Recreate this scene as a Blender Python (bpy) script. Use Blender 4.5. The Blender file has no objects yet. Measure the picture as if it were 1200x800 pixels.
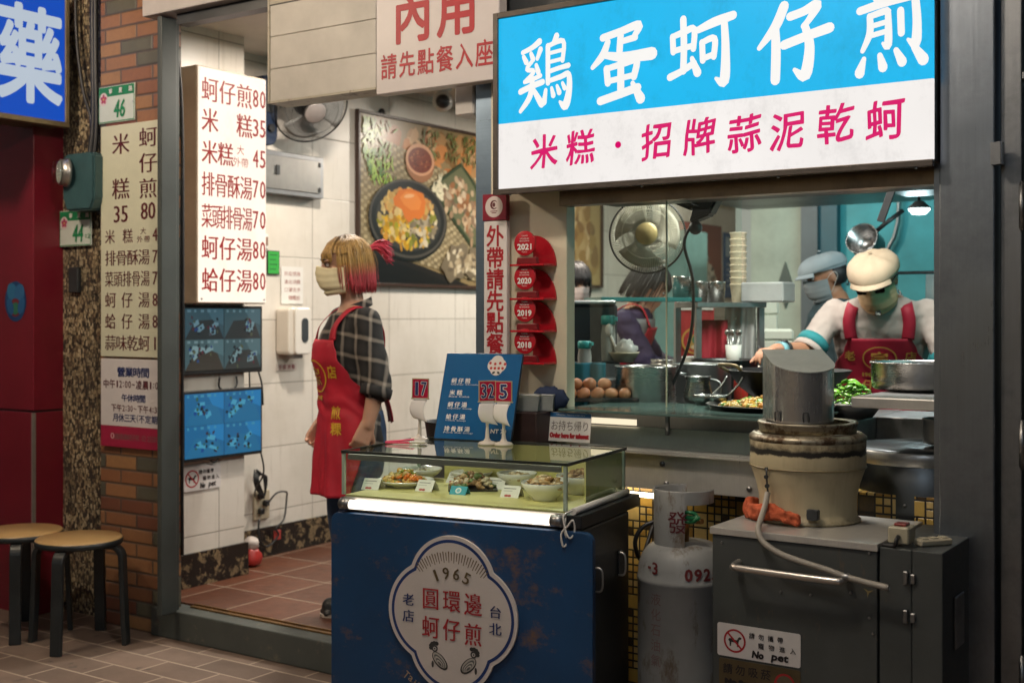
import bpy, bmesh, math, random
from mathutils import Vector, Matrix, Euler
from mathutils.bvhtree import BVHTree
R = math.radians
PI = math.pi
rnd = random.Random(7)
SC = bpy.context.scene
COL = SC.collection

# ------------------------------------------------------------------ camera, world, light, exposure
cam = bpy.data.cameras.new('camera')
cam.sensor_width = 36.0
cam.lens = 1428 / 1200 * 36
cam.shift_y = -32 / 1200
cam.clip_start = 0.05
cam.clip_end = 500
cam.dof.use_dof = True
cam.dof.focus_distance = 3.75
cam.dof.aperture_fstop = 3.2
camo = bpy.data.objects.new('camera', cam)
COL.objects.link(camo)
camo.location = (0, 0, 1.40)
camo.rotation_euler = (R(90), 0, math.atan2(.5596, .8288))
SC.camera = camo

world = bpy.data.worlds.new("World")
SC.world = world
world.use_nodes = True
wn = world.node_tree
sky = wn.nodes.new('ShaderNodeTexSky')
sky.sky_type = 'NISHITA'
sky.sun_disc = False
sky.sun_elevation = R(32)
sky.sun_rotation = R(200)
wn.links.new(sky.outputs[0], wn.nodes['Background'].inputs[0])
wn.nodes['Background'].inputs[1].default_value = 0.012

SC.view_settings.view_transform = 'Standard'
SC.view_settings.look = 'None'
SC.view_settings.exposure = 0.2
SC.view_settings.gamma = 1.0
SC.view_settings.use_curve_mapping = False
SC.render.engine = 'CYCLES'
SC.cycles.use_denoising = True
SC.cycles.max_bounces = 8
SC.cycles.sample_clamp_indirect = 4.0
SC.cycles.caustics_reflective = False
SC.cycles.caustics_refractive = False


def lamp(name, kind, loc, power, color, size=.3, rot=(0, 0, 0), size_y=None, spread=None):
    l = bpy.data.lights.new(name, kind)
    l.energy = power
    l.color = color
    if kind == 'AREA':
        l.size = size
        if size_y:
            l.shape = 'RECTANGLE'
            l.size_y = size_y
        else:
            l.shape = 'DISK'
        if spread:
            l.spread = spread
    elif kind == 'POINT' or kind == 'SPOT':
        l.shadow_soft_size = size
    o = bpy.data.objects.new(name, l)
    o.location = loc
    o.rotation_euler = rot
    COL.objects.link(o)
    return o


WARM = (1.0, .80, .58)
COOL = (.62, .95, 1.0)
# the arcade ceiling lamp over the pavement, the dining room downlights, the kitchen lamps
lamp('unseen_arcade_lamp', 'POINT', (-1.75, 2.1, 3.0), 62, (1.0, .88, .74), .09)
lamp('unseen_arcade_lamp', 'POINT', (-4.35, 1.9, 3.0), 66, (1.0, .82, .62), .09)
lamp('unseen_arcade_lamp', 'POINT', (-.2, .2, 3.0), 20, (.72, .85, 1.0), .09)  # added lamp, unseen, lights the front surfaces from the camera side
lamp('dining_downlight', 'AREA', (-3.75, 4.35, 2.70), 33, (1.0, .89, .76), .16)
lamp('dining_downlight', 'AREA', (-3.55, 6.6, 2.70), 48, (1.0, .89, .76), .16)
lamp('dining_downlight', 'AREA', (-3.9, 9.2, 2.70), 48, (1.0, .89, .76), .16)
lamp('kitchen_tube', 'AREA', (-1.55, 4.15, 2.36), 36, (1.0, .96, .88), .9, size_y=.1)
lamp('kitchen_tube', 'AREA', (-2.9, 5.3, 2.70), 12, (.9, .97, .95), .9, size_y=.1)
lamp('kitchen_tube', 'AREA', (-2.3, 7.3, 2.60), 17, (.55, .95, 1.0), .9, size_y=.1)


# ------------------------------------------------------------------ materials
class NT:
    def __init__(s, name):
        s.m = bpy.data.materials.new(name)
        s.m.use_nodes = True
        s.t = s.m.node_tree
        s.t.nodes.clear()
        s.out = s.t.nodes.new('ShaderNodeOutputMaterial')

    def n(s, t, **kw):
        nd = s.t.nodes.new(t)
        for k, v in kw.items():
            if k.startswith('i_'):
                key = k[2:]
                key = int(key) if key.isdigit() else key.replace('_', ' ')
                if hasattr(v, 'is_output') or isinstance(v, bpy.types.NodeSocket):
                    s.t.links.new(v, nd.inputs[key])
                else:
                    nd.inputs[key].default_value = v
            else:
                setattr(nd, k, v)
        return nd

    def link(s, a, b):
        s.t.links.new(a, b)

    def math(s, op, a, b=None, c=None):
        nd = s.t.nodes.new('ShaderNodeMath')
        nd.operation = op
        for i, v in enumerate((a, b, c)):
            if v is None:
                continue
            if isinstance(v, bpy.types.NodeSocket):
                s.t.links.new(v, nd.inputs[i])
            else:
                nd.inputs[i].default_value = v
        return nd.outputs[0]

    def mix(s, f, a, b, mode='MIX'):
        nd = s.t.nodes.new('ShaderNodeMix')
        nd.data_type = 'RGBA'
        nd.blend_type = mode
        for k, v in ((0, f), (6, a), (7, b)):
            if isinstance(v, bpy.types.NodeSocket):
                s.t.links.new(v, nd.inputs[k])
            else:
                nd.inputs[k].default_value = c4(v) if k else v
        return nd.outputs[2]

    def noise(s, scale, detail=4, rough=.6, vec=None, w=None):
        nd = s.t.nodes.new('ShaderNodeTexNoise')
        nd.inputs['Scale'].default_value = scale
        nd.inputs['Detail'].default_value = detail
        nd.inputs['Roughness'].default_value = rough
        if vec is not None:
            s.t.links.new(vec, nd.inputs['Vector'])
        return nd.outputs['Fac']

    def ramp(s, fac, stops, interp='LINEAR'):
        nd = s.t.nodes.new('ShaderNodeValToRGB')
        nd.color_ramp.interpolation = interp
        e = nd.color_ramp.elements
        while len(e) < len(stops):
            e.new(.5)
        for k, (p, c) in enumerate(stops):
            e[k].position = p
            e[k].color = c4(c) if not isinstance(c, (int, float)) else (c, c, c, 1)
        s.t.links.new(fac, nd.inputs[0])
        return nd.outputs[0]

    def obj(s, scale=(1, 1, 1), rot=(0, 0, 0), loc=(0, 0, 0)):
        tc = s.t.nodes.new('ShaderNodeTexCoord')
        mp = s.t.nodes.new('ShaderNodeMapping')
        s.t.links.new(tc.outputs['Object'], mp.inputs[0])
        mp.inputs['Scale'].default_value = scale
        mp.inputs['Rotation'].default_value = rot
        mp.inputs['Location'].default_value = loc
        return mp.outputs[0]

    def swz(s, vec, order, off=(0, 0, 0)):
        sp = s.t.nodes.new('ShaderNodeSeparateXYZ')
        s.t.links.new(vec, sp.inputs[0])
        cb = s.t.nodes.new('ShaderNodeCombineXYZ')
        for k, a in enumerate(order):
            if a in 'xyz':
                o = sp.outputs['xyz'.index(a)]
                if off[k]:
                    o = s.math('ADD', o, off[k])
                s.t.links.new(o, cb.inputs[k])
        return cb.outputs[0]

    def bsdf(s, color, rough=.5, metal=0., bump=None, bstr=.3, bdist=.01, **kw):
        b = s.t.nodes.new('ShaderNodeBsdfPrincipled')
        for k, v in (('Base Color', color), ('Roughness', rough), ('Metallic', metal)):
            if isinstance(v, bpy.types.NodeSocket):
                s.t.links.new(v, b.inputs[k])
            else:
                b.inputs[k].default_value = c4(v) if k == 'Base Color' else v
        for k, v in kw.items():
            key = k.replace('_', ' ')
            if isinstance(v, bpy.types.NodeSocket):
                s.t.links.new(v, b.inputs[key])
            else:
                b.inputs[key].default_value = c4(v) if isinstance(v, tuple) and len(v) == 3 else v
        if bump is not None:
            bp = s.t.nodes.new('ShaderNodeBump')
            bp.inputs['Strength'].default_value = bstr
            bp.inputs['Distance'].default_value = bdist
            s.t.links.new(bump, bp.inputs['Height'])
            s.t.links.new(bp.outputs[0], b.inputs['Normal'])
        s.t.links.new(b.outputs[0], s.out.inputs[0])
        return s.m


def c4(c):
    return (c[0], c[1], c[2], 1.0)


def s2l(r, g, b):
    f = lambda v: (v / 255 / 12.92) if v / 255 < .04045 else ((v / 255 + .055) / 1.055) ** 2.4
    return (f(r), f(g), f(b))


def sc(c, k):
    return tuple(max(0, min(1, v * k)) for v in c)


MATS = {}


def mat(name, color=(.5, .5, .5), rough=.5, metal=0., var=.15, scale=9., bump=.08, bscale=60., rv=.12, **kw):
    """plain surface with uneven tone, roughness and a little relief"""
    if name in MATS:
        return MATS[name]
    t = NT(name)
    v = t.obj()
    n1 = t.noise(scale, 5, .65, v)
    n2 = t.noise(bscale, 3, .6, v)
    col = t.mix(t.ramp(n1, [(.25, 0.), (.75, 1.)]), sc(color, 1 - var), sc(color, 1 + var))
    ro = t.math('ADD', rough - rv / 2, t.math('MULTIPLY', n1, rv))
    MATS[name] = t.bsdf(col, ro, metal, n2 if bump else None, bump, .004, **kw)
    return MATS[name]


def steel(name, color=(.46, .46, .46), rough=.3, stretch=(2, 2, 120), dirt=.3, dcol=(.075, .08, .085), metal=1.):
    """brushed stainless: fine stretched streaks, smears and grime"""
    if name in MATS:
        return MATS[name]
    t = NT(name)
    v = t.obj(stretch)
    st = t.noise(3., 4, .7, v)
    v2 = t.obj()
    sm = t.noise(5., 6, .65, v2)
    sp = t.noise(38., 4, .7, v2)
    col = t.mix(st, sc(color, .88), sc(color, 1.12))
    dm = t.math('MULTIPLY', t.ramp(sm, [(.48, 0.), (.72, 1.)]), dirt)
    col = t.mix(dm, col, dcol)
    ro = t.math('ADD', t.math('MULTIPLY', st, .12), t.math('ADD', t.math('MULTIPLY', sm, .22), rough - .15))
    MATS[name] = t.bsdf(col, ro, metal, t.math('ADD', st, t.math('MULTIPLY', sp, .3)), .04, .002)
    return MATS[name]


def glow(name, color, strength=1., base=(.04, .04, .04), uneven=.06, scale=3., grime=0.):
    if name in MATS:
        return MATS[name]
    t = NT(name)
    n = t.noise(scale, 3, .5, t.obj())
    e = t.mix(n, sc4(color, 1 - uneven), sc4(color, 1 + uneven))
    if grime:
        g = t.noise(7., 6, .75, t.obj(scale=(1, .6, 1)))
        g2 = t.noise(60., 3, .7, t.obj())
        gm = t.math('MULTIPLY', t.ramp(t.math('ADD', g, t.math('MULTIPLY', t.math('SUBTRACT', g2, .5), .2)), [(.50, 0.), (.72, 1.)]), grime)
        e = t.mix(gm, e, sc4(color, .45))
    MATS[name] = t.bsdf(sc(base, .3), .45, 0., Emission_Color=e, Emission_Strength=strength, Specular_IOR_Level=.12)
    return MATS[name]


def sc4(c, k):
    return tuple(v * k for v in c)


def glass(name='clear_glass', tint=(.93, .98, .96), rough=.0, refl=.10):
    """thin pane: see-through with a fresnel reflection"""
    if name in MATS:
        return MATS[name]
    t = NT(name)
    tr = t.n('ShaderNodeBsdfTransparent', i_Color=c4(tint))
    gl = t.n('ShaderNodeBsdfGlossy', i_Roughness=rough, i_Color=(1, 1, 1, 1))
    fr = t.n('ShaderNodeFresnel', i_IOR=1.5)
    n = t.noise(14., 4, .6, t.obj())
    ge = t.n('ShaderNodeNewGeometry')
    front = t.math('SUBTRACT', 1., ge.outputs['Backfacing'])
    f = t.math('MULTIPLY', front, t.math('ADD', fr.outputs[0], t.math('MULTIPLY', n, refl * .25)))
    mx = t.n('ShaderNodeMixShader')
    t.link(f, mx.inputs[0])
    t.link(tr.outputs[0], mx.inputs[1])
    t.link(gl.outputs[0], mx.inputs[2])
    t.link(mx.outputs[0], t.out.inputs[0])
    MATS[name] = t.m
    return t.m


def printed(name, rough=.5, emit=0., gloss=0.):
    """printed matter: the ink colour of every patch comes from the mesh"""
    if name in MATS:
        return MATS[name]
    t = NT(name)
    a = t.n('ShaderNodeAttribute', attribute_name='ink')
    n = t.noise(160., 3, .7, t.obj())
    col = t.mix(t.math('MULTIPLY', n, .25), a.outputs[0], t.mix(1., a.outputs[0], (.55, .55, .55), 'MULTIPLY'))
    kw = {}
    if emit:
        kw = dict(Emission_Color=col, Emission_Strength=emit)
        MATS[name] = t.bsdf((.02, .02, .02), rough, 0., **kw)
    else:
        MATS[name] = t.bsdf(col, rough, 0.)
    return MATS[name]


# ------------------------------------------------------------------ mesh building
class MB:
    def __init__(s):
        s.bm = bmesh.new()
        s.ink = None
        s.q = 0

    def _new(s, fn):
        a = len(s.bm.verts)
        fn()
        s.bm.verts.ensure_lookup_table()
        return s.bm.verts[a:]

    def xf(s, vs, M):
        for v in vs:
            v.co = M @ v.co
        return s

    def box(s, x0, x1, y0, y1, z0, z1, bev=0., M=None, seg=1):
        b = bmesh.new()
        bmesh.ops.create_cube(b, size=1)
        for v in b.verts:
            v.co = Vector(((x0 + x1) / 2 + v.co.x * (x1 - x0), (y0 + y1) / 2 + v.co.y * (y1 - y0), (z0 + z1) / 2 + v.co.z * (z1 - z0)))
        if bev:
            bmesh.ops.bevel(b, geom=b.edges[:], offset=bev, segments=seg, affect='EDGES')
        s.add(b, M)
        return s

    def add(s, b, M=None, smooth=None):
        vm = {}
        for v in b.verts:
            vm[v] = s.bm.verts.new(M @ v.co if M is not None else v.co)
        for f in b.faces:
            try:
                g = s.bm.faces.new([vm[v] for v in f.verts])
                g.smooth = f.smooth if smooth is None else smooth
            except ValueError:
                pass
        b.free()

    def lathe(s, prof, cx=0, cy=0, n=32, M=None, cap=True, smooth=True, a0=0., a1=2 * PI):
        """prof = [(r,z)...] turned about the z axis"""
        b = bmesh.new()
        full = abs(a1 - a0 - 2 * PI) < 1e-6
        m = n if full else n + 1
        rings = []
        for r, z in prof:
            if r < 1e-6:
                rings.append([b.verts.new((cx, cy, z))])
            else:
                rings.append([b.verts.new((cx + r * math.cos(a0 + (a1 - a0) * k / n), cy + r * math.sin(a0 + (a1 - a0) * k / n), z)) for k in range(m)])
        for A, B in zip(rings[:-1], rings[1:]):
            for k in range(n):
                k2 = (k + 1) % m
                try:
                    if len(A) == 1 and len(B) == 1:
                        continue
                    if len(A) == 1:
                        b.faces.new((A[0], B[k2], B[k]))
                    elif len(B) == 1:
                        b.faces.new((A[k], A[k2], B[0]))
                    else:
                        b.faces.new((A[k], A[k2], B[k2], B[k]))
                except ValueError:
                    pass
        if cap and full:
            for ring in (rings[0], rings[-1]):
                if len(ring) > 2:
                    try:
                        b.faces.new(ring)
                    except ValueError:
                        pass
        for f in b.faces:
            f.smooth = smooth and len(f.verts) <= 4
        bmesh.ops.recalc_face_normals(b, faces=b.faces[:])
        s.add(b, M)
        return s

    def cyl(s, p0, p1, r0, r1=None, n=16, cap=True, smooth=True):
        p0, p1 = Vector(p0), Vector(p1)
        d = p1 - p0
        r1 = r0 if r1 is None else r1
        M = Matrix.Translation(p0) @ d.to_track_quat('Z', 'Y').to_matrix().to_4x4()
        return s.lathe([(r0, 0), (r1, d.length)], n=n, M=M, cap=cap, smooth=smooth)

    def tube(s, pts, r, n=8, closed=False, sub=0, flat=1.):
        """round bar along a polyline; r a number or one per point"""
        pts = [Vector(p) for p in pts]
        if sub:
            pts = spline(pts, sub, closed)
        m = len(pts)
        rs = r if isinstance(r, (list, tuple)) else [r] * m
        if len(rs) != m:
            rs = [rs[0] + (rs[-1] - rs[0]) * k / (m - 1) for k in range(m)] if len(rs) == 2 else [rs[min(len(rs) - 1, int(k * len(rs) / m))] for k in range(m)]
        b = bmesh.new()
        rings = []
        up = Vector((0, 0, 1))
        prev = None
        for k in range(m):
            if closed:
                d = pts[(k + 1) % m] - pts[k - 1]
            else:
                d = pts[min(k + 1, m - 1)] - pts[max(k - 1, 0)]
            d.normalize()
            if prev is None:
                x = d.cross(up)
                if x.length < 1e-3:
                    x = d.cross(Vector((0, 1, 0)))
            else:
                x = prev - d * prev.dot(d)
            x.normalize()
            prev = x
            y = d.cross(x)
            rings.append([b.verts.new(pts[k] + (x * math.cos(2 * PI * j / n) + y * math.sin(2 * PI * j / n) * flat) * rs[k]) for j in range(n)])
        pr = list(zip(rings[:-1], rings[1:]))
        if closed:
            pr.append((rings[-1], rings[0]))
        for A, B in pr:
            for j in range(n):
                f = b.faces.new((A[j], A[(j + 1) % n], B[(j + 1) % n], B[j]))
                f.smooth = True
        if not closed:
            b.faces.new(rings[0])
            b.faces.new(rings[-1])
        bmesh.ops.recalc_face_normals(b, faces=b.faces[:])
        s.add(b)
        return s

    def prism(s, poly, z0, z1, M=None, bev=0.):
        """poly in the xy plane pulled from z0 to z1"""
        b = bmesh.new()
        A = [b.verts.new((x, y, z0)) for x, y in poly]
        B = [b.verts.new((x, y, z1)) for x, y in poly]
        n = len(poly)
        b.faces.new(A)
        b.faces.new(B)
        for k in range(n):
            b.faces.new((A[k], A[(k + 1) % n], B[(k + 1) % n], B[k]))
        bmesh.ops.recalc_face_normals(b, faces=b.faces[:])
        if bev:
            bmesh.ops.bevel(b, geom=b.edges[:], offset=bev, segments=2, affect='EDGES')
        s.add(b, M)
        return s

    def ball(s, c, r, sc_=(1, 1, 1), u=16, v=10, rot=None, jit=0., rr=None):
        b = bmesh.new()
        bmesh.ops.create_uvsphere(b, u_segments=u, v_segments=v, radius=1)
        M = Matrix.Translation(Vector(c))
        if rot:
            M = M @ Euler(rot).to_matrix().to_4x4()
        M = M @ Matrix.Diagonal((r * sc_[0], r * sc_[1], r * sc_[2], 1))
        for q in b.verts:
            if jit:
                q.co *= 1 + (rr or rnd).uniform(-jit, jit)
        for f in b.faces:
            f.smooth = True
        s.add(b, M)
        return s

    def quad(s, *pts):
        s.bm.faces.new([s.bm.verts.new(p) for p in pts])
        return s

    def grid(s, fn, nu, nv, close_u=False, smooth=True):
        vs = [[s.bm.verts.new(fn(i / nu, j / nv)) for j in range(nv + 1)] for i in range(nu if close_u else nu + 1)]
        for i in range(nu):
            for j in range(nv):
                i2 = (i + 1) % nu if close_u else i + 1
                f = s.bm.faces.new((vs[i][j], vs[i2][j], vs[i2][j + 1], vs[i][j + 1]))
                f.smooth = smooth
        return s

    def lump(s, c, r, sc_=(1, 1, 1), color=(.5, .4, .3), rot=None, jit=.12, u=8, v=6, rr=None):
        """a small uneven morsel with its own colour"""
        if s.ink is None:
            s.ink = s.bm.loops.layers.float_color.new('ink')
        a = len(s.bm.faces)
        s.ball(c, r, sc_, u, v, rot, jit, rr)
        s.bm.faces.ensure_lookup_table()
        for f in s.bm.faces[a:]:
            for l in f.loops:
                l[s.ink] = (color[0], color[1], color[2], 1)
        return s

    def paint(s, a, color):
        """colour the faces made since face number a"""
        if s.ink is None:
            s.ink = s.bm.loops.layers.float_color.new('ink')
        s.bm.faces.ensure_lookup_table()
        for f in s.bm.faces[a:]:
            for l in f.loops:
                l[s.ink] = (color[0], color[1], color[2], 1)
        return s

    # flat printed patches, each a hair above the one before
    def ink_poly(s, pts, color, layer=0):
        if s.ink is None:
            s.ink = s.bm.loops.layers.float_color.new('ink')
        s.q += 1
        z = layer * .00012 + s.q * 6e-6
        f = s.bm.faces.new([s.bm.verts.new((p[0], p[1], z)) for p in pts])
        if f.normal.z < 0 or _area(pts) < 0:
            f.normal_flip()
        for l in f.loops:
            l[s.ink] = (color[0], color[1], color[2], 1)
        return s

    def ink_rect(s, x0, y0, x1, y1, color, layer=0):
        return s.ink_poly([(x0, y0), (x1, y0), (x1, y1), (x0, y1)], color, layer)

    def ink_disc(s, cx, cy, rx, ry=None, color=(1, 1, 1), layer=0, n=28, rot=0., jit=0., a0=0., a1=2 * PI, rr=None):
        ry = rx if ry is None else ry
        pts = []
        full = abs(a1 - a0 - 2 * PI) < 1e-6
        for k in range(n if full else n + 1):
            a = a0 + (a1 - a0) * k / n
            j = 1 + (rr or rnd).uniform(-jit, jit) if jit else 1
            x, y = rx * math.cos(a) * j, ry * math.sin(a) * j
            pts.append((cx + x * math.cos(rot) - y * math.sin(rot), cy + x * math.sin(rot) + y * math.cos(rot)))
        return s.ink_poly(pts, color, layer)

    def build(s, name, m, parent=None, loc=None, rot=None, bevel=0., smooth_angle=None, solid=0., sub=0):
        me = bpy.data.meshes.new(name)
        s.bm.normal_update()
        s.bm.to_mesh(me)
        s.bm.free()
        o = bpy.data.objects.new(name, me)
        for mm in (m if isinstance(m, (list, tuple)) else [m]):
            me.materials.append(mm)
        COL.objects.link(o)
        if parent is not None:
            o.parent = parent
        if loc is not None:
            o.location = loc
        if rot is not None:
            o.rotation_euler = rot
        if solid:
            md = o.modifiers.new('solid', 'SOLIDIFY')
            md.thickness = solid
            md.offset = 0
        if bevel:
            md = o.modifiers.new('bevel', 'BEVEL')
            md.width = bevel
            md.segments = 2
            md.limit_method = 'ANGLE'
            md.angle_limit = R(40)
        if sub:
            md = o.modifiers.new('sub', 'SUBSURF')
            md.levels = md.render_levels = sub
        return o


def _area(p):
    return sum(p[k - 1][0] * p[k][1] - p[k][0] * p[k - 1][1] for k in range(len(p)))


def spline(pts, sub, closed=False):
    out = []
    n = len(pts)
    rng = n if closed else n - 1
    for i in range(rng):
        if closed:
            a, b, c, d = pts[i - 1], pts[i], pts[(i + 1) % n], pts[(i + 2) % n]
        else:
            a, b, c, d = pts[max(i - 1, 0)], pts[i], pts[i + 1], pts[min(i + 2, n - 1)]
        for k in range(sub):
            t = k / sub
            out.append(.5 * ((2 * b) + (c - a) * t + (2 * a - 5 * b + 4 * c - d) * t * t + (3 * b - a - 3 * c + d) * t ** 3))
    if not closed:
        out.append(pts[-1])
    return out


def tag(o, label=None, cat=None, group=None, kind=None):
    for k, v in (('label', label), ('category', cat), ('group', group), ('kind', kind)):
        if v:
            o[k] = v
    return o


def thing(name, label, cat, loc=(0, 0, 0), rot=(0, 0, 0), group=None):
    o = bpy.data.objects.new(name, None)
    o.empty_display_size = .05
    COL.objects.link(o)
    o.location = loc
    o.rotation_euler = rot if isinstance(rot, (tuple, list)) else (0, 0, rot)
    return tag(o, label, cat, group)


FRONT = (R(90), 0, 0)          # faces the street
SIDE = (R(90), 0, R(90))       # on the left wall, faces into the shop


def copy_tree(o, parent=None):
    c = o.copy()
    COL.objects.link(c)
    if parent is not None:
        c.parent = parent
    for ch in list(o.children):
        copy_tree(ch, c)
    return c


# ------------------------------------------------------------------ lettering
_gl = {}


def glyph(ch, off=0., res=2):
    k = (ch, round(off, 4), res)
    if k not in _gl:
        c = bpy.data.curves.new('glyph', 'FONT')
        c.body = ch
        c.resolution_u = res
        c.offset = off
        o = bpy.data.objects.new('glyph', c)
        COL.objects.link(o)
        dg = bpy.context.evaluated_depsgraph_get()
        me = bpy.data.meshes.new_from_object(o.evaluated_get(dg))
        _gl[k] = ([tuple(v.co) for v in me.vertices], [tuple(p.vertices) for p in me.polygons])
        bpy.data.objects.remove(o)
        bpy.data.curves.remove(c)
        bpy.data.meshes.remove(me)
    return _gl[k]


def put(mb, ch, cx, cy, w, h=None, off=0., ming=0., shear=0., rot=0., z=0., jit=0., warp=None, res=2):
    """one CJK sign in a w x h cell, or a latin run h tall and w wide, centred on cx, cy"""
    h = w if h is None else h
    bold = off if off > 0 else 0
    vs, fs = glyph(ch, min(off, 0), res)
    if not vs:
        return
    cjk = len(ch) == 1 and ord(ch) > 0x2E00
    if cjk:
        mx, my, sx, sy = .5, .38, w, h
    else:
        xs = [v[0] for v in vs]
        ys = [v[1] for v in vs]
        mx, my = (min(xs) + max(xs)) / 2, (min(ys) + max(ys)) / 2
        sx = w / max(1e-4, max(xs) - min(xs))
        sy = h / max(1e-4, max(ys) - min(ys))
    cr, sr = math.cos(rot), math.sin(rot)
    if bold:
        sh = [(bold * math.cos(a) * w, bold * math.sin(a) * h if cjk else bold * math.sin(a) * w) for a in [q * PI / 4 + .2 for q in range(8)]]
    elif ming:
        sh = [(-ming * w, 0), (0, 0), (ming * w, 0)]
    else:
        sh = [(0, 0)]
    for k, (ax, ay) in enumerate(sh):
        new = []
        for v in vs:
            x, y = (v[0] - mx) * sx + ax, (v[1] - my) * sy + ay
            if warp:
                x, y = warp(x / w, y / h)
                x *= w
                y *= h
            x += shear * y
            new.append(mb.bm.verts.new((cx + x * cr - y * sr, cy + x * sr + y * cr, z + k * .00003)))
        for f in fs:
            try:
                mb.bm.faces.new([new[i] for i in f])
            except ValueError:
                pass


def row(mb, text, x0, x1, cy, w, h=None, **kw):
    """the signs of a text spread evenly with the first cell at x0 and the last ending at x1"""
    n = len(text)
    for k, ch in enumerate(text):
        if ch != ' ':
            put(mb, ch, (x0 + w / 2) + ((x1 - x0 - w) * k / (n - 1) if n > 1 else (x1 - x0 - w) / 2), cy, w, h, **kw)


def column(mb, text, cx, y0, y1, w, h=None, **kw):
    n = len(text)
    h = h or w
    for k, ch in enumerate(text):
        put(mb, ch, cx, (y0 - h / 2) + ((y1 + h / 2) - (y0 - h / 2)) * k / max(1, n - 1), w if ch != '·' else w * .2, h if ch != '·' else w * .2, **kw)

# ================================================================== SETTING
def paving_mat():
    t = NT('paving')
    v = t.obj()
    br = t.n('ShaderNodeTexBrick', i_Vector=v, i_Scale=1.0, i_Mortar_Size=.006, i_Brick_Width=.30, i_Row_Height=.15, i_Mortar_Smooth=.3)
    br.inputs['Color1'].default_value = (0, 0, 0, 1)
    br.inputs['Color2'].default_value = (1, 1, 1, 1)
    br.inputs['Mortar'].default_value = (.5, .5, .5, 1)
    n = t.noise(3.5, 6, .7, v)
    n2 = t.noise(150, 3, .7, v)
    base = t.mix(br.outputs['Color'], (.118, .084, .064), (.205, .148, .115))
    base = t.mix(t.ramp(n, [(.4, 0.), (.7, .6)]), base, (.075, .055, .044))
    base = t.mix(t.math('MULTIPLY', n2, .45), base, (.21, .15, .12))
    col = t.mix(br.outputs['Fac'], base, (.34, .27, .21))
    st = t.noise(9, 2, .5, v)
    col = t.mix(t.ramp(st, [(.66, 0.), (.69, .6)]), col, (.06, .05, .045))
    h = t.math('SUBTRACT', t.math('MULTIPLY', n2, .3), t.math('MULTIPLY', br.outputs['Fac'], .6))
    return t.bsdf(col, t.math('ADD', .5, t.math('MULTIPLY', n, .3)), 0., h, .5, .004)


def brick_mat():
    t = NT('glazed_bricks')
    v = t.swz(t.obj(), 'xz_')
    # running bond: own brick ids so that every brick draws one of several glazes
    sp = t.n('ShaderNodeSeparateXYZ', i_0=v)
    row_ = t.math('FLOOR', t.math('DIVIDE', sp.outputs[1], .064))
    xs = t.math('ADD', t.math('DIVIDE', sp.outputs[0], .215), t.math('MULTIPLY', t.math('MODULO', t.math('ADD', row_, 200.), 2.), .5))
    bx = t.math('FLOOR', xs)
    fx_ = t.math('SUBTRACT', xs, bx)
    fy_ = t.math('SUBTRACT', t.math('DIVIDE', sp.outputs[1], .064), row_)
    edge = t.math('MINIMUM', t.math('MULTIPLY', t.math('MINIMUM', fx_, t.math('SUBTRACT', 1., fx_)), .215), t.math('MULTIPLY', t.math('MINIMUM', fy_, t.math('SUBTRACT', 1., fy_)), .064))
    mort = t.ramp(edge, [(.0, 1.), (.0032, 1.), (.0052, 0.)])
    cb = t.n('ShaderNodeCombineXYZ', i_0=bx, i_1=row_)
    wn_ = t.n('ShaderNodeTexWhiteNoise', noise_dimensions='2D', i_Vector=cb.outputs[0])
    col = t.ramp(wn_.outputs['Value'], [(0., (.36, .17, .075)), (.22, (.30, .125, .055)), (.42, (.085, .095, .072)), (.62, (.19, .062, .035)), (.76, (.40, .205, .085)), (.9, (.12, .125, .085))], 'CONSTANT')
    n = t.noise(45, 5, .7, t.obj())
    col = t.mix(t.math('MULTIPLY', n, .55), col, (.10, .06, .04))
    col = t.mix(mort, col, (.075, .06, .05))
    h = t.math('SUBTRACT', t.math('MULTIPLY', n, .2), mort)
    return t.bsdf(col, .42, 0., h, .6, .004)


def pebble_mat():
    t = NT('pebble_mosaic')
    v = t.swz(t.obj(scale=(1., 1., .55)), 'xz_')
    vo = t.n('ShaderNodeTexVoronoi', i_Vector=v, i_Scale=88., i_Randomness=.75)
    ed = t.n('ShaderNodeTexVoronoi', feature='DISTANCE_TO_EDGE', i_Vector=v, i_Scale=88., i_Randomness=.75)
    sp = t.n('ShaderNodeSeparateColor', i_0=vo.outputs['Color'])
    col = t.ramp(sp.outputs[0], [(0., (.46, .36, .21)), (.2, (.06, .045, .035)), (.4, (.58, .48, .31)), (.6, (.18, .12, .07)), (.8, (.34, .26, .15))], 'CONSTANT')
    big = t.noise(4, 5, .6, t.obj())
    col = t.mix(t.ramp(big, [(.4, 0.), (.7, .75)]), col, (.05, .04, .032))
    gap = t.ramp(ed.outputs['Distance'], [(.02, 1.), (.1, 0.)])
    col = t.mix(gap, col, (.02, .017, .014))
    return t.bsdf(col, .55, 0., t.math('SUBTRACT', 1., gap), .8, .006)


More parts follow.
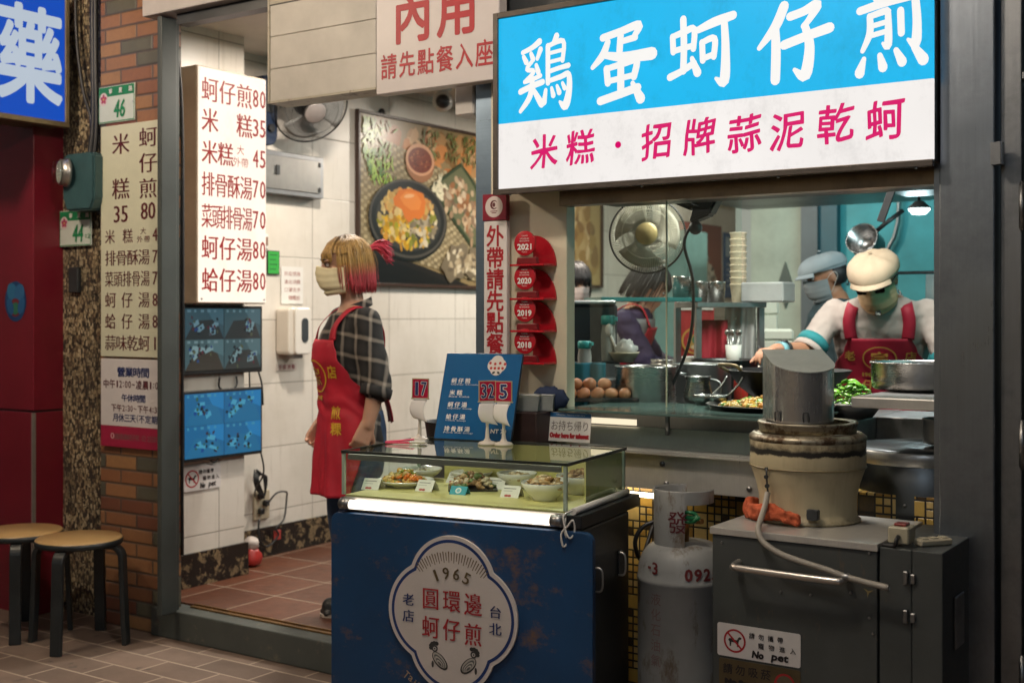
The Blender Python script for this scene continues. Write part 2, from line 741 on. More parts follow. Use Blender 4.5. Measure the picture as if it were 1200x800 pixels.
def wall_tile_mat():
    t = NT('white_wall_tiles')
    g = t.n('ShaderNodeNewGeometry')
    v = t.obj()
    sp = t.n('ShaderNodeSeparateXYZ', i_0=v)
    u_ = t.math('DIVIDE', t.math('SUBTRACT', t.math('ADD', sp.outputs[1], t.math('MULTIPLY', sp.outputs[0], 1.)), .28), .657)
    w_ = t.math('DIVIDE', t.math('SUBTRACT', sp.outputs[2], .028), .3355)
    fu, fw = t.math('FRACT', t.math('ADD', u_, 20.)), t.math('FRACT', t.math('ADD', w_, 20.))
    e = t.math('MINIMUM', t.math('MULTIPLY', t.math('MINIMUM', fu, t.math('SUBTRACT', 1., fu)), .657), t.math('MULTIPLY', t.math('MINIMUM', fw, t.math('SUBTRACT', 1., fw)), .3355))
    gr = t.ramp(e, [(0., 1.), (.0016, 1.), (.003, 0.)])
    cb = t.n('ShaderNodeCombineXYZ', i_0=t.math('FLOOR', u_), i_1=t.math('FLOOR', w_))
    wn_ = t.n('ShaderNodeTexWhiteNoise', noise_dimensions='2D', i_Vector=cb.outputs[0])
    strk = t.noise(4., 4, .6, t.obj(scale=(3, 3, 40)))
    sm = t.noise(2.2, 5, .6, v)
    col = t.mix(t.math('MULTIPLY', wn_.outputs['Value'], .6), (.74, .69, .62), (.68, .63, .56))
    col = t.mix(t.math('MULTIPLY', strk, .35), col, (.54, .50, .45))
    col = t.mix(t.ramp(sm, [(.42, 0.), (.75, .5)]), col, (.44, .39, .31))
    dr = t.noise(3., 5, .7, t.obj(scale=(9, 9, .8)))
    col = t.mix(t.ramp(dr, [(.56, 0.), (.75, .45)]), col, (.36, .31, .24))
    col = t.mix(gr, col, (.22, .19, .16))
    return t.bsdf(col, t.math('ADD', .22, t.math('MULTIPLY', sm, .25)), 0., t.math('SUBTRACT', t.math('MULTIPLY', strk, .08), gr), .35, .003)


def floor_tile_mat():
    t = NT('terracotta_floor')
    v = t.obj()
    br = t.n('ShaderNodeTexBrick', i_Vector=v, i_Scale=1.0, i_Mortar_Size=.004, i_Brick_Width=.33, i_Row_Height=.33, offset=0., i_Mortar_Smooth=.2)
    br.inputs['Color1'].default_value = (.085, .028, .014, 1)
    br.inputs['Color2'].default_value = (.130, .044, .022, 1)
    n = t.noise(7, 6, .7, v)
    n2 = t.noise(70, 3, .7, v)
    col = t.mix(t.ramp(n, [(.42, 0.), (.75, .6)]), br.outputs['Color'], (.050, .020, .013))
    col = t.mix(t.math('MULTIPLY', n2, .3), col, (.17, .07, .04))
    col = t.mix(br.outputs['Fac'], col, (.34, .26, .19))
    return t.bsdf(col, t.math('ADD', .28, t.math('MULTIPLY', n, .3)), 0., t.math('SUBTRACT', t.math('MULTIPLY', n2, .2), br.outputs['Fac']), .35, .004)


def marble_mat():
    t = NT('black_marble')
    v = t.obj()
    n = t.noise(10, 8, .75, v)
    n2 = t.noise(28, 6, .8, v)
    f = t.ramp(n, [(.53, 0.), (.58, 1.), (.66, .1)])
    col = t.mix(t.math('MULTIPLY', f, n2), (.018, .015, .013), (.50, .36, .20))
    col = t.mix(t.ramp(n2, [(.62, 0.), (.7, .5)]), col, (.3, .2, .11))
    return t.bsdf(col, .22, 0.)


def gold_mosaic_mat():
    t = NT('gold_mosaic')
    v = t.swz(t.obj(), 'xz_')
    sp = t.n('ShaderNodeSeparateXYZ', i_0=v)
    S = .05
    ux, uy = t.math('DIVIDE', sp.outputs[0], S), t.math('DIVIDE', sp.outputs[1], S)
    cell = t.n('ShaderNodeCombineXYZ', i_0=t.math('FLOOR', ux), i_1=t.math('FLOOR', uy))
    w1 = t.n('ShaderNodeTexWhiteNoise', noise_dimensions='2D', i_Vector=cell.outputs[0])
    # some cells are split in four little tiles
    spl = t.math('GREATER_THAN', w1.outputs['Value'], .5)
    k = t.math('ADD', 1., spl)
    fx2, fy2 = t.math('FRACT', t.math('MULTIPLY', ux, k)), t.math('FRACT', t.math('MULTIPLY', uy, k))
    c2 = t.n('ShaderNodeCombineXYZ', i_0=t.math('FLOOR', t.math('MULTIPLY', ux, k)), i_1=t.math('FLOOR', t.math('MULTIPLY', uy, k)), i_2=k)
    w2 = t.n('ShaderNodeTexWhiteNoise', noise_dimensions='3D', i_Vector=c2.outputs[0])
    e = t.math('DIVIDE', t.math('MINIMUM', t.math('MINIMUM', fx2, t.math('SUBTRACT', 1., fx2)), t.math('MINIMUM', fy2, t.math('SUBTRACT', 1., fy2))), k)
    gr = t.ramp(e, [(0., 1.), (.045, 1.), (.07, 0.)])
    gold = t.ramp(w2.outputs['Value'], [(0., (.78, .52, .13)), (.3, (.66, .40, .09)), (.55, (.82, .60, .24)), (.75, (.45, .26, .07)), (.88, (.03, .025, .02))], 'CONSTANT')
    n = t.noise(60, 4, .7, t.obj())
    col = t.mix(t.math('MULTIPLY', n, .4), gold, (.25, .14, .04))
    col = t.mix(gr, col, (.03, .025, .02))
    return t.bsdf(col, .3, t.math('MULTIPLY', .12, t.math('SUBTRACT', 1., gr)), t.math('SUBTRACT', 1., gr), .5, .003)


def small_tile_mat(name, c, g, s=.05, axis='xz_'):
    t = NT(name)
    v = t.swz(t.obj(), axis)
    br = t.n('ShaderNodeTexBrick', i_Vector=v, i_Scale=1.0, i_Mortar_Size=.003, i_Brick_Width=s, i_Row_Height=s, offset=0.)
    br.inputs['Color1'].default_value = c4(sc(c, .85))
    br.inputs['Color2'].default_value = c4(sc(c, 1.1))
    n = t.noise(3, 5, .6, t.obj())
    col = t.mix(t.ramp(n, [(.45, 0.), (.8, .5)]), br.outputs['Color'], sc(c, .5))
    col = t.mix(br.outputs['Fac'], col, g)
    return t.bsdf(col, .35, 0., br.outputs['Fac'], -.3, .003)


def worn_paint_mat(name, paint, under, scr=(9, 9, 2.2), lo=.60, hi=.66, rough=.42, metal=0.):
    t = NT(name)
    n = t.noise(2.2, 8, .75, t.obj(scale=scr))
    n2 = t.noise(30, 4, .7, t.obj())
    n3 = t.noise(3, 5, .6, t.obj())
    f = t.ramp(t.math('ADD', n, t.math('MULTIPLY', t.math('SUBTRACT', n2, .5), .16)), [(lo, 0.), (hi, 1.)])
    col = t.mix(t.ramp(n3, [(.3, 0.), (.7, 1.)]), sc(paint, .78), sc(paint, 1.15))
    col = t.mix(f, col, under)
    return t.bsdf(col, t.math('ADD', rough, t.math('MULTIPLY', n2, .18)), metal, n2, .06, .003)


M_PAVE = paving_mat()
M_BRICK = brick_mat()
M_PEBBLE = pebble_mat()
M_WTILE = wall_tile_mat()
M_FTILE = floor_tile_mat()
M_MARBLE = marble_mat()
M_GOLD = gold_mosaic_mat()
M_STEEL = steel('brushed_steel', (.34, .37, .41), .30, (70, 70, 1.5), .4)
M_STEELH = steel('brushed_steel_horizontal', (.62, .60, .56), .30, (120, 2, 2), .22, metal=.5)
M_STEELD = steel('dull_steel', (.30, .30, .30), .38, (60, 2, 2), .55)
M_POT = steel('pot_steel', (.42, .41, .40), .26, (2, 2, 90), .4)
M_DARK = mat('dark_paint', (.03, .033, .036), .45, var=.35)
M_BLACK = mat('black_plastic', (.014, .014, .015), .42, var=.3)
M_DOORFRAME = worn_paint_mat('grey_green_frame_paint', (.055, .065, .062), (.16, .13, .09), (5, 5, 1), .66, .72)
M_WHITE = mat('white_paint', (.70, .67, .62), .5, var=.08)
M_CREAM = mat('cream_panel', (.72, .65, .49), .4, var=.06)
M_TEAL = mat('teal_wall', (.035, .20, .21), .55, var=.3, scale=2.5, bump=.2)
M_GREENWALL = mat('pale_green_wall', (.24, .29, .24), .6, var=.25, scale=3, bump=.15)
M_CEIL = mat('ceiling_board', (.62, .58, .52), .7, var=.08)
M_RED = mat('red_panel', (.17, .010, .022), .32, var=.18, scale=2)
M_SCREW = mat('screw_steel', (.5, .5, .5), .35, 1., var=.2)
M_GLASS = glass()
M_WOODTRIM = mat('brass_trim', (.30, .17, .07), .35, .8, var=.35, scale=14)

# ground
mb = MB()
mb.quad((-40, -30, 0), (40, -30, 0), (40, 3.9, 0), (-40, 3.9, 0))
tag(mb.build('pavement', M_PAVE), kind='structure')
mb = MB()
mb.box(-4.66, -.9, 3.645, 11, .02, .13)
tag(mb.build('shop_floor', M_FTILE), kind='structure')
mb = MB()
mb.box(-9, 3, -1.5, 3.44, 3.3, 3.42)
tag(mb.build('arcade_ceiling', M_CEIL), kind='structure')
mb = MB()
mb.box(-4.9, -.7, 3.66, 11.2, 2.75, 2.85)
tag(mb.build('shop_ceiling', M_CEIL), kind='structure')
for loc in ((-3.75, 4.35), (-3.55, 6.6), (-3.9, 9.2)):
    pass

# ---- the shop building
shop = thing('shop_building', 'narrow street food shop with white tiled walls, open doorway and steel framed kitchen window', 'building', (0, 0, 0))


def part(name, m, *boxes, parent=shop, bevel=0.):
    b = MB()
    for q in boxes:
        b.box(*q)
    return b.build(name, m, parent, bevel=bevel)


part('tiled_wall', M_WTILE, (-4.80, -4.66, 4.206, 11, .13, 2.75))
part('inner_pier', M_WTILE, (-4.80, -4.42, 3.66, 4.205, .13, 2.75))
part('baseboard', M_MARBLE, (-4.66, -4.645, 4.228, 11, .131, .283), (-4.42, -4.405, 3.665, 4.205, .131, .287), (-4.645, -4.405, 4.206, 4.221, .131, .285))
part('back_wall', M_WTILE, (-4.8, -3.385, 11, 11.15, .13, 2.75))
kw = part('kitchen_wall', M_GREENWALL, (-3.385, -2.985, 8, 8.12, .13, 2.75))
part('kitchen_wall', M_TEAL, (-2.745, -.9, 8, 8.12, .13, 2.75))
part('kitchen_wall', M_TEAL, (-.9, -.75, 3.75, 8.1, .13, 2.75))
part('kitchen_wall', small_tile_mat('small_white_tiles', (.40, .46, .44), (.22, .25, .24), .1, 'yz_'), (-3.5, -3.3855, 8.0, 11, .13, 2.75))
part('wall_column', mat('grey_column', (.06, .075, .08), .5), (-2.984, -2.87, 7.9, 8.1, .13, 2.75))
part('wall_column', mat('dark_teal_column', (.015, .06, .075), .5), (-2.869, -2.746, 7.93, 8.1, .13, 2.75))
# a dark diamond set in the kitchen wall
b = MB()
b.prism([(0, -.16), (.055, 0), (0, .16), (-.055, 0)], 0, .012)
b.build('wall_diamond', mat('diamond_tile', (.05, .07, .06), .4), shop, (-3.13, 7.998, 1.6), FRONT)
part('brick_pillar', M_BRICK, (-4.655, -4.175, 3.55, 3.60, 0, 3.3))
part('pillar_core', M_WTILE, (-4.655, -4.42, 3.601, 3.659, .125, 3.3))
part('pebble_strip', M_PEBBLE, (-5.0, -4.656, 3.6, 3.74, 0, 3.3))
M_STONE = worn_paint_mat('grey_green_stone', (.075, .085, .078), (.17, .15, .12), (3, 3, 3), .58, .70, .5)
st = part('door_step', M_STONE, (-4.29, -2.2, 3.53, 3.644, 0, .124), bevel=.006)
b = MB()
b.box(-4.13, -2.3, 3.612, 3.632, .1245, .131)
b.box(-4.13, -2.3, 3.636, 3.643, .1245, .137)
b.build('threshold_track', M_WOODTRIM, st)
part('door_frame', M_DOORFRAME, (-4.138, -4.110, 3.44, 3.522, .125, 2.66), (-4.172, -4.138, 3.524, 3.56, .125, 2.66), (-4.27, -4.218, 3.602, 3.64, .125, 2.66), bevel=.003)
part('door_lintel', mat('white_lintel_paint', (.44, .41, .40), .5, var=.12), (-4.21, -2.45, 3.42, 3.66, 2.665, 3.3), bevel=.004)
part('lintel_rail', M_DARK, (-4.05, -2.5, 3.47, 3.53, 2.62, 2.664))
part('door_post', steel('blue_steel', (.30, .40, .52), .3), (-2.56, -2.489, 3.56, 3.72, .13, 2.7), (-2.56, -2.2, 3.60, 3.74, 2.3, 2.7))
part('cream_panel', M_CREAM, (-2.488, -2.172, 3.55, 3.605, .13, 2.4), bevel=.003)
part('steel_column', M_STEEL, (-.906, -.760, 3.45, 3.75, 0, 3.3), bevel=.004)
part('upper_wall', M_DARK, (-2.45, 1.5, 3.58, 3.74, 2.42, 3.3))
part('window_head', steel('worn_head_rail', (.33, .25, .17), .35, (60, 2, 2), .6), (-2.17, -.907, 3.50, 3.56, 1.765, 1.815))
part('window_head', M_DARK, (-2.17, -.907, 3.565, 3.9, 1.79, 2.41))
part('mosaic_wall', M_GOLD, (-2.488, -.907, 3.66, 3.74, 0, .86))
part('column_trim', M_STEEL, (-.925, -.907, 3.47, 3.50, .7, 1.82))
b = MB()
b.box(-.765, -.735, 3.425, 3.45, 1.80, 1.86)
b.box(-.748, -.738, 3.418, 3.43, 1.80, 1.86)
b.build('column_bracket', M_STEELD, shop)

# the steel door on the right
sd = thing('steel_door', 'scratched grey steel service door with barrel hinges at the right edge', 'door', (-.752, 3.5, 0))
b = MB()
b.box(0, .055, -.02, .05, 0, 3.28)
b.box(.055, 1.2, -.02, .05, 2.03, 2.05)
b.build('door_frame', M_STEELD, sd, bevel=.003)
b = MB()
b.box(.06, 1.0, 0, .04, .05, 2.02)
b.box(.06, 1.0, 0, .04, 2.06, 3.28)
b.build('door_leaf', steel('door_steel', (.21, .22, .24), .40, (2, 2, 60), .85), sd, bevel=.002)
for z in (1.69, .42, 1.05):
    b = MB()
    b.cyl((.057, -.026, z - .06), (.057, -.026, z + .06), .008)
    b.cyl((.057, -.026, z - .066), (.057, -.026, z + .066), .005)
    b.build('hinge', M_STEELD, sd)
b = MB()
b.box(.072, .12, -.012, 0, 1.92, 1.975, .003)
b.box(.08, .12, -.02, -.012, 1.935, 1.955, .002)
b.build('latch', M_DARK, sd)

# the neighbour's red front
nb = thing('red_shopfront', 'glossy dark red cladding of the neighbouring pharmacy front with one seam', 'shopfront', (-5.0, 3.44, 0))
b = MB()
b.box(-4, 0, 0, .30, 0, .943)
b.box(-4, 0, 0, .30, .951, 3.3)
b.build('cladding', M_RED, nb, bevel=.004)
b = MB()
b.box(-4, -.004, .006, .3, .94, .954)
b.build('seam', M_BLACK, nb)
b = MB()
b.box(-.012, .002, -.003, .012, 0, .942)
b.build('corner_trim', mat('aluminium_trim', (.42, .38, .36), .35, .7), nb)
b = MB()
for k, (cx, cy, rx, ry, rot_, c) in enumerate([(0, 0, .062, .07, 0, (.012, .05, .16)), (-.018, .03, .028, .036, .5, (.03, .16, .32)), (.022, .028, .027, .034, -.5, (.03, .13, .30)), (0, -.022, .034, .032, 0, (.16, .015, .03)), (0, -.025, .020, .022, 0, (.03, .16, .10)), (-.03, -.018, .018, .030, .4, (.02, .10, .26)), (.034, -.016, .018, .03, -.4, (.02, .10, .26))]):
    b.ink_disc(cx, cy, rx, ry, c, k, rot=rot_)
b.build('emblem', printed('printed_paper'), nb, (-.135, -.002, 1.46), FRONT).scale = (1.35, 1.35, 1)

# ceiling downlights in the dining room
for k, (x, y) in enumerate(((-3.75, 4.35), (-3.55, 6.6), (-3.9, 9.2))):
    t_ = thing('ceiling_downlight', ['round recessed downlight in the ceiling just inside the doorway', 'round recessed downlight seen glowing above the food poster', 'round recessed downlight at the far end of the dining room'][k], 'ceiling light', (x, y, 2.75))
    b = MB()
    b.lathe([(.085, 0), (.11, -.004), (.115, -.012), (.105, -.016), (.09, -.01)], n=32, cap=False)
    b.build('rim', M_WHITE, t_)
    b = MB()
    b.lathe([(0, -.004), (.088, -.004)], n=32)
    b.build('diffuser', glow('downlight_glow', (1., .86, .68), 6.), t_)

# ================================================================== SIGNS
M_PRINT = printed('printed_paper')
M_PRINTG = printed('printed_gloss', .25)
M_SIGNFRAME = mat('sign_frame_bronze', (.10, .085, .075), .4, .6, var=.3)


def ink(name, c, rough=.5):
    return mat('ink_' + name, c, rough, var=.08, bump=0)


RED = (.36, .008, .018)
INK_RED = ink('red', RED)
INK_BLACK = ink('black', (.016, .013, .015))
INK_MAROON = ink('maroon', (.10, .012, .018))
INK_WHITE = ink('white', (.78, .78, .76))
INK_NAVY = ink('navy', (.012, .025, .12))
INK_GREEN = ink('green', (.01, .22, .08))

# ---- big lit sign over the kitchen window
sg = thing('shop_sign', 'wide lit sign with big white brush characters on sky blue above pink ones on white', 'sign', (-2.355, 3.4, 1.82), FRONT)
W_, H_ = 1.447, .58
b = MB()
b.box(-.016, W_, 0, H_ + .02, -.16, -.012)
b.build('sign_box', M_SIGNFRAME, sg, bevel=.003)
b = MB()
b.box(-.016, W_, -.016, .003, -.012, .006)
b.box(-.016, .003, .003, H_ + .02, -.012, .006)
b.box(.003, W_, H_, H_ + .02, -.012, .006)
b.build('sign_frame', M_SIGNFRAME, sg, bevel=.002)
b = MB()
b.box(.0035, W_, .0035, .2235, -.011, -.002)
b.build('sign_face', glow('sign_white_light', (.92, .88, .85), .86, uneven=.14, scale=2., grime=.30), sg)
b = MB()
b.box(.0035, W_, .2236, H_ - .001, -.011, -.002)
b.build('sign_face', glow('sign_blue_light', s2l(22, 174, 226), .98, (.01, .05, .08), uneven=.16, scale=2., grime=.35), sg)
BIG = None
b = MB()


def brush(mb, strokes, cx, cy, w, h, z=0., k=1., shear=0.):
    """brush strokes given as (x, y, half width) points in a 100 x 100 cell, y down"""
    for si, s_ in enumerate(strokes):
        pts = [Vector((p[0], 100 - p[1], p[2] * k)) for p in s_]
        if len(pts) > 2:
            pts = spline(pts, 5)
        else:
            pts = [pts[0].lerp(pts[1], q / 4) for q in range(5)]
        L, Rr = [], []
        n = len(pts)
        for i, p in enumerate(pts):
            d = pts[min(i + 1, n - 1)] - pts[max(i - 1, 0)]
            a = math.atan2(d.y, d.x)
            nx, ny = -math.sin(a), math.cos(a)
            L.append((p.x + nx * p.z, p.y + ny * p.z))
            Rr.append((p.x - nx * p.z, p.y - ny * p.z))

        def capp(p, ang, r):
            return [(p.x + r * math.cos(ang + q * PI / 5), p.y + r * math.sin(ang + q * PI / 5)) for q in range(1, 5)]
        d0 = pts[1] - pts[0]
        a0 = math.atan2(d0.y, d0.x)
        d1 = pts[-1] - pts[-2]
        a1 = math.atan2(d1.y, d1.x)
        zz = z + si * .00006
        tr = lambda q: (cx + (q[0] - 50) / 100 * w + shear * (q[1] - 50) / 100 * h, cy + (q[1] - 50) / 100 * h, zz)
        vl = [mb.bm.verts.new(tr(q)) for q in L]
        vr = [mb.bm.verts.new(tr(q)) for q in Rr]
        for i in range(n - 1):
            mb.bm.faces.new((vl[i], vr[i], vr[i + 1], vl[i + 1]))
        e = [mb.bm.verts.new(tr(q)) for q in capp(pts[-1], a1 - PI / 2, pts[-1].z)]
        mb.bm.faces.new([vr[-1]] + e + [vl[-1]])
        e = [mb.bm.verts.new(tr(q)) for q in capp(pts[0], a0 + PI / 2, pts[0].z)]
        mb.bm.faces.new([vl[0]] + e + [vr[0]])
    for f in mb.bm.faces:
        if f.normal.z < 0:
            pass


KE = [  # 蚵
    [(8, 26, 4), (9, 45, 4)], [(8, 26, 3.5), (25, 22, 4), (40, 20, 4), (39, 44, 4)], [(9, 44, 3.5), (24, 42, 3.5), (40, 40, 3.5)],
    [(24, 6, 4.5), (25, 40, 4.5), (24, 70, 4.5)], [(4, 76, 4.5), (22, 70, 4), (40, 62, 4)], [(37, 56, 3), (45, 74, 5.5)],
    [(46, 22, 4), (70, 15, 5.5), (97, 10, 5)], [(84, 14, 4.5), (86, 50, 5.5), (84, 88, 6.5), (72, 84, 2)],
    [(52, 38, 4), (53, 60, 4)], [(52, 38, 3.5), (70, 35, 4), (69, 57, 4)], [(53, 58, 3.5), (70, 54, 3.5)]]
TSAI = [  # 仔
    [(38, 4, 6), (26, 28, 6), (4, 52, 3)], [(26, 30, 5), (27, 60, 6), (26, 94, 6)],
    [(46, 18, 5), (64, 14, 5), (82, 8, 6), (72, 24, 4), (64, 32, 3.5)], [(66, 32, 4.5), (72, 58, 6), (66, 92, 7), (52, 84, 2.5)], [(38, 52, 5.5), (66, 45, 5.5), (98, 38, 6)]]
CHIEN = [  # 煎
    [(26, 2, 5), (34, 12, 5)], [(70, 0, 5.5), (58, 12, 3.5)], [(8, 22, 4.5), (48, 15, 5), (94, 10, 5.5)],
    [(22, 30, 4), (22, 50, 4.5), (12, 70, 3)], [(22, 30, 3.5), (44, 26, 4), (47, 30, 4), (47, 66, 5), (40, 64, 2)], [(24, 42, 3), (45, 39, 3)], [(24, 53, 3), (45, 50, 3)],
    [(64, 28, 4.5), (65, 54, 4.5)], [(84, 18, 5), (86, 44, 5.5), (84, 68, 6), (74, 63, 2)],
    [(14, 80, 3), (8, 96, 6.5)], [(36, 78, 3.5), (40, 92, 6)], [(58, 74, 3.5), (66, 88, 6)], [(82, 72, 4), (94, 88, 7)]]
TAN = [  # 蛋
    [(22, 14, 4.5), (50, 9, 4.5), (78, 4, 5), (70, 18, 3.5)], [(50, 10, 4.5), (48, 34, 4.5)], [(50, 22, 3.5), (72, 19, 4)], [(30, 20, 4), (22, 36, 5), (6, 50, 3)],
    [(24, 36, 4), (56, 42, 6), (97, 42, 7.5)],
    [(28, 54, 4.5), (30, 72, 4.5)], [(28, 54, 3.5), (54, 50, 4), (74, 48, 4.5), (70, 68, 4.5)], [(30, 70, 3.5), (70, 66, 3.5)],
    [(50, 44, 4.5), (50, 68, 5), (50, 88, 5)], [(18, 94, 5), (48, 88, 5), (76, 82, 5)], [(68, 76, 3), (80, 96, 6.5)]]
CHI = [  # 鷄
    [(40, 4, 4.5), (26, 11, 3.5), (8, 16, 3)], [(10, 22, 3), (15, 30, 4)], [(24, 19, 3), (28, 27, 4)], [(42, 15, 4), (36, 27, 3)],
    [(26, 30, 3), (16, 40, 3), (30, 44, 3), (14, 56, 3)], [(34, 36, 3), (38, 46, 4)], [(12, 57, 3), (26, 55, 3), (42, 51, 3)],
    [(4, 70, 4), (26, 64, 4), (46, 60, 4)], [(27, 54, 4), (22, 78, 4.5), (4, 97, 3)], [(28, 68, 3), (38, 82, 4.5), (44, 90, 5)],
    [(72, 0, 4.5), (66, 9, 3)], [(56, 12, 4), (56, 62, 4)], [(56, 12, 3), (84, 8, 3.5), (83, 34, 3.5)], [(60, 22, 2.5), (82, 20, 2.5)], [(60, 34, 2.5), (82, 32, 2.5)],
    [(58, 47, 3), (76, 44, 3), (94, 42, 3.5)], [(57, 60, 3), (80, 56, 3.5), (94, 54, 4), (95, 76, 5), (88, 96, 6), (78, 90, 2)],
    [(52, 72, 3), (49, 88, 4.5)], [(63, 70, 2.5), (66, 80, 4)], [(73, 68, 2.5), (77, 77, 4)], [(83, 65, 2.5), (87, 72, 3.5)]]
for st_, x0, x1, y0, y1 in ((CHI, .083, .297, .249, .495), (TAN, .356, .596, .245, .502), (KE, .638, .869, .250, .503), (TSAI, .931, 1.163, .250, .492), (CHIEN, 1.225, 1.434, .248, .488)):
    brush(b, st_, (x0 + x1) / 2, (y0 + y1) / 2, (x1 - x0) * .98, (y1 - y0) * .98, 0, 1.08)
o = b.build('lettering', glow('sign_letter_light', (.93, .91, .88), .88), sg, (0, 0, -.0005))
b = MB()
for ch, x, y in zip('米糕·招牌蒜泥乾蚵', (.187, .327, .466, .604, .749, .895, 1.030, 1.173, 1.316), (.117, .121, .118, .119, .122, .118, .116, .124, .122)):
    if ch == '·':
        b.lathe([(0, 0), (.011, 0)], x, y, n=16)
    else:
        r_ = random.Random(ord(ch))
        ph = r_.uniform(0, 6)
        wf = lambda x_, y_, ph=ph: (x_ + .02 * math.sin(y_ * 7 + ph) + .05 * y_, y_ + .09 * x_ + .018 * math.sin(x_ * 8 + ph))
        put(b, ch, x, y, .112, .118, off=.017, warp=wf, rot=r_.uniform(-.03, .03), res=3)
b.build('lettering', glow('sign_pink_light', (.74, .004, .15), .80), sg, (0, 0, -.0005))
b = MB()
for x in (.05, .55, 1.0, 1.4):
    b.cyl((x, -.0165, -.003), (x, -.021, -.003), .004)
b.build('screws', M_SCREW, sg)

# ---- lit menu box on the inner pier
M_MENU = glow('menu_white_light', (1., .83, .68), 1.12, uneven=.10, scale=2.2, grime=.25)
INK_MENU = glow('menu_red_light', (.50, .012, .014), .62)
lb = thing('menu_lightbox', 'tall glowing warm white menu box with red dishes and prices beside the doorway', 'sign', (-4.27, 3.781, 1.449), SIDE)
b = MB()
b.box(0, .431, 0, 1.084, -.148, -.01)
b.build('case', mat('cream_case', (.50, .40, .28), .45, var=.15), lb, bevel=.006)
b = MB()
b.box(.006, .425, .006, 1.078, -.009, 0)
b.build('lit_face', M_MENU, lb, bevel=.004)
b = MB()
for k, (t_, y, pr) in enumerate((('蚵仔煎', .978, '80'), ('米 糕', .838, '35'), ('米糕', .692, '45'), ('排骨酥湯', .546, '70'), ('菜頭排骨湯', .400, '70'), ('蚵仔湯', .256, '80'), ('蛤仔湯', .108, '80'))):
    n = len(t_)
    if t_ == '米糕':
        put(b, '米', .068, y, .10, .115, ming=.017)
        put(b, '糕', .165, y, .10, .115, ming=.017)
        put(b, '大', .258, y + .03, .05, .05)
        put(b, '外', .235, y - .028, .05, .05)
        put(b, '帶', .285, y - .028, .05, .05)
    else:
        w = .105 if n == 3 else (.082 if n == 4 else .068)
        row(b, t_, .018, .335, y, w, .118, ming=.017)
    for q, c in enumerate(pr):
        put(b, c, .355 + .046 * q, y, .034, .084, ming=.05)
b.build('lettering', INK_MENU, lb, (0, 0, .0012))
b = MB()
for x, y in ((.02, .02), (.41, .02), (.02, 1.06), (.41, 1.06)):
    b.cyl((x, y, 0), (x, y, .003), .005)
b.build('screws', M_SCREW, lb)

# ---- cream menu board on the brick pillar
mbd = thing('menu_board', 'cream outdoor menu board with upright black dish names on the brick pillar', 'sign', (-4.63, 3.53, 1.21), FRONT)
b = MB()
b.box(0, .438, 0, 1.035, -.019, 0, .002)
b.build('board', mat('cream_board', (.66, .66, .50), .4, var=.06, scale=3), mbd)
b = MB()
for ch, x, y, w, h in (('米', .141, .949, .125, .10), ('糕', .141, .749, .125, .10), ('蚵', .325, .965, .125, .093), ('仔', .325, .853, .125, .093), ('煎', .325, .741, .125, .093)):
    put(b, ch, x, y, w, h, off=-.004, ming=.016)
put(b, '35', .141, .636, .092, .074, off=-.005, ming=.03)
put(b, '80', .325, .642, .092, .074, off=-.005, ming=.03)
for t_, y, pr in (('米糕', .537, '45'), ('排骨酥湯', .441, '70'), ('菜頭排骨湯', .347, '70'), ('蚵仔湯', .253, '80'), ('蛤仔湯', .158, '80'), ('蒜味乾蚵', .062, '15')):
    n = len(t_)
    if n == 2:
        row(b, t_, .03, .225, y, .072, .068, ming=.013, off=-.004)
        put(b, '大', .293, y + .018, .042, .032)
        put(b, '外', .270, y - .018, .042, .032)
        put(b, '帶', .318, y - .018, .042, .032)
    else:
        row(b, t_, .03, .338, y, .08 if n < 5 else .063, .074, ming=.013, off=-.004)
    for q, c in enumerate(pr):
        put(b, c, .371 + .034 * q, y, .03 if c != '1' else .010, .056, off=-.004, ming=.05)
b.build('lettering', INK_MAROON, mbd, (0, 0, .0012))

# ---- opening hours below it
hr = thing('hours_sign', 'white opening hours panel with a crimson foot under the cream menu board', 'sign', (-4.63, 3.53, .806), FRONT)
b = MB()
b.box(0, .438, .094, .394, -.019, 0, .002)
b.build('panel', mat('hours_white', (.70, .66, .66), .4, var=.05), hr)
b = MB()
b.box(0, .438, 0, .093, -.019, .001, .002)
b.build('foot_band', mat('crimson_band', (.34, .015, .055), .4, var=.08), hr)
b = MB()
row(b, '營業時間', .115, .335, .337, .058, .046, off=.022)
row(b, '午休時間', .145, .310, .222, .044, .036, off=.018)
row(b, '月休三天', .085, .245, .133, .043, .038, off=.014)
put(b, '(', .255, .133, .01, .036)
row(b, '不定期', .262, .388, .133, .041, .038, off=.014)
put(b, ')', .394, .133, .01, .036)
b.build('lettering', INK_NAVY, hr, (0, 0, .0012))
b = MB()
x = .02
for t_, y, h in (('中午12:00~凌晨1:0', .282, .042), ('下午2:30~下午4:3', .176, .036)):
    x = .018 if y > .2 else .075
    for ch in t_:
        if ord(ch) > 0x2E00:
            put(b, ch, x + h / 2, y, h * 1.02, h, off=.014)
            x += h * 1.05
        elif ch == ':':
            put(b, ch, x + .008, y, .007, h * .5)
            x += .016
        elif ch == '~':
            put(b, ch, x + .014, y, .02, h * .18)
            x += .03
        else:
            put(b, ch, x + h * .26, y, h * .42 if ch != '1' else h * .2, h * .74, off=.012)
            x += h * .54
b.build('lettering', INK_MAROON, hr, (0, 0, .0012))
b = MB()
row(b, '圓環邊蚵仔煎', .10, .27, .048, .03, .03)
put(b, '02 25580198', .36, .048, .15, .024)
b.build('lettering', ink('dull_gold', (.22, .12, .12)), hr, (0, 0, .0022))
b = MB()
b.ink_disc(0, 0, .012, .012, (.8, .6, .6), 1)
b.ink_disc(0, 0, .007, .009, (.4, .02, .05), 2)
b.build('emblem', M_PRINT, hr, (.085, .05, .0022))

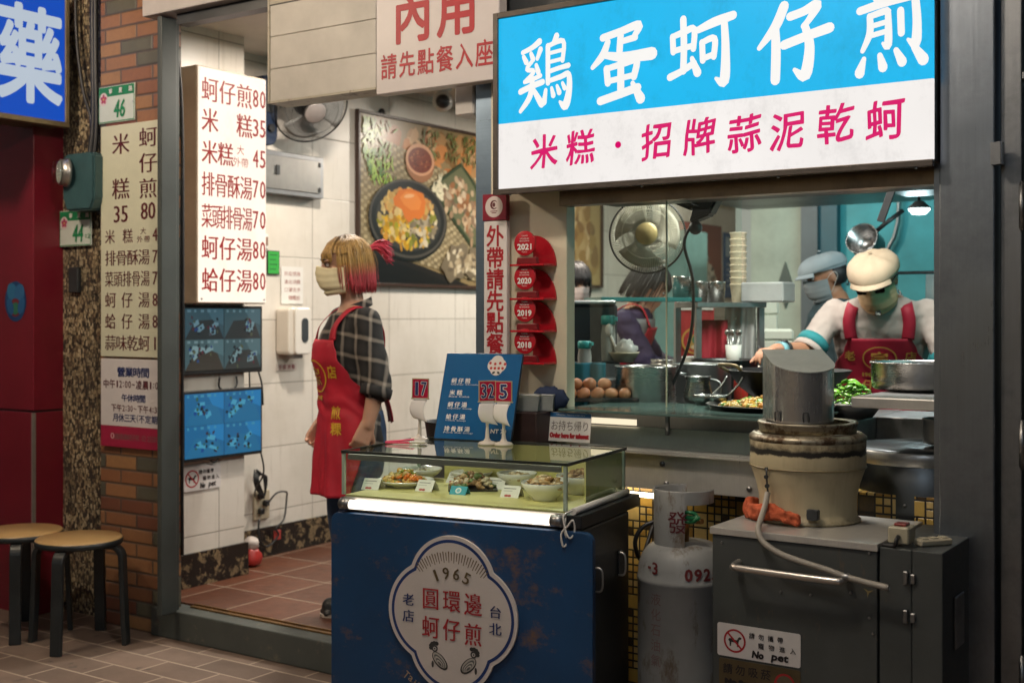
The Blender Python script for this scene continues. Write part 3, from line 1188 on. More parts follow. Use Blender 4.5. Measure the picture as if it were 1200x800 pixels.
# ---- blue pharmacy sign at the very left
ph = thing('pharmacy_sign', 'blue lit projecting sign with one white medicine character above the red front', 'sign', (-4.87, 2.93, 2.275), SIDE)
b = MB()
b.box(0, .605, -.005, .60, -.22, -.012)
b.build('sign_box', mat('sign_box_grey', (.16, .14, .11), .45, .4), ph, bevel=.004)
b = MB()
b.box(0, .605, -.012, .012, -.03, .008)
b.box(.585, .605, .012, .60, -.03, .008)
b.build('sign_frame', mat('old_brass_frame', (.30, .24, .14), .4, .5, var=.3), ph, bevel=.002)
b = MB()
b.box(.001, .584, .013, .60, -.011, 0)
b.build('lit_face', glow('pharmacy_blue', (.004, .085, .58), .70), ph)
b = MB()
put(b, '藥', .405, .295, .345, .46, off=.024, res=4)
b.build('lettering', glow('pharmacy_white', (.66, .76, .88), .62), ph, (0, 0, .002))


# ---- green house number plates
def house_plate(num, small, label, loc, w=.205, h=.16):
    t_ = thing('house_number_plate', label, 'sign', loc, FRONT)
    b = MB()
    b.box(0, w, 0, h, -.006, 0, .002)
    b.build('plate', ink('plate_white', (.62, .68, .62), .3), t_)
    b = MB()
    b.ink_rect(.004, h * .72, w - .004, h - .004, (.008, .20, .075), 0)
    for a, c_, d, e in ((.003, .003, w - .003, .007), (.003, h - .007, w - .003, h - .003), (.003, .003, .006, h - .003), (w - .006, .003, w - .003, h - .003)):
        b.ink_rect(a, c_, d, e, (.01, .22, .08), 1)
    b.ink_disc(.036, h * .66, .028, .030, (.72, .62, .62), 1)
    for k in range(5):
        a = k * 2 * PI / 5 + .3
        b.ink_disc(.036 + .012 * math.cos(a), h * .66 + .012 * math.sin(a), .011, .008, (.42, .05, .13), 2, rot=a)
    b.ink_disc(.036, h * .66, .005, .005, (.6, .4, .1), 3)
    b.build('print', M_PRINT, t_, (0, 0, .0004))
    b = MB()
    put(b, num, w * .60, h * .36, .075, .078, off=.02, shear=.1)
    if small:
        row(b, small, w * .82, w * .98, h * .27, .017, .02, off=.02)
    b.build('lettering', INK_GREEN, t_, (0, 0, .003))
    b = MB()
    row(b, '寧夏路', .075, w - .012, h * .855, .026, off=.02)
    b.build('lettering', INK_WHITE, t_, (0, 0, .003))
    b = MB()
    for x in (.01, w - .01):
        b.cyl((x, h / 2, 0), (x, h / 2, .003), .003)
    b.build('screws', M_SCREW, t_)


house_plate('46', '', 'green and white house plate number 46 above the cream menu board', (-4.662, 3.543, 2.262), .25, .165)
house_plate('44', '之2', 'green and white house plate number 44 under the electricity meter', (-5.0, 3.58, 1.717), .235, .168)

# ---- dine-in sign and the white boarded box
wb = thing('shutter_box', 'plain white boarded box with dirty edges hanging under the door lintel', 'shutter box', (-3.505, 3.47, 2.238), FRONT)
M_OLDWHITE = worn_paint_mat('old_white_boards', (.50, .47, .42), (.34, .27, .18), (1.5, 6, 6), .66, .8)
b = MB()
for k in range(3):
    b.box(.004, .551, .004 + k * .128, .004 + k * .128 + .1265, -.09, 0, .002)
b.build('boards', M_OLDWHITE, wb)
b = MB()
b.box(0, .551, -.004, .004, -.11, .004)
b.box(-.006, .004, -.004, .45, -.11, .004)
b.box(.004, .551, .387, .45, -.11, .002)
b.build('edge_trim', worn_paint_mat('trim_cream', (.40, .36, .28), (.1, .07, .05), (6, 6, 6), .55, .65), wb)
dn = thing('dine_in_sign', 'white sign with large red dine-in characters hanging over the doorway', 'sign', (-2.952, 3.47, 2.213), FRONT)
b = MB()
b.box(0, .555, 0, .46, -.05, 0, .003)
b.build('board', mat('dine_in_white', (.54, .49, .48), .4, var=.05), dn)
b = MB()
put(b, '內', .172, .268, .185, .195, off=.026, res=3)
put(b, '用', .375, .268, .185, .195, off=.026, res=3)
row(b, '請先點餐入座', .022, .532, .098, .079, .098, off=.016)
b.build('lettering', INK_RED, dn, (0, 0, .001))

# ---- narrow takeout sign on the door post
tk = thing('takeout_strip_sign', 'narrow white upright sign with red takeout notice and round seal on top', 'sign', (-2.483, 3.5, .93), FRONT)
b = MB()
b.box(0, .098, 0, .795, -.02, 0, .002)
b.build('board', mat('strip_white', (.72, .67, .64), .4, var=.05), tk)
b = MB()
b.box(-.004, .098, .797, .89, -.02, .003, .002)
b.build('seal_plate', mat('seal_crimson', (.23, .012, .03), .35), tk)
b = MB()
column(b, '外帶請先點餐·付款', .049, .782, .10, .076, .078, off=.022)
b.build('lettering', INK_RED, tk, (0, 0, .001))
b = MB()
b.ink_disc(.046, .845, .037, .037, (.70, .60, .56), 0)
b.ink_disc(.046, .852, .016, .016, (.12, .02, .025), 1, a0=.8, a1=5.4)
b.ink_disc(.049, .852, .010, .012, (.70, .60, .56), 2)
b.ink_disc(.046, .852, .006, .008, (.12, .02, .025), 3)
for k, (y, w) in enumerate(((.828, .03), (.822, .02))):
    b.ink_rect(.046 - w / 2, y, .046 + w / 2, y + .003, (.2, .05, .05), 2)
b.build('seal_print', M_PRINT, tk, (0, 0, .0035))

# ---- four red award plaques
M_AWARD = mat('award_red', (.42, .012, .022), .25, var=.1, bump=0)
M_AWARDB = mat('award_dark_red', (.16, .01, .014), .3, var=.15)
proto = None
for k, (yr, z) in enumerate((('2021', 1.642), ('2020', 1.526), ('2019', 1.416), ('2018', 1.307))):
    t_ = thing('award_plaque', ['topmost red award plaque, year 2021, on the cream panel', 'red award plaque for 2020, second from the top of the column', 'red award plaque for 2019, third from the top of the column', 'lowest red award plaque, year 2018, above the blue cloth'][k], 'award plaque', (-2.298, 3.488, z), FRONT, 'award plaques on the cream panel')
    b = MB()
    b.lathe([(0, 0), (.043, 0), (.043, .008), (0, .008)], n=36)
    b.build('disc', M_AWARD, t_, bevel=.001)
    b = MB()
    pts = [(-.005, -.075)] + [(.088 - .088 * (1 - math.cos(a)), -.075 + .105 * math.sin(a)) for a in [q * PI / 24 for q in range(13)]][::1] + [(-.005, .03)]
    b.prism(pts, -.06, -.052)
    b.build('back_plate', M_AWARD, t_)
    b = MB()
    b.box(-.052, .088, -.078, -.071, -.06, .022, .001)
    b.build('shelf', M_AWARD, t_)
    b = MB()
    b.prism([(-.036, -.070), (.05, -.070), (.044, -.048), (-.032, -.048)], -.012, .006)
    b.build('base_block', M_AWARDB, t_, bevel=.002)
    b = MB()
    put(b, yr, 0, -.012, .056, .019, off=.02, z=.0)
    put(b, 'TAIPEI', 0, .026, .024, .004)
    put(b, 'MICHELIN', 0, .016, .036, .005)
    put(b, 'BIB GOURMAND', 0, .008, .04, .004)
    put(b, 'Taiwan', 0, -.029, .022, .004)
    b.build('lettering', INK_WHITE, t_, (0, 0, .009))

# ================================================================== THE CART AND WHAT STANDS ON IT
M_FOOD = printed('cooked_food', .20)
M_LIME = mat('lime_board', (.58, .53, .21), .4, var=.06)
M_CHINA = mat('glazed_china', (.70, .69, .64), .18, var=.04, bump=0)
M_PAPER = mat('white_card', (.72, .70, .66), .6, var=.05)
M_TUBE = glow('tube_light', (1., .86, .70), 3.2, uneven=.02)
M_BLUEP = worn_paint_mat('worn_blue_paint', (.0045, .048, .138), (.16, .09, .055), (2.4, 3, 24), .545, .68, .38)
M_NAVYBODY = mat('black_cart_body', (.018, .019, .021), .4, var=.4)
M_ALU = mat('aluminium', (.55, .53, .50), .35, .9, var=.12)
M_BLUEBOARD = mat('blue_menu_print', (.006, .085, .23), .35, var=.06, bump=0)

CO, CPH = Vector((-2.543, 2.778, 0)), R(8)
CM = Matrix.Translation(CO) @ Matrix.Rotation(CPH, 4, 'Z')


def onc(x, y, z):
    return tuple(CM @ Vector((x, y, z)))


cart = thing('food_cart', 'blue distressed food cart with a glass showcase and round shop emblem on its front', 'food cart', CO, CPH)
b = MB()
b.box(.022, .815, .024, .41, .07, .797)
b.build('body', M_NAVYBODY, cart, bevel=.006)
for x, y in ((.1, .08), (.74, .08), (.1, .36), (.74, .36)):
    b = MB()
    b.cyl((x - .012, y, .034), (x + .012, y, .034), .034, n=20)
    b.box(x - .018, x + .018, y - .015, y + .015, .06, .07)
    b.build('wheel', M_BLACK, cart)


def rrect(x0, x1, y0, y1, r, n=6):
    p = []
    for cx, cy, a in ((x1 - r, y1 - r, 0), (x0 + r, y1 - r, PI / 2), (x0 + r, y0 + r, PI), (x1 - r, y0 + r, 1.5 * PI)):
        p += [(cx + r * math.cos(a + q * PI / 2 / n), cy + r * math.sin(a + q * PI / 2 / n)) for q in range(n + 1)]
    return p


b = MB()
b.prism(rrect(0, .862, .075, .797, .028), -.022, 0)
fp = b.build('front_panel', M_BLUEP, cart, (0, 0, 0), FRONT, bevel=.002)


# emblem: a rounded square with its corners cut in, in three nested tones
def quatre(h, w, k=1.):
    pts = []
    for i in range(120):
        a = 2 * PI * i / 120
        c, s_ = math.cos(a), math.sin(a)
        best = 0
        # union of two ellipses, one tall and one wide
        for ax, ay in ((w * .685, h), (w, h * .66)):
            best = max(best, 1 / math.sqrt((c / ax) ** 2 + (s_ / ay) ** 2))
        # wide lobe: rounder top
        pts.append((best * c * k, best * s_ * k))
    return pts


def quatre2(h, w, inset=0.):
    """four arcs: a big circle above and below, small ones left and right, meeting in notches"""
    out = []
    rt = .137
    for i in range(160):
        a = 2 * PI * i / 160
        d = Vector((math.cos(a), math.sin(a)))
        best = 0
        for cx, cy, r in ((0, h - .142, .142), (0, -h + .142, .142), (-w + .150, 0, .150), (w - .150, 0, .150), (0, 0, .17)):
            r -= inset
            c = Vector((cx, cy))
            bb = d.dot(c)
            disc = bb * bb - c.length_squared + r * r
            if disc >= 0:
                best = max(best, bb + math.sqrt(disc))
        out.append((d.x * best, d.y * best))
    return out


em = MB()
em.prism(quatre2(.228, .213), -.008, 0)
emb = em.build('emblem_board', mat('emblem_white', (.66, .60, .56), .45, var=.06), cart, (.4245, -.0085, .530), FRONT)
b = MB()
b.ink_poly(quatre2(.228, .213, .011), (.008, .035, .16), 0)
b.ink_poly(quatre2(.228, .213, .020), (.66, .60, .56), 1)
for k in range(29):
    a = R(90 + (k - 14) * 3.0)
    r0, r1 = (.150, .183) if k % 2 else (.156, .180)
    c0 = Vector((0, .0))
    d = Vector((math.cos(a), math.sin(a)))
    nrm = Vector((-d.y, d.x)) * .0011
    p0, p1 = d * r0, d * r1
    b.ink_poly([p0 - nrm, p1 - nrm * 1.6, p1 + nrm * 1.6, p0 + nrm], (.13, .085, .035), 2)
# the two oysters, engraved
for sx, cx, cy in ((1, -.042, -.130), (-1, .060, -.133)):
    for q in range(5):
        a = 1.2 + q * .55
        b.ink_disc(cx - sx * .012 + .014 * math.cos(a) * sx, cy + .03 + .012 * math.sin(a), .007, .006, (.035, .035, .035), 3)
    b.ink_disc(cx + sx * .004, cy - .008, .032, .017, (.03, .03, .03), 4, rot=-sx * .75)
    b.ink_disc(cx + sx * .003, cy - .006, .028, .0135, (.42, .40, .36), 5, rot=-sx * .75)
    for q in range(5):
        b.ink_disc(cx + sx * .004, cy - .008 - .002 * q, .024 - .004 * q, .009 - .0015 * q, (.12, .12, .12) if q % 2 == 0 else (.5, .47, .43), 6 + q, rot=-sx * .75)
    b.ink_disc(cx - sx * .013, cy + .026, .010, .010, (.05, .05, .05), 5)
    b.ink_disc(cx - sx * .013, cy + .026, .0055, .0055, (.55, .52, .48), 6)
    b.ink_disc(cx - sx * .013, cy + .026, .0025, .0025, (.05, .05, .05), 7)
    b.ink_disc(cx - sx * .02, cy - .02, .004, .010, (.05, .05, .05), 3)
b.build('print', M_PRINT, emb, (0, 0, .0006))
b = MB()
for k, ch in enumerate('1965'):
    a = R(90 - (k - 1.5) * 15.5)
    put(b, ch, .128 * math.cos(a), .128 * math.sin(a) - .008, .020 if ch != '1' else .008, .034, rot=a - PI / 2, ming=.04)
b.build('lettering', ink('olive_brown', (.11, .075, .03)), emb, (0, 0, .0024))
b = MB()
for ch, x, y in zip('圓環邊蚵仔煎', (.356, .426, .496, .356, .426, .496), (.571, .570, .567, .487, .486, .481)):
    put(b, ch, x - .4245, y - .53, .060, .068, ming=.016)
b.build('lettering', ink('emblem_red', (.36, .014, .022)), emb, (0, 0, .0024))
b = MB()
for ch, x, y in zip('老店台北', (.281, .281, .568, .568), (.560, .512, .553, .505)):
    put(b, ch, x - .4245, y - .53, .041, .038, ming=.02)
b.build('lettering', INK_NAVY, emb, (0, 0, .0024))
b = MB()
txt = 'Taiwan Oyster Omelet'
for k, ch in enumerate(txt):
    if ch == ' ':
        continue
    a = R(-128 + k * 76 / (len(txt) - 1) * 1.0)
    wl = .013 if ch not in 'il' else .005
    put(b, ch, .252 * math.cos(a), .235 * math.sin(a) - .01, wl, .024 if ch.isupper() or ch in 'lt' else .016, rot=a + PI / 2, ming=.06)
b.build('lettering', ink('tan', (.36, .26, .17)), emb, (0, 0, -.006))

# showcase
b = MB()
b.box(.012, .816, .03, .505, .800, .838)
b.build('deck', M_NAVYBODY, cart, bevel=.003)
b = MB()
b.box(.022, .760, .046, .500, .8385, .845)
b.box(.12, .760, .494, .500, .846, .972)
b.box(.754, .7585, .20, .493, .846, .968)
b.build('lime_lining', M_LIME, cart)
for n_, q in (('glass_pane', (.016, .766, .040, .045, .846, .973)), ('glass_pane', (.016, .021, .0455, .50, .846, .973)), ('glass_pane', (.761, .766, .0455, .50, .846, .973)), ('glass_top', (.014, .768, .038, .507, .974, .980))):
    b = MB()
    b.box(*q)
    b.build(n_, M_GLASS, cart)
b = MB()
for q in ((.012, .770, .0355, .0395, .973, .9815), (.767, .771, .0400, .507, .972, .9815), (.012, .0155, .0400, .507, .972, .9815), (.012, .770, .5055, .5085, .972, .9815)):
    b.box(*q)
b.build('edge_strip', mat('dark_edge', (.02, .026, .022), .3, var=.2), cart)
for x, y in ((.0165, .0405), (.7605, .0405), (.7605, .497), (.0165, .497)):
    b = MB()
    b.box(x - .003, x + .007, y - .003, y + .006, .846, .9715)
    b.build('corner_post', mat('glass_edge_green', (.34, .42, .33), .2, var=.1), cart)
b = MB()
b.box(.03, .745, .046, .056, .953, .970)
b.build('inner_rail', M_ALU, cart)
b = MB()
b.box(.05, .735, .0562, .064, .956, .967)
b.build('led_strip', glow('led_strip', (1., .86, .64), 8.), cart)
tl = thing('', '', '')
bpy.data.objects.remove(tl)
b = MB()
b.cyl((.065, .008, .823), (.735, .008, .823), .0135, n=20)
tube_ = b.build('tube_lamp', M_TUBE, cart)
for x0, x1 in ((.03, .066), (.734, .772)):
    b = MB()
    b.cyl((x0, .008, .823), (x1, .008, .823), .0165, n=20)
    b.cyl((x0 - .004, .008, .823), (x0, .008, .823), .012, n=20)
    b.build('end_cap', M_STEELD, tube_)
b = MB()
b.box(.03, .772, .0245, .030, .803, .842)
b.build('lamp_batten', M_ALU, tube_)
b = MB()
b.cyl((.79, .03, .848), (.79, .46, .848), .010, n=14)
b.build('cable_duct', M_WHITE, cart)
b = MB()
b.tube([(.772, .02, .83), (.778, .0, .80), (.784, .004, .77), (.776, -.004, .755), (.770, -.004, .79), (.790, -.002, .815), (.803, .0, .83), (.806, .006, .80), (.796, -.004, .78), (.783, -.004, .80), (.775, .0, .84), (.79, .025, .852)], .0028, 6, sub=5)
b.build('tied_cord', M_WHITE, cart)
for y, z in ((.144, .643), (.328, .655)):
    b = MB()
    b.box(.8155, .820, y - .016, y + .016, z - .038, z + .038, .001)
    b.build('latch_plate', M_DARK, cart)
for y, z in ((.144, .643), (.328, .655)):
    b = MB()
    b.tube([(.819, y - .02, z + .034), (.838, y - .02, z + .030), (.842, y - .02, z), (.838, y - .02, z - .030), (.819, y - .02, z - .034)], .0032, 8, sub=3)
    b.build('handle', M_ALU, cart)


def heap(mb, cx, cy, z, rx, ry, h, cols, n, r0, r1, seed, flat=.6):
    rr = random.Random(seed)
    for k in range(n):
        a, q = rr.uniform(0, 2 * PI), math.sqrt(rr.random())
        x, y = cx + rx * q * math.cos(a), cy + ry * q * math.sin(a)
        zz = z + h * (1 - q * q) * rr.uniform(.5, 1.05)
        r = rr.uniform(r0, r1)
        c = rr.choice(cols)
        mb.lump((x, y, zz), r, (1, rr.uniform(.6, 1.2), flat * rr.uniform(.7, 1.3)), sc(c, rr.uniform(.8, 1.2)), (rr.uniform(-.5, .5), rr.uniform(-.5, .5), rr.uniform(0, 3)), .16, rr=rr)


YEL = [(.62, .36, .06), (.66, .44, .12), (.55, .24, .03), (.68, .52, .22), (.28, .30, .05)]
CLAM = [(.42, .26, .12), (.55, .40, .22), (.30, .17, .08), (.62, .52, .36), (.20, .12, .06), (.14, .2, .06)]
BROWN = [(.36, .20, .08), (.46, .28, .12), (.25, .13, .05), (.52, .36, .18), (.4, .3, .2)]
PALE = [(.60, .46, .28), (.66, .54, .36), (.5, .34, .18)]


def round_dish(name, label, cat, x, y, z, r, hgt, food, rot=0., foot=.6, thick=.004, deco=False, mtl=None):
    t_ = thing(name, label, cat, onc(x, y, z), CPH + rot)
    b = MB()
    f = r * foot
    b.lathe([(0, .004), (f * .9, .004), (f * .95, .0), (f, .0), (f * 1.02, .006), (r * .82, hgt * .55), (r, hgt), (r - thick * .6, hgt + .002), (r - thick, hgt), (r * .78, hgt * .6), (f * .9, .011), (0, .010)], n=48, cap=False)
    b.build('dish', mtl or M_CHINA, t_)
    if deco:
        b = MB()
        b.lathe([(r * .99, hgt + .0025), (r * .93, hgt - .004), (r * .88, hgt - .014)], n=48, cap=False)
        b.build('blue_band', MATS.get('blue_band') or band_mat(), t_)
    b = MB()
    food(b)
    b.build('food', M_FOOD, t_)
    return t_


def band_mat():
    t = NT('blue_band')
    g = t.n('ShaderNodeTexCoord')
    sp = t.n('ShaderNodeSeparateXYZ', i_0=g.outputs['Object'])
    ang = t.math('ARCTAN2', sp.outputs[1], sp.outputs[0])
    w = t.math('SINE', t.math('MULTIPLY', ang, 34.))
    col = t.mix(t.ramp(w, [(.45, 0.), (.55, 1.)]), (.07, .10, .34), (.45, .48, .62))
    MATS['blue_band'] = t.bsdf(col, .2)
    return t.m


ZD = .8452
round_dish('omelette_plate', 'white oval plate with a yellow oyster omelette and orange sauce in the glass case', 'plate of food', .092, .285, ZD, .094, .020,
           lambda b: (heap(b, -.010, .012, .013, .072, .058, .034, YEL, 110, .008, .015, 3), heap(b, .022, -.016, .026, .042, .030, .014, [(.66, .17, .02), (.70, .24, .03)], 34, .008, .013, 4, .4)), foot=.65)
t_ = thing('clam_platter', 'black square platter heaped with garlic clams in the middle of the glass case', 'plate of food', onc(.315, .330, ZD), CPH + .5)
b = MB()
b.prism([(-.078, -.078), (.078, -.078), (.078, .078), (-.078, .078)], 0, .006, bev=.002)
for k in range(4):
    M = Matrix.Rotation(k * PI / 2, 4, 'Z')
    b.box(-.088, .088, .074, .082, .004, .018, .002, M @ Matrix.Rotation(-.25, 4, 'X'))
b.build('platter', mat('black_lacquer', (.02, .018, .016), .2), t_)
b = MB()
heap(b, 0, 0, .010, .070, .066, .036, CLAM, 120, .008, .015, 8)
b.build('food', M_FOOD, t_)
round_dish('meat_stew_bowl', 'white bowl with blue rim and pale meat at the front right of the glass case', 'bowl of food', .620, .215, ZD, .073, .052,
           lambda b: heap(b, 0, 0, .040, .054, .054, .030, PALE + BROWN[:2], 60, .009, .017, 11), foot=.5, deco=True)
round_dish('brown_stew_bowl', 'blue rimmed white bowl of dark brown stew, back right of the glass case', 'bowl of food', .668, .375, ZD, .076, .056,
           lambda b: heap(b, 0, 0, .046, .058, .058, .026, BROWN, 80, .008, .014, 12), foot=.5, deco=True)
round_dish('rice_cake_bowl', 'plain white bowl of pale rice cake behind the black platter', 'bowl of food', .430, .415, ZD, .066, .046,
           lambda b: heap(b, 0, 0, .030, .05, .05, .016, PALE, 40, .007, .012, 13), foot=.5)
round_dish('soup_bowl', 'shallow white bowl at the back left of the glass case', 'bowl of food', .060, .445, ZD, .070, .036,
           lambda b: heap(b, 0, 0, .022, .05, .05, .010, [(.42, .44, .22), (.6, .56, .4), (.3, .2, .1)], 40, .006, .010, 14), foot=.5)
round_dish('oyster_soup_bowl', 'wide white bowl at the back behind the black clam platter', 'bowl of food', .245, .455, ZD, .070, .034,
           lambda b: heap(b, 0, 0, .022, .05, .05, .010, [(.5, .46, .34), (.3, .28, .2), (.6, .5, .3)], 40, .006, .010, 15), foot=.5)

# price cards in the case
for lab, x, y, rz, kind in (('folded white price card left of the omelette plate', -.0 + .036, .160, .1, 0), ('white price card between omelette and clams, rear one', .205, .40, -.1, 0),
                            ('white price card between omelette and clams, front one', .208, .200, .0, 0), ('white price card before the meat stew bowl', .505, .205, .05, 0),
                            ('small white price card behind the omelette plate', .045, .375, .3, 0), ('white price card behind the clam platter', .385, .345, .0, 0), ('teal card with a white ring before the clam platter', .335, .190, .05, 1)):
    t_ = thing('price_card', lab, 'price card', onc(x, y, ZD), CPH + rz, 'cards in the glass case')
    b = MB()
    tilt = Matrix.Rotation(R(-38), 4, 'X')
    w, h = (.030, .042) if not kind else (.028, .030)
    b.box(-w, w, -.0006, .0006, 0, h, .0003, tilt)
    b.box(-w, w, -.0006, .0006, 0, h, .0003, Matrix.Translation((0, 2 * h * math.sin(R(38)), 0)) @ Matrix.Rotation(R(38), 4, 'X'))
    b.build('card', M_PAPER if not kind else mat('teal_card', (.03, .30, .40), .5), t_)
    b = MB()
    if not kind:
        b.ink_rect(-w * .8, h * .72, w * .55, h * .80, (.25, .25, .25), 0)
        b.ink_rect(-w * .8, h * .52, w * .2, h * .58, (.45, .45, .45), 0)
        b.ink_disc(-w * .35, h * .16, .007, .004, (.35, .03, .03), 0)
        b.ink_disc(-w * .02, h * .16, .006, .004, (.35, .03, .03), 0)
    else:
        b.ink_disc(0, h * .5, .010, .010, (.75, .8, .8), 0)
        b.ink_disc(0, h * .5, .006, .006, (.2, .5, .6), 1)
    b.build('print', M_PRINT, t_, (0, -.0009, 0), (R(90) + R(-38), 0, 0))


# number stands
def number_stand(num, label, x, y, rz, h=.20, lean=0.):
    t_ = thing('number_stand', label, 'table number stand', onc(x, y, .9805), (0, lean, CPH + rz), 'number stands on the glass case')
    b = MB()
    b.lathe([(0, 0), (.030, 0), (.031, .004), (.026, .009), (.012, .013), (.007, .022), (.0055, .045), (.0045, .06), (.0062, .072), (.0045, .085), (.0038, .13), (0, .131)], n=24, cap=False)
    b.build('pedestal', mat('cream_plastic', (.58, .53, .46), .35, var=.05), t_)
    b = MB()
    b.box(-.022, .022, -.004, .004, .128, .140, .002)
    b.build('clip', mat('clear_clip', (.5, .47, .45), .2), t_)
    b = MB()
    b.box(-.029, .029, -.002, .002, .138, .206, .0008)
    b.box(-.031, .031, -.0025, .0025, .1365, .1405)
    b.build('card', mat('stand_frame', (.45, .36, .22), .35, .2), t_)
    b = MB()
    b.ink_rect(-.026, .1415, .026, .203, (.42, .012, .05), 0)
    b.build('print', M_PRINTG, t_, (0, -.0022, 0), FRONT)
    b = MB()
    w = .017 if len(num) == 2 else .024
    for k, c in enumerate(num):
        x_ = (k - (len(num) - 1) / 2) * .024
        put(b, c, x_, .172, w if c != '1' else w * .55, .044, off=.14)
    b.build('digit_outline', INK_WHITE, t_, (0, -.0032, 0), FRONT)
    b = MB()
    for k, c in enumerate(num):
        x_ = (k - (len(num) - 1) / 2) * .024
        put(b, c, x_, .172, w if c != '1' else w * .55, .044, off=.055)
    b.build('digits', INK_NAVY, t_, (0, -.0036, 0), FRONT)
    b = MB()
    b.grid(lambda u, v: (-.028 + .050 * u - .007 * math.sin(v * 2.8) + .010 * v * v * v, -.006 - .010 * math.sin(v * 3.) * (.4 + .6 * u) - .016 * v ** 3 * u, .132 - .058 * v - .010 * u * v), 8, 10)
    b.build('paper_slip', mat('thin_paper', (.70, .66, .64), .6, var=.04, Transmission_Weight=0.), t_, solid=.0006)


number_stand('17', 'red number 17 stand with a curled paper slip at the left of the glass top', .075, .405, .30, lean=.02)
number_stand('32', 'red number 32 stand with paper slip, partly before the blue menu board', .339, .385, .75)
number_stand('5', 'red number 5 stand with paper slip, rightmost on the glass top', .397, .387, .12)

# the blue menu board on its easel back
mb_ = thing('tabletop_menu', 'blue tilted menu board with white text and cloud shaped emblem on the glass top', 'menu board', onc(.095, .462, .981), (R(-20), 0, CPH + R(3)))
b = MB()
b.box(0, .285, 0, .010, 0, .305, .002)
b.build('board', mat('board_edge_navy', (.012, .03, .06), .4), mb_)
b = MB()
b.ink_rect(.003, .003, .282, .302, (.006, .095, .26), 0)
b.ink_poly([(.195 + q[0] * .16, .262 + q[1] * .155) for q in quatre2(.228, .213)], (.70, .66, .62), 1)
for k in range(4):
    b.ink_disc(.170 + .018 * k, .270 - .003 * (k % 2), .005, .005, (.45, .05, .05), 2)
    b.ink_disc(.175 + .014 * k, .252, .005, .005, (.45, .05, .05), 2)
b.ink_disc(.186, .236, .006, .004, (.05, .05, .05), 2, rot=.6)
b.ink_disc(.204, .236, .006, .004, (.05, .05, .05), 2, rot=-.6)
b.build('print', M_PRINTG, mb_, (0, -.0006, 0), FRONT)
b = MB()
for k, (t_, e1, pr) in enumerate((('蚵仔煎', 'Oyster Omelet', ''), ('米糕', 'Rice Cake', ''), ('蚵仔湯', 'Oyster Soup', ''), ('蛤仔湯', 'Clam Soup', ''), ('排骨酥湯', 'Pork Rib Soup', 'NT 70'))):
    y = .205 - k * .042
    row(b, t_, .035, .035 + .024 * len(t_), y, .021, .019, off=.02)
    put(b, e1, .035 + .0042 * len(e1), y - .0135, .0084 * len(e1), .006)
    if pr:
        put(b, pr, .235, y - .003, .055, .014, off=.01)
    elif k in (1, 2):
        put(b, '大 外', .22, y, .05, .012) if False else row(b, '大小', .20, .25, y + .008, .014)
b.build('lettering', INK_WHITE, mb_, (0, -.0022, 0), FRONT)
b = MB()
b.box(.10, .18, .0, .005, -.24, 0, .001, Matrix.Translation((0, .012, .25)) @ Matrix.Rotation(R(30), 4, 'X'))
b.build('prop', M_BLACK, mb_)

# pink clothes pegs and dish on the glass
t_ = thing('pink_clip', 'bright pink plastic food tongs clip lying on the glass top', 'clip', onc(.075, .285, .9815), CPH + .35)
b = MB()
b.box(-.05, .04, -.012, .012, 0, .006, .003)
b.box(-.05, .045, -.010, .010, .0, .005, .002, Matrix.Translation((0, 0, .007)) @ Matrix.Rotation(-.09, 4, 'Y'))
b.build('jaw', mat('pink_plastic', (.72, .07, .16), .3), t_)
b = MB()
b.box(.03, .085, -.016, .016, .002, .010, .003)
b.build('grip', M_CHINA, t_)
t_ = thing('order_tray', 'round black plastic tray standing behind the blue menu board', 'tray', (-2.62, 3.50, .95), 0)
b = MB()
b.lathe([(0, 0), (.085, 0), (.092, .01), (.10, .065), (.104, .068), (.098, .066), (.088, .012), (0, .008)], n=40, cap=False)
b.build('tray', M_BLACK, t_)
b = MB()
b.box(-.10, .10, -.07, .10, -.95, -.003, .004)
b.build('stand', M_STEELD, t_)

# ================================================================== STREET SIDE THINGS
M_STOOLTOP = mat('birch_laminate', (.52, .34, .15), .38, var=.1, scale=4)
M_STOOLLEG = mat('black_lacquered_ply', (.016, .020, .022), .38, var=.3)


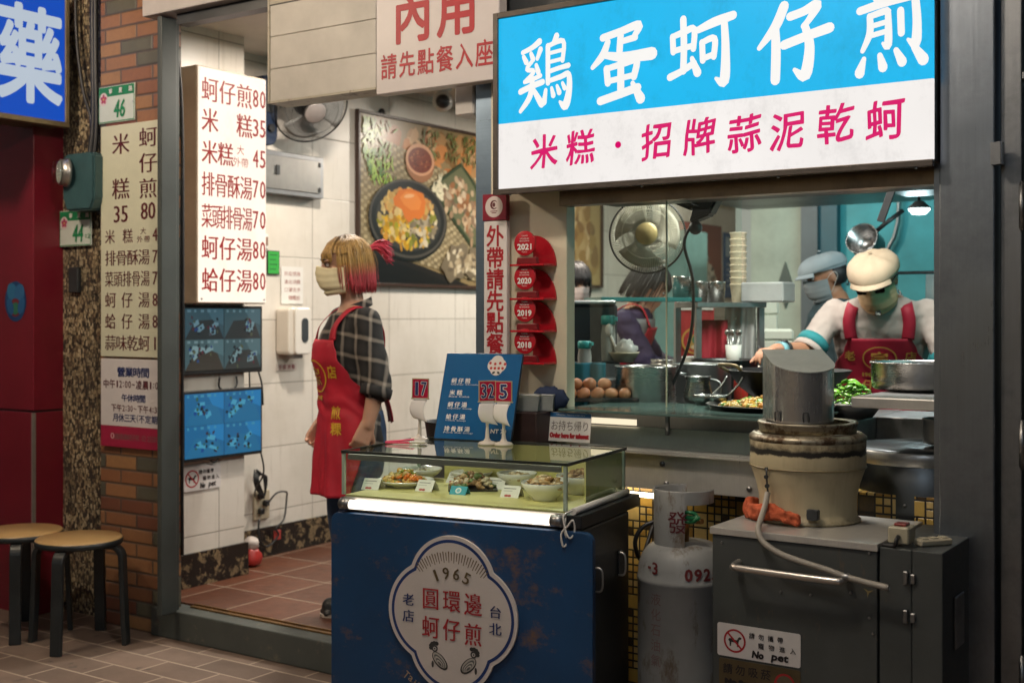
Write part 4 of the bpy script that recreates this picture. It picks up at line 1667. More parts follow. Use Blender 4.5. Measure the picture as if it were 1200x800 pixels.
def stool(label, x, y, rz):
    t_ = thing('bent_leg_stool', label, 'stool', (x, y, 0), rz, 'stools by the brick pillar')
    b = MB()
    b.lathe([(0, .432), (.168, .432), (.176, .436), (.178, .446), (.172, .452), (0, .453)], n=56, cap=False)
    s_ = b.build('seat', M_STOOLTOP, t_)
    b = MB()
    b.lathe([(.150, .420), (.176, .422), (.1795, .430), (.1795, .446), (.176, .4465), (.17, .431), (.15, .431)], n=56, cap=False)
    b.build('seat_rim', M_STOOLLEG, s_)
    for k in range(4):
        b = MB()
        path = [(.055, .416)] + [(.142 + .05 * math.sin(a), .366 + .05 * math.cos(a)) for a in [q * PI / 16 for q in range(9)]] + [(.198, .20), (.208, .0)]
        prof = []
        n = len(path)
        vs = []
        for i, (r_, z_) in enumerate(path):
            d = Vector(path[min(i + 1, n - 1)]) - Vector(path[max(i - 1, 0)])
            d.normalize()
            nr = Vector((d.y, -d.x)) * .011
            hw = .024
            vs.append([(r_ + nr.x, -hw, z_ + nr.y if i < n - 1 else 0), (r_ + nr.x, hw, z_ + nr.y if i < n - 1 else 0), (r_ - nr.x, hw, z_ - nr.y if i < n - 1 else 0), (r_ - nr.x, -hw, z_ - nr.y if i < n - 1 else 0)])
        M = Matrix.Rotation(k * PI / 2, 4, 'Z')
        bb = bmesh.new()
        rings = [[bb.verts.new(M @ Vector(p)) for p in rg] for rg in vs]
        for A, B in zip(rings[:-1], rings[1:]):
            for q in range(4):
                bb.faces.new((A[q], A[(q + 1) % 4], B[(q + 1) % 4], B[q]))
        bb.faces.new(rings[0])
        bb.faces.new(rings[-1])
        bmesh.ops.recalc_face_normals(bb, faces=bb.faces[:])
        b.add(bb)
        b.build('leg', M_STOOLLEG, t_, bevel=.004)
    return t_


stool('round bent leg stool, the front one fully in view before the brick pillar', -4.435, 3.272, R(28))
stool('round bent leg stool cut off by the left edge, behind the other stool', -4.795, 3.235, R(50))

# electricity meter
em = thing('electricity_meter', 'grey teal electricity meter box with a round glass dial beside the red front', 'electricity meter', (-4.84, 3.6, 1.87))
b = MB()
b.prism([(0, .06), (.03, 0), (.20, 0), (.225, .05), (.225, .25), (.20, .26), (.02, .26), (0, .24)], 0, .12, Matrix(((1, 0, 0, 0), (0, 0, -1, 0), (0, 1, 0, 0), (0, 0, 0, 1))), bev=.008)
b.build('box', mat('teal_grey_enamel', (.035, .085, .095), .4, var=.25), em)
Mx = Matrix.Translation((.045, -.12, .175)) @ Matrix.Rotation(R(-22), 4, 'Z') @ Matrix.Rotation(R(90), 4, 'X')
b = MB()
b.lathe([(0, .0), (.066, .0), (.066, .012), (.060, .02), (.060, .036), (0, .036)], n=36, M=Mx, cap=False)
b.build('ring', M_ALU, em)
b = MB()
b.lathe([(.056, .037), (.054, .06), (.046, .07), (0, .074)], n=36, M=Mx, cap=False)
b.build('glass_dome', M_GLASS, em)
dial = MB()
dial.ink_disc(0, 0, .05, .05, (.50, .52, .50), 0)
dial.ink_rect(-.03, .0, .03, .014, (.05, .05, .05), 1)
for k in range(5):
    dial.ink_rect(-.026 + k * .011, .002, -.018 + k * .011, .012, (.6, .6, .6), 2)
dial.ink_rect(-.035, -.016, .035, -.012, (.25, .25, .25), 1)
for k in range(6):
    dial.ink_rect(-.03 + .01 * (k % 2), .020 + .004 * k, .025 - .006 * (k % 3), .022 + .004 * k, (.12, .12, .12), 1)
dial.ink_disc(.0, -.03, .012, .008, (.4, .3, .25), 1)
o = dial.build('dial', M_PRINT, em)
o.matrix_local = Mx @ Matrix.Translation((0, 0, .042))
cb = MB()
for k, (x, y, pts) in enumerate(((0, 0, [(-4.70, 3.555, 3.29), (-4.695, 3.552, 2.6), (-4.69, 3.553, 2.25), (-4.70, 3.54, 2.05), (-4.66, 3.55, 1.95), (-4.66, 3.548, 1.85)]),
                                 (0, 0, [(-4.86, 3.57, 3.29), (-4.85, 3.56, 2.75), (-4.80, 3.56, 2.45), (-4.74, 3.56, 2.3), (-4.715, 3.55, 2.1), (-4.70, 3.545, 1.9)]),
                                 (0, 0, [(-4.73, 3.56, 3.29), (-4.722, 3.558, 2.7), (-4.715, 3.556, 2.3), (-4.73, 3.54, 2.09)]))):
    cb = MB()
    cb.tube(pts, (.012, .008, .014)[k], 8, sub=6)
    o = cb.build('power_cable', M_BLACK)
    tag(o, ['black cable running down the corner of the brick pillar to the meter', 'thin black cable sagging diagonally across the pebble strip', 'thick black cable dropping into the top of the meter box'][k], 'cable', 'cables above the electricity meter')

b = MB()
b.box(-4.93, -4.86, 3.575, 3.598, 1.50, 1.62, .004)
tag(b.build('junction_box', M_DARK), 'small dark junction box on the pebble strip below house plate 44', 'junction box')

# ================================================================== RIGHT FRONT: SOUP CABINET, KETTLE, GAS
M_CAB = worn_paint_mat('grey_cabinet_enamel', (.075, .082, .080), (.15, .115, .08), (7, 7, 2.2), .60, .70, .4, .3)
cbt = thing('soup_cabinet', 'grey metal cooking cabinet with a long handle and no pet sticker by the gas cylinder', 'cabinet', (-1.467, 3.19, 0))
b = MB()
b.box(0, .471, 0, .42, .10, .776)
b.box(.02, .45, .02, .40, .03, .10)
b.build('body', M_CAB, cbt, bevel=.003)
b = MB()
b.box(.476, .560, .002, .42, .05, .790)
b.box(.563, .640, -.006, .42, .02, .792)
b.build('side_locker', M_CAB, cbt, bevel=.003)
b = MB()
b.box(-.006, .4735, -.006, .42, .777, .797)
b.build('steel_top', M_STEELH, cbt, bevel=.002)
b = MB()
b.tube([(.083, 0, .705), (.083, -.035, .703), (.088, -.048, .701), (.10, -.053, .700), (.24, -.054, .698), (.375, -.053, .697), (.387, -.048, .698), (.392, -.035, .70), (.392, 0, .702)], .0095, 12, sub=4)
b.build('handle', mat('handle_steel', (.60, .55, .50), .3, .85, var=.1), cbt)
for x, z in ((.205, .637), (.29, .64), (.30, .78), (.40, .66), (.45, .77), (.03, .755), (.45, .60), (.46, .56)):
    b = MB()
    b.cyl((x, .001, z), (x, -.004, z), .0045, .003, n=10)
    b.build('bolt', M_STEELD, cbt)
for z in (.70, .60):
    b = MB()
    b.box(.540, .552, -.010, .003, z, z + .035, .002)
    b.box(.560, .572, -.014, -.005, z + .005, z + .03, .002)
    b.build('latch', M_STEELD, cbt)
b = MB()
b.box(.640, .646, .10, .19, .52, .66, .003)
b.build('side_vent', M_STEELD, cbt)
b = MB()
b.ink_poly([(.08, .25), (.24, .30), (.24, .36), (.08, .31)], (.20, .19, .17), 0)
for k in range(3):
    b.ink_poly([(.09 + .05 * k, .268 + .016 * k), (.125 + .05 * k, .279 + .016 * k), (.125 + .05 * k, .315 + .016 * k), (.09 + .05 * k, .304 + .016 * k)], (.05, .05, .05), 1)
b.build('torn_sticker', M_PRINT, cbt, (.6405, 0, 0), (R(90), 0, R(90)))
mk = MB()
for k in range(3):
    a = k * 2.1 + .4
    mk.ink_poly([(0 + .003 * math.cos(a + 1.57), .003 * math.sin(a + 1.57)), (.016 * math.cos(a), .016 * math.sin(a)), (-.003 * math.cos(a + 1.57), -.003 * math.sin(a + 1.57))], (.30, .24, .10), 0)
mk.build('sticker_rest', M_PRINT, cbt, (.447, -.0008, .668), FRONT)


def no_pet(name, label, loc, rot, w, h, parent_group=None):
    t_ = thing(name, label, 'sign', loc, rot)
    b = MB()
    b.prism(rrect(0, w, 0, h, h * .07), -.001, .0012)
    b.build('plate', mat('sticker_white', (.66, .62, .60), .45, var=.06), t_)
    b = MB()
    cx, cy, r = w * .215, h * .5, h * .36
    b.ink_disc(cx, cy, r, r, (.40, .012, .02), 0, n=40)
    b.ink_disc(cx, cy, r * .83, r * .83, (.66, .62, .60), 1, n=40)
    dog = [(-.62, .02), (-.55, .18), (-.35, .22), (-.1, .12), (.22, .10), (.36, .34), (.5, .42), (.66, .34), (.62, .22), (.46, .14), (.38, -.06), (.34, -.5), (.22, -.5), (.2, -.16), (-.3, -.12), (-.36, -.5), (-.48, -.5), (-.5, -.1)]
    b.ink_poly([(cx + x * r * .95, cy + y * r * .95) for x, y in dog], (.02, .02, .02), 2)
    d = Vector((math.cos(R(-45)), math.sin(R(-45)))) * r * .92
    n_ = Vector((-d.y, d.x)) * .09
    b.ink_poly([(cx - d.x - n_.x, cy - d.y - n_.y), (cx + d.x - n_.x, cy + d.y - n_.y), (cx + d.x + n_.x, cy + d.y + n_.y), (cx - d.x + n_.x, cy - d.y + n_.y)], (.40, .012, .02), 3)
    b.build('symbol', M_PRINT, t_, (0, 0, .0014))
    b = MB()
    row(b, '請勿攜帶', w * .39, w * .80, h * .74, h * .19, off=.014)
    row(b, '寵物進入', w * .50, w * .95, h * .47, h * .19, off=.014)
    put(b, 'No', w * .50, h * .19, w * .13, h * .20, off=.05, shear=.15)
    put(b, 'pet', w * .76, h * .165, w * .19, h * .24, off=.03, shear=.15)
    b.build('lettering', INK_BLACK, t_, (0, 0, .0024))
    return t_


no_pet('no_pet_sticker', 'white no pet sticker with red prohibition ring on the grey cooking cabinet', (-1.467 + .017, 3.189, .437), FRONT, .245, .092)
ns = thing('no_smoking_plate', 'bronze no smoking plate with a red ring at the bottom of the cabinet', 'sign', (-1.467 + .022, 3.189, .335), FRONT)
b = MB()
b.prism(rrect(0, .24, 0, .095, .006), -.001, .0012)
b.build('plate', mat('bronze_plate', (.13, .10, .055), .35, .6, var=.2), ns)
b = MB()
row(b, '請勿吸菸', .012, .155, .068, .030, off=.016)
put(b, 'No Smoking', .085, .030, .13, .018, off=.02)
b.build('lettering', INK_BLACK, ns, (0, 0, .0016))
b = MB()
b.ink_disc(.195, .05, .030, .030, (.36, .015, .02), 0, n=36)
b.ink_disc(.195, .05, .024, .024, (.11, .085, .05), 1, n=36)
b.ink_rect(.172, .0475, .218, .0525, (.36, .015, .02), 2)
b.build('symbol', M_PRINT, ns, (0, 0, .0014))

# kettle
def kettle_mat():
    t = NT('burnt_cream_enamel')
    v = t.obj()
    sp = t.n('ShaderNodeSeparateXYZ', i_0=v)
    n = t.noise(14, 7, .75, v)
    n2 = t.noise(40, 5, .7, v)
    zz = t.math('ADD', sp.outputs[2], t.math('MULTIPLY', t.math('SUBTRACT', n, .5), .030))
    burnt = t.ramp(zz, [(.0, 0.), (.196, 0.), (.198, 1.), (.214, 1.), (.216, .25), (.236, .1), (.24, 0.)])
    rust = t.ramp(zz, [(0., .6), (.012, .35), (.02, 0.), (.214, 0.), (.218, .8), (.234, .35), (.26, .6)])
    col = t.mix(n, (.52, .44, .27), (.60, .52, .34))
    drip = t.noise(5, 4, .6, t.obj(scale=(3, 3, .35)))
    col = t.mix(t.ramp(drip, [(.5, 0.), (.8, .55)]), col, (.22, .16, .08))
    col = t.mix(t.math('MULTIPLY', rust, t.ramp(n2, [(.35, 0.), (.6, 1.)])), col, (.10, .055, .02))
    col = t.mix(burnt, col, (.022, .019, .016))
    return t.bsdf(col, t.math('ADD', .28, t.math('MULTIPLY', n2, .25)), 0., n2, .12, .004)


kt = thing('soup_kettle', 'round cream soup kettle with burnt black band and steel hood on the grey cabinet', 'kettle', (-1.290, 3.47, .798))
b = MB()
b.lathe([(0, 0), (.150, 0), (.152, .006), (.143, .012), (.1405, .03), (.141, .07), (.150, .11), (.162, .145), (.1672, .165), (.1675, .20), (.1672, .215), (.1678, .235), (.163, .246), (.150, .254), (0, .256)], n=64, cap=False)
b.build('pot_body', kettle_mat(), kt)
b = MB()
b.lathe([(.168, .233), (.1705, .238), (.169, .246), (.156, .256), (.150, .2565), (.15, .25)], n=64, cap=False)
b.lathe([(.120, .257), (.140, .258), (.141, .272), (.144, .279), (.146, .284), (.142, .288), (.12, .286)], n=64, cap=False)
b.build('rim', worn_paint_mat('rusty_rim', (.34, .30, .22), (.09, .055, .03), (8, 8, 8), .46, .56, .3, .6), kt)
b = MB()
b.tube([(.1675 * math.cos(R(a)), .1675 * math.sin(R(a)), .158) for a in range(0, 360, 8)], .0022, 6, closed=True)
b.build('seam', mat('kettle_seam', (.25, .20, .11), .4), kt)
# hood: half round in front, square behind, sloping lid
hd = bmesh.new()
HRT = Matrix.Rotation(R(36), 4, 'Z')
fo = [(.090 * math.cos(a), .090 * math.sin(a)) for a in [PI + q * PI / 24 for q in range(25)]] + [(.090, .115), (-.090, .115)]
fo = [tuple((HRT @ Vector((x, y, 0)) + Vector((-.008, -.02, 0)))[:2]) for x, y in fo]
top = lambda x, y: .432 + ((HRT.inverted() @ Vector((x + .008, y + .02, 0))).y + .090) * .28
lo = [hd.verts.new((x, y, .286)) for x, y in fo]
hi = [hd.verts.new((x, y, top(x, y))) for x, y in fo]
for k in range(len(fo)):
    f = hd.faces.new((lo[k], lo[(k + 1) % len(fo)], hi[(k + 1) % len(fo)], hi[k]))
hd.faces.new(hi)
bmesh.ops.recalc_face_normals(hd, faces=hd.faces[:])
b = MB()
b.add(hd)
hood = b.build('hood', steel('kettle_hood_steel', (.60, .57, .55), .24, (60, 60, 2), .25, metal=.9), kt)
b = MB()
lip = [((x + .008) * 1.03 - .008, (y + .02) * 1.03 - .02) for x, y in fo]
hd = bmesh.new()
A = [hd.verts.new((x, y, top(x, y) + .0015)) for x, y in lip]
B = [hd.verts.new((x, y, top(x, y) + .0045)) for x, y in lip]
hd.faces.new(A)
hd.faces.new(B)
for k in range(len(lip)):
    hd.faces.new((A[k], A[(k + 1) % len(lip)], B[(k + 1) % len(lip)], B[k]))
bmesh.ops.recalc_face_normals(hd, faces=hd.faces[:])
b.add(hd)
b.build('hood_lid', steel('hood_lid_steel', (.42, .44, .41), .55, (40, 3, 3), .3, metal=.35), hood)
for a in (-118, -62):
    b = MB()
    x, y = -.008 + .091 * math.cos(R(a)), -.02 + .091 * math.sin(R(a))
    b.tube([(x - .008, y - .003, .292), (x - .008, y - .006, .318), (x + .008, y - .006, .318), (x + .008, y - .003, .292)], .002, 6, sub=2)
    b.build('clasp', M_DARK, kt)
b = MB()
b.cyl((-.064, -.156, .135), (-.064, -.163, .135), .006)
b.cyl((-.064, -.148, .108), (-.064, -.157, .108), .006)
b.cyl((-.064, -.1515, .158), (-.064, -.16, .158), .005)
b.tube([(-.064, -.158, .16), (-.064, -.156, .13), (-.064, -.152, .105), (-.063, -.147, .085)], .003, 6)
b.build('tap_fitting', M_DARK, kt)
b = MB()
b.box(.05, .085, -.146, -.128, .02, .05, .003)
b.cyl((.068, -.15, .035), (.068, -.135, .035), .016, n=12)
b.build('burnt_patch', M_DARK, kt)
hs = MB()
hs.tube([(-1.354, 3.322, .885), (-1.348, 3.285, .850), (-1.336, 3.225, .822), (-1.322, 3.176, .803), (-1.30, 3.158, .775), (-1.25, 3.152, .750), (-1.19, 3.152, .735), (-1.12, 3.150, .722), (-1.07, 3.15, .710), (-1.01, 3.152, .700), (-.955, 3.152, .694)], .0085, 12, sub=5)
h_ = hs.build('drain_hose', mat('grey_rubber_hose', (.30, .27, .23), .5, var=.2))
tag(h_, 'grey rubber hose hanging from the kettle over the cabinet handle', 'hose')
b = MB()
b.lathe([(.0088, 0), (.0098, .004), (.0098, .012), (.0088, .016)], n=14, M=Matrix.Translation((-1.075, 3.15, .709)) @ Matrix.Rotation(R(90), 4, 'Y'), cap=False)
b.lathe([(.0065, .0), (.0089, .001), (.0089, .003)], n=14, M=Matrix.Translation((-.957, 3.152, .694)) @ Matrix.Rotation(R(90), 4, 'Y'), cap=False)
b.build('wire_tie', M_STEELD, h_)

# orange cloth around the kettle foot
cl_ = bmesh.new()
rr = random.Random(5)
nu, nv = 46, 16
vs = []
for i in range(nu + 1):
    a = R(176 + 108 * i / nu)
    rowv = []
    for j in range(nv):
        q = 2 * PI * j / nv
        thick = .023 * (.5 + .5 * math.sin(PI * (i + 2) / (nu + 4))) * (1 + .20 * math.sin(i * .26 + 3 * q) + .17 * math.sin(i * .40 + 5 * q + 1) + .08 * math.sin(i * .7 - 2 * q))
        rad = .167 + thick * .85 * math.cos(q) + .004 * math.sin(i * .2)
        z = .028 + thick * 1.12 * math.sin(q) + .007 * math.sin(i * .21 + 1)
        rowv.append(cl_.verts.new((rad * math.cos(a), rad * math.sin(a), max(.001, z))))
    vs.append(rowv)
for i in range(nu):
    for j in range(nv):
        f = cl_.faces.new((vs[i][j], vs[i][(j + 1) % nv], vs[i + 1][(j + 1) % nv], vs[i + 1][j]))
        f.smooth = True
cl_.faces.new(vs[0])
cl_.faces.new(vs[-1])
bmesh.ops.recalc_face_normals(cl_, faces=cl_.faces[:])
b = MB()
b.add(cl_)
t = NT('orange_terry')
n = t.noise(260, 3, .7, t.obj())
n2 = t.noise(20, 4, .6, t.obj())
col = t.mix(n2, (.55, .10, .035), (.70, .17, .07))
MATS['orange_terry'] = t.bsdf(t.mix(n, col, (.45, .08, .03)), .9, 0., n, .7, .004)
o = b.build('orange_towel', MATS['orange_terry'], None, (-1.290, 3.47, .798), sub=1)
tw = bpy.data.textures.new('towel_folds', 'CLOUDS')
tw.noise_scale = .022
md = o.modifiers.new('folds', 'DISPLACE')
md.texture = tw
md.strength = .016
md.mid_level = .5
tag(o, 'orange towel wrapped around the foot of the cream kettle', 'towel')

# switch box and plug strip
t_ = thing('switch_box', 'beige switch box with red rocker and black cable on the cabinet corner', 'switch', (-.975, 3.215, .798))
M_BEIGE = mat('beige_plastic', (.42, .38, .27), .4, var=.12)
b = MB()
b.box(0, .055, -.005, .06, 0, .045, .004)
b.build('case', M_BEIGE, t_)
b = MB()
b.box(.012, .044, .008, .045, .0452, .052, .002)
b.build('rocker', mat('red_rocker', (.20, .015, .012), .3), t_)
b = MB()
b.tube([(.028, -.006, .02), (.028, -.022, .014), (.022, -.02, -.002), (-.012, -.012, -.004)], .006, 8, sub=4)
b.build('cable', M_BLACK, t_)
t_ = thing('plug_strip', 'flat beige plug strip lying behind the switch box on the cabinet', 'plug strip', (-.905, 3.245, .7925), R(-38))
b = MB()
b.box(-.018, .018, -.004, .095, 0, .018, .004)
b.build('case', mat('beige_ribbed', (.50, .44, .32), .45), t_)
for k in range(3):
    b = MB()
    b.box(-.012, .012, .008 + .03 * k, .026 + .03 * k, .0182, .021, .001)
    b.build('outlet', M_BEIGE, t_)

# gas cylinder
def cyl_print(mb, ch, ang, z, r, w, h, **kw):
    tmp = MB()
    put(tmp, ch, 0, 0, w, h, **kw)
    for v in tmp.bm.verts:
        a = ang + v.co.x / r
        v.co = Vector(((r + .001 + v.co.z) * math.cos(a), (r + .001 + v.co.z) * math.sin(a), z + v.co.y))
    mb.add(tmp.bm)


M_TANK = worn_paint_mat('worn_grey_tank_paint', (.27, .275, .27), (.12, .09, .065), (6, 6, 2.0), .53, .64, .4)
gc = thing('gas_cylinder', 'tall scuffed grey gas cylinder with stencilled numbers between the cart and cabinet', 'gas cylinder', (-1.632, 3.345, 0))
b = MB()
b.lathe([(0, .04), (.10, .04), (.125, .055), (.138, .085), (.1385, .35), (.1385, .598), (.141, .602), (.141, .612), (.1385, .616), (.136, .645), (.126, .675), (.108, .700), (.085, .712), (0, .716)], n=56, cap=False)
b.build('tank', M_TANK, gc)
b = MB()
b.lathe([(.118, 0), (.122, .001), (.122, .07), (.118, .07)], n=48, cap=False)
b.build('foot_ring', M_TANK, gc)
sh = bmesh.new()
n = 44
rings = []
for z_, ro, ri in ((.706, .088, .085), (.855, .090, .087)):
    pass
b = MB()
b.lathe([(.086, .704), (.086, .872), (.0895, .876), (.0905, .872), (.0895, .704)], n=44, cap=False, a0=R(-250), a1=R(-62))
b.lathe([(.086, .835), (.086, .872), (.0895, .876), (.0905, .872), (.0905, .835)], n=20, cap=False, a0=R(-62), a1=R(20))
b.build('collar', M_TANK, gc)
b = MB()
b.cyl((0, 0, .714), (0, 0, .79), .017)
b.cyl((0, 0, .775), (.075, -.03, .785), .008)
b.build('valve', M_WOODTRIM, gc)
b = MB()
b.tube([(.05 + .024 * math.cos(a), -.065 + .004 * math.sin(a * 3), .80 + .015 * math.sin(a)) for a in [q * PI / 8 for q in range(16)]], .006, 8, closed=True)
b.box(.02, .085, -.07, -.058, .792, .806, .004)
b.build('valve_wheel', mat('green_plastic', (.01, .14, .05), .35), gc)
FA = math.atan2(-3.345, 1.632)          # towards the street corner where people read it
b = MB()
cyl_print(b, '發', FA - R(12), .785, .0905, .062, .070, ming=.012)
b.build('lettering', INK_MAROON, gc)
b = MB()
for k, c in enumerate('0925-8'):
    cyl_print(b, c, FA + R(6 + k * 11.5), .640 if c != '-' else .642, .1385, .020 if c != '-' else .012, .034 if c != '-' else .006, off=.09)
for k, c in enumerate('-3'):
    cyl_print(b, c, FA + R(-46 + k * 9), .652, .1385, .018 if c != '-' else .012, .034 if c != '-' else .006, off=.06)
b.build('lettering', ink('stencil_red', (.16, .022, .025)), gc)
b = MB()
for k, c in enumerate('液化石油氣'):
    cyl_print(b, c, FA - R(36), .562 - k * .045, .1385, .038, .038)
b.build('lettering', ink('faded_red', (.20, .12, .12)), gc)
b = MB()
b.tube([(-.03, .03, .76), (-.07, .02, .77), (-.125, -.02, .75), (-.15, -.03, .70), (-.155, .02, .64), (-.16, .10, .72), (-.17, .2, .83)], .007, 8, sub=5)
b.build('gas_hose', M_BLACK, gc)

# second round stove, dark steel, behind the cabinet
t_ = thing('round_stove', 'dark steel round stove with a bright band behind the soup cabinet', 'stove', (-1.06, 3.87, .0))
b = MB()
b.lathe([(0, .5), (.20, .5), (.205, .70), (.212, .79), (.212, .985), (.20, .992), (0, .99)], n=56, cap=False)
b.build('drum', steel('dark_drum_steel', (.12, .13, .135), .35, (3, 3, 3), .5), t_)
b = MB()
b.lathe([(.2135, .945), (.2165, .947), (.2165, .982), (.2135, .985)], n=56, cap=False)
b.build('band', M_STEELH, t_)
for k in range(5):
    b = MB()
    a = R(-150 + k * 30)
    b.ball((.2125 * math.cos(a), .2125 * math.sin(a), .83), .006, u=8, v=6)
    b.build('rivet', M_STEELD, t_)
b = MB()
b.cyl((-.12, 0, .0), (-.12, 0, .5), .02)
b.cyl((.12, 0, .0), (.12, 0, .5), .02)
b.build('legs', M_DARK, t_)

# ================================================================== SERVING COUNTER
ct = thing('serving_counter', 'stainless steel serving counter with a green edged glass shelf across the kitchen window', 'counter', (0, 0, 0))
b = MB()
b.box(-2.168, -1.36, 3.535, 3.545, .832, .948)
b.box(-2.168, -1.36, 3.5455, 3.60, .832, .838)
b.build('apron', M_STEELH, ct, bevel=.002)
b = MB()
M = Matrix.Translation((0, 3.535, .949))
hb = bmesh.new()
b.box(-2.40, -1.36, 3.50, 3.535, .949, .957)
b.box(-2.40, -1.36, 3.535, 3.60, .9495, .958)
b.quad((-2.40, 3.6005, .958), (-1.36, 3.6005, .958), (-1.36, 3.64, 1.02), (-2.40, 3.64, 1.02))
b.build('front_ledge', M_STEELH, ct)
b = MB()
b.box(-2.40, -1.36, 3.66, 3.85, .96, 1.0)
b.box(-2.40, -1.36, 3.85, 3.86, 1.0, 1.06)
b.build('trough', M_STEELD, ct)
b = MB()
b.box(-2.168, -1.34, 3.49, 3.93, 1.074, 1.083)
b.build('glass_shelf', mat('thick_green_glass', (.22, .36, .33), .06, var=.05, bump=0, Transmission_Weight=.55, IOR=1.45), ct, bevel=.002)
for x in (-2.14, -1.83, -1.37):
    b = MB()
    b.cyl((x, 3.63, 1.0), (x, 3.63, 1.0735), .008)
    b.build('shelf_post', M_STEELD, ct)
b = MB()
b.box(-2.30, -1.95, 3.632, 3.640, 1.025, 1.045)
b.build('light_strip', glow('counter_strip', (1., .85, .6), .9), ct)
b = MB()
b.box(-2.44, -1.285, 3.865, 4.42, .15, 1.055)
b.box(-1.2845, -.93, 4.10, 4.42, .15, 1.055)
b.build('worktop', M_STEELD, ct, bevel=.004)
b = MB()
b.box(-2.0 - .02, -1.975, 3.531, 3.535, .925, .935)
b.build('name_plate', M_BLACK, ct)
for x, z in ((-1.80, .917), (-1.785, .855), (-1.50, .86)):
    b = MB()
    b.lathe([(0, 0), (.009, 0), (.008, .006), (0, .007)], n=16, M=Matrix.Translation((x, 3.5345, z)) @ Matrix.Rotation(R(90), 4, 'X'))
    b.build('bolt', M_STEELD, ct)
b = MB()
b.box(-1.17, -.908, 3.50, 3.60, 1.128, 1.160)
b.build('side_shelf', M_STEELH, ct, bevel=.004)
b = MB()
b.box(-1.17, -.93, 3.6005, 4.1, 1.135, 1.158)
b.build('side_shelf_plate', M_STEELD, ct)

# "order here" sign
t_ = thing('takeout_counter_sign', 'small white order here sign with a blue top band on the steel counter edge', 'sign', (-2.206, 3.486, .972), (R(82), 0, R(3)))
b = MB()
b.box(0, .158, 0, .098, -.002, 0, .0006)
b.build('card', M_PAPER, t_)
b = MB()
b.ink_rect(.001, .082, .157, .097, (.02, .12, .30), 0)
b.build('blue_band', M_PRINT, t_, (0, 0, .0003))
b = MB()
for k in range(1):
    put(b, 'Takeaway / Takeout order here', .079, .0895, .11, .006)
b.build('lettering', INK_WHITE, t_, (0, 0, .0012))
b = MB()
row(b, 'お持ち帰り', .006, .154, .054, .030, .036)
b.build('lettering', ink('grey_green', (.12, .10, .09)), t_, (0, 0, .0008))
b = MB()
put(b, 'Order here for takeout', .079, .021, .146, .015, off=.014)
b.build('lettering', INK_RED, t_, (0, 0, .0008))


# ---- pots and pans
def pot(name, label, x, y, z, r, h, m=None, handles=True, lid=False, inside=None, group=None, rot=0.):
    t_ = thing(name, label, 'pot', (x, y, z), rot, group)
    b = MB()
    b.lathe([(0, .002), (r * .93, .002), (r * .985, .01), (r, .03), (r, h - .004), (r * 1.03, h), (r * 1.03, h + .004), (r * .985, h + .004), (r * .975, h - .01), (r * .97, .02), (0, .015)], n=56, cap=False)
    b.build('vessel', m or M_POT, t_)
    if handles:
        for s_ in (-1, 1):
            b = MB()
            b.tube([(s_ * r * .99, -.035, h * .78), (s_ * (r + .028), -.03, h * .80), (s_ * (r + .032), 0, h * .80), (s_ * (r + .028), .03, h * .80), (s_ * r * .99, .035, h * .78)], .005, 8, sub=3)
            b.build('handle', M_STEELD, t_)
    if lid:
        b = MB()
        b.lathe([(r * 1.02, h + .005), (r * .9, h + .014), (r * .2, h + .03), (.018, h + .032), (.012, h + .045), (.022, h + .055), (0, h + .058)], n=48, cap=False)
        b.build('lid', m or M_POT, t_)
    if inside:
        b = MB()
        b.lathe([(0, h * .82), (r * .965, h * .82)], n=40, cap=False)
        b.build('contents', inside, t_)
    return t_


M_SOUP = mat('brown_soup', (.12, .07, .03), .15, var=.3)
pot('stock_pot', 'large steel stock pot beside the eggs on the counter', -2.105, 4.00, 1.056, .112, .150, handles=False, inside=M_SOUP)
pot('stock_pot', 'steel stock pot behind the glass seam, right of the large one', -2.03, 4.32, 1.056, .112, .150, m=M_STEELD, inside=M_SOUP, rot=1.2)
pot('stock_pot', 'dark wide stew pot at the rear of the row of pots', -2.085, 4.66, 1.056, .135, .155, m=steel('sooty_steel', (.09, .09, .09), .4, (3, 3, 3), .6), inside=M_SOUP, rot=.8)
pot('steam_pot', 'wide steel pot on the side shelf in front of the cook', -1.09, 3.93, 1.160, .150, .085, handles=False)
pot('small_saucepan', 'small steel pan behind the kettle at the right post', -.985, 3.86, 1.0, .075, .075, m=M_STEELD, handles=False)
t_ = thing('milk_jug', 'round bellied steel jug between the stock pots', 'jug', (-1.905, 4.02, 1.056))
b = MB()
b.lathe([(0, 0), (.04, 0), (.05, .03), (.052, .06), (.042, .095), (.045, .115), (.049, .12), (.044, .12), (.038, .095), (0, .09)], n=36, cap=False)
b.build('vessel', M_POT, t_)
b = MB()
b.tube([(.045, 0, .11), (.085, 0, .10), (.09, 0, .06), (.05, 0, .03)], .005, 8, sub=4)
b.build('handle', M_STEELD, t_)
for k, (x, y) in enumerate(((-1.83, 3.90), (-1.77, 3.90))):
    b = MB()
    b.lathe([(0, 0), (.022, .002), (.032, .018), (.036, .035), (.034, .036), (.028, .018), (0, .006)], n=28, cap=False)
    t_ = thing('steel_ladle_cup', ['small shiny steel cup before the dark wok, left one', 'small shiny steel cup before the dark wok, right one'][k], 'cup', (x, y, 1.084), 0, 'steel cups before the wok')
    b.build('cup', M_POT, t_)
    b = MB()
    b.tube([(.03, 0, .03), (.06, .03, .07), (.07, .05, .10)], .0035, 6, sub=3)
    b.build('handle', M_STEELD, t_)

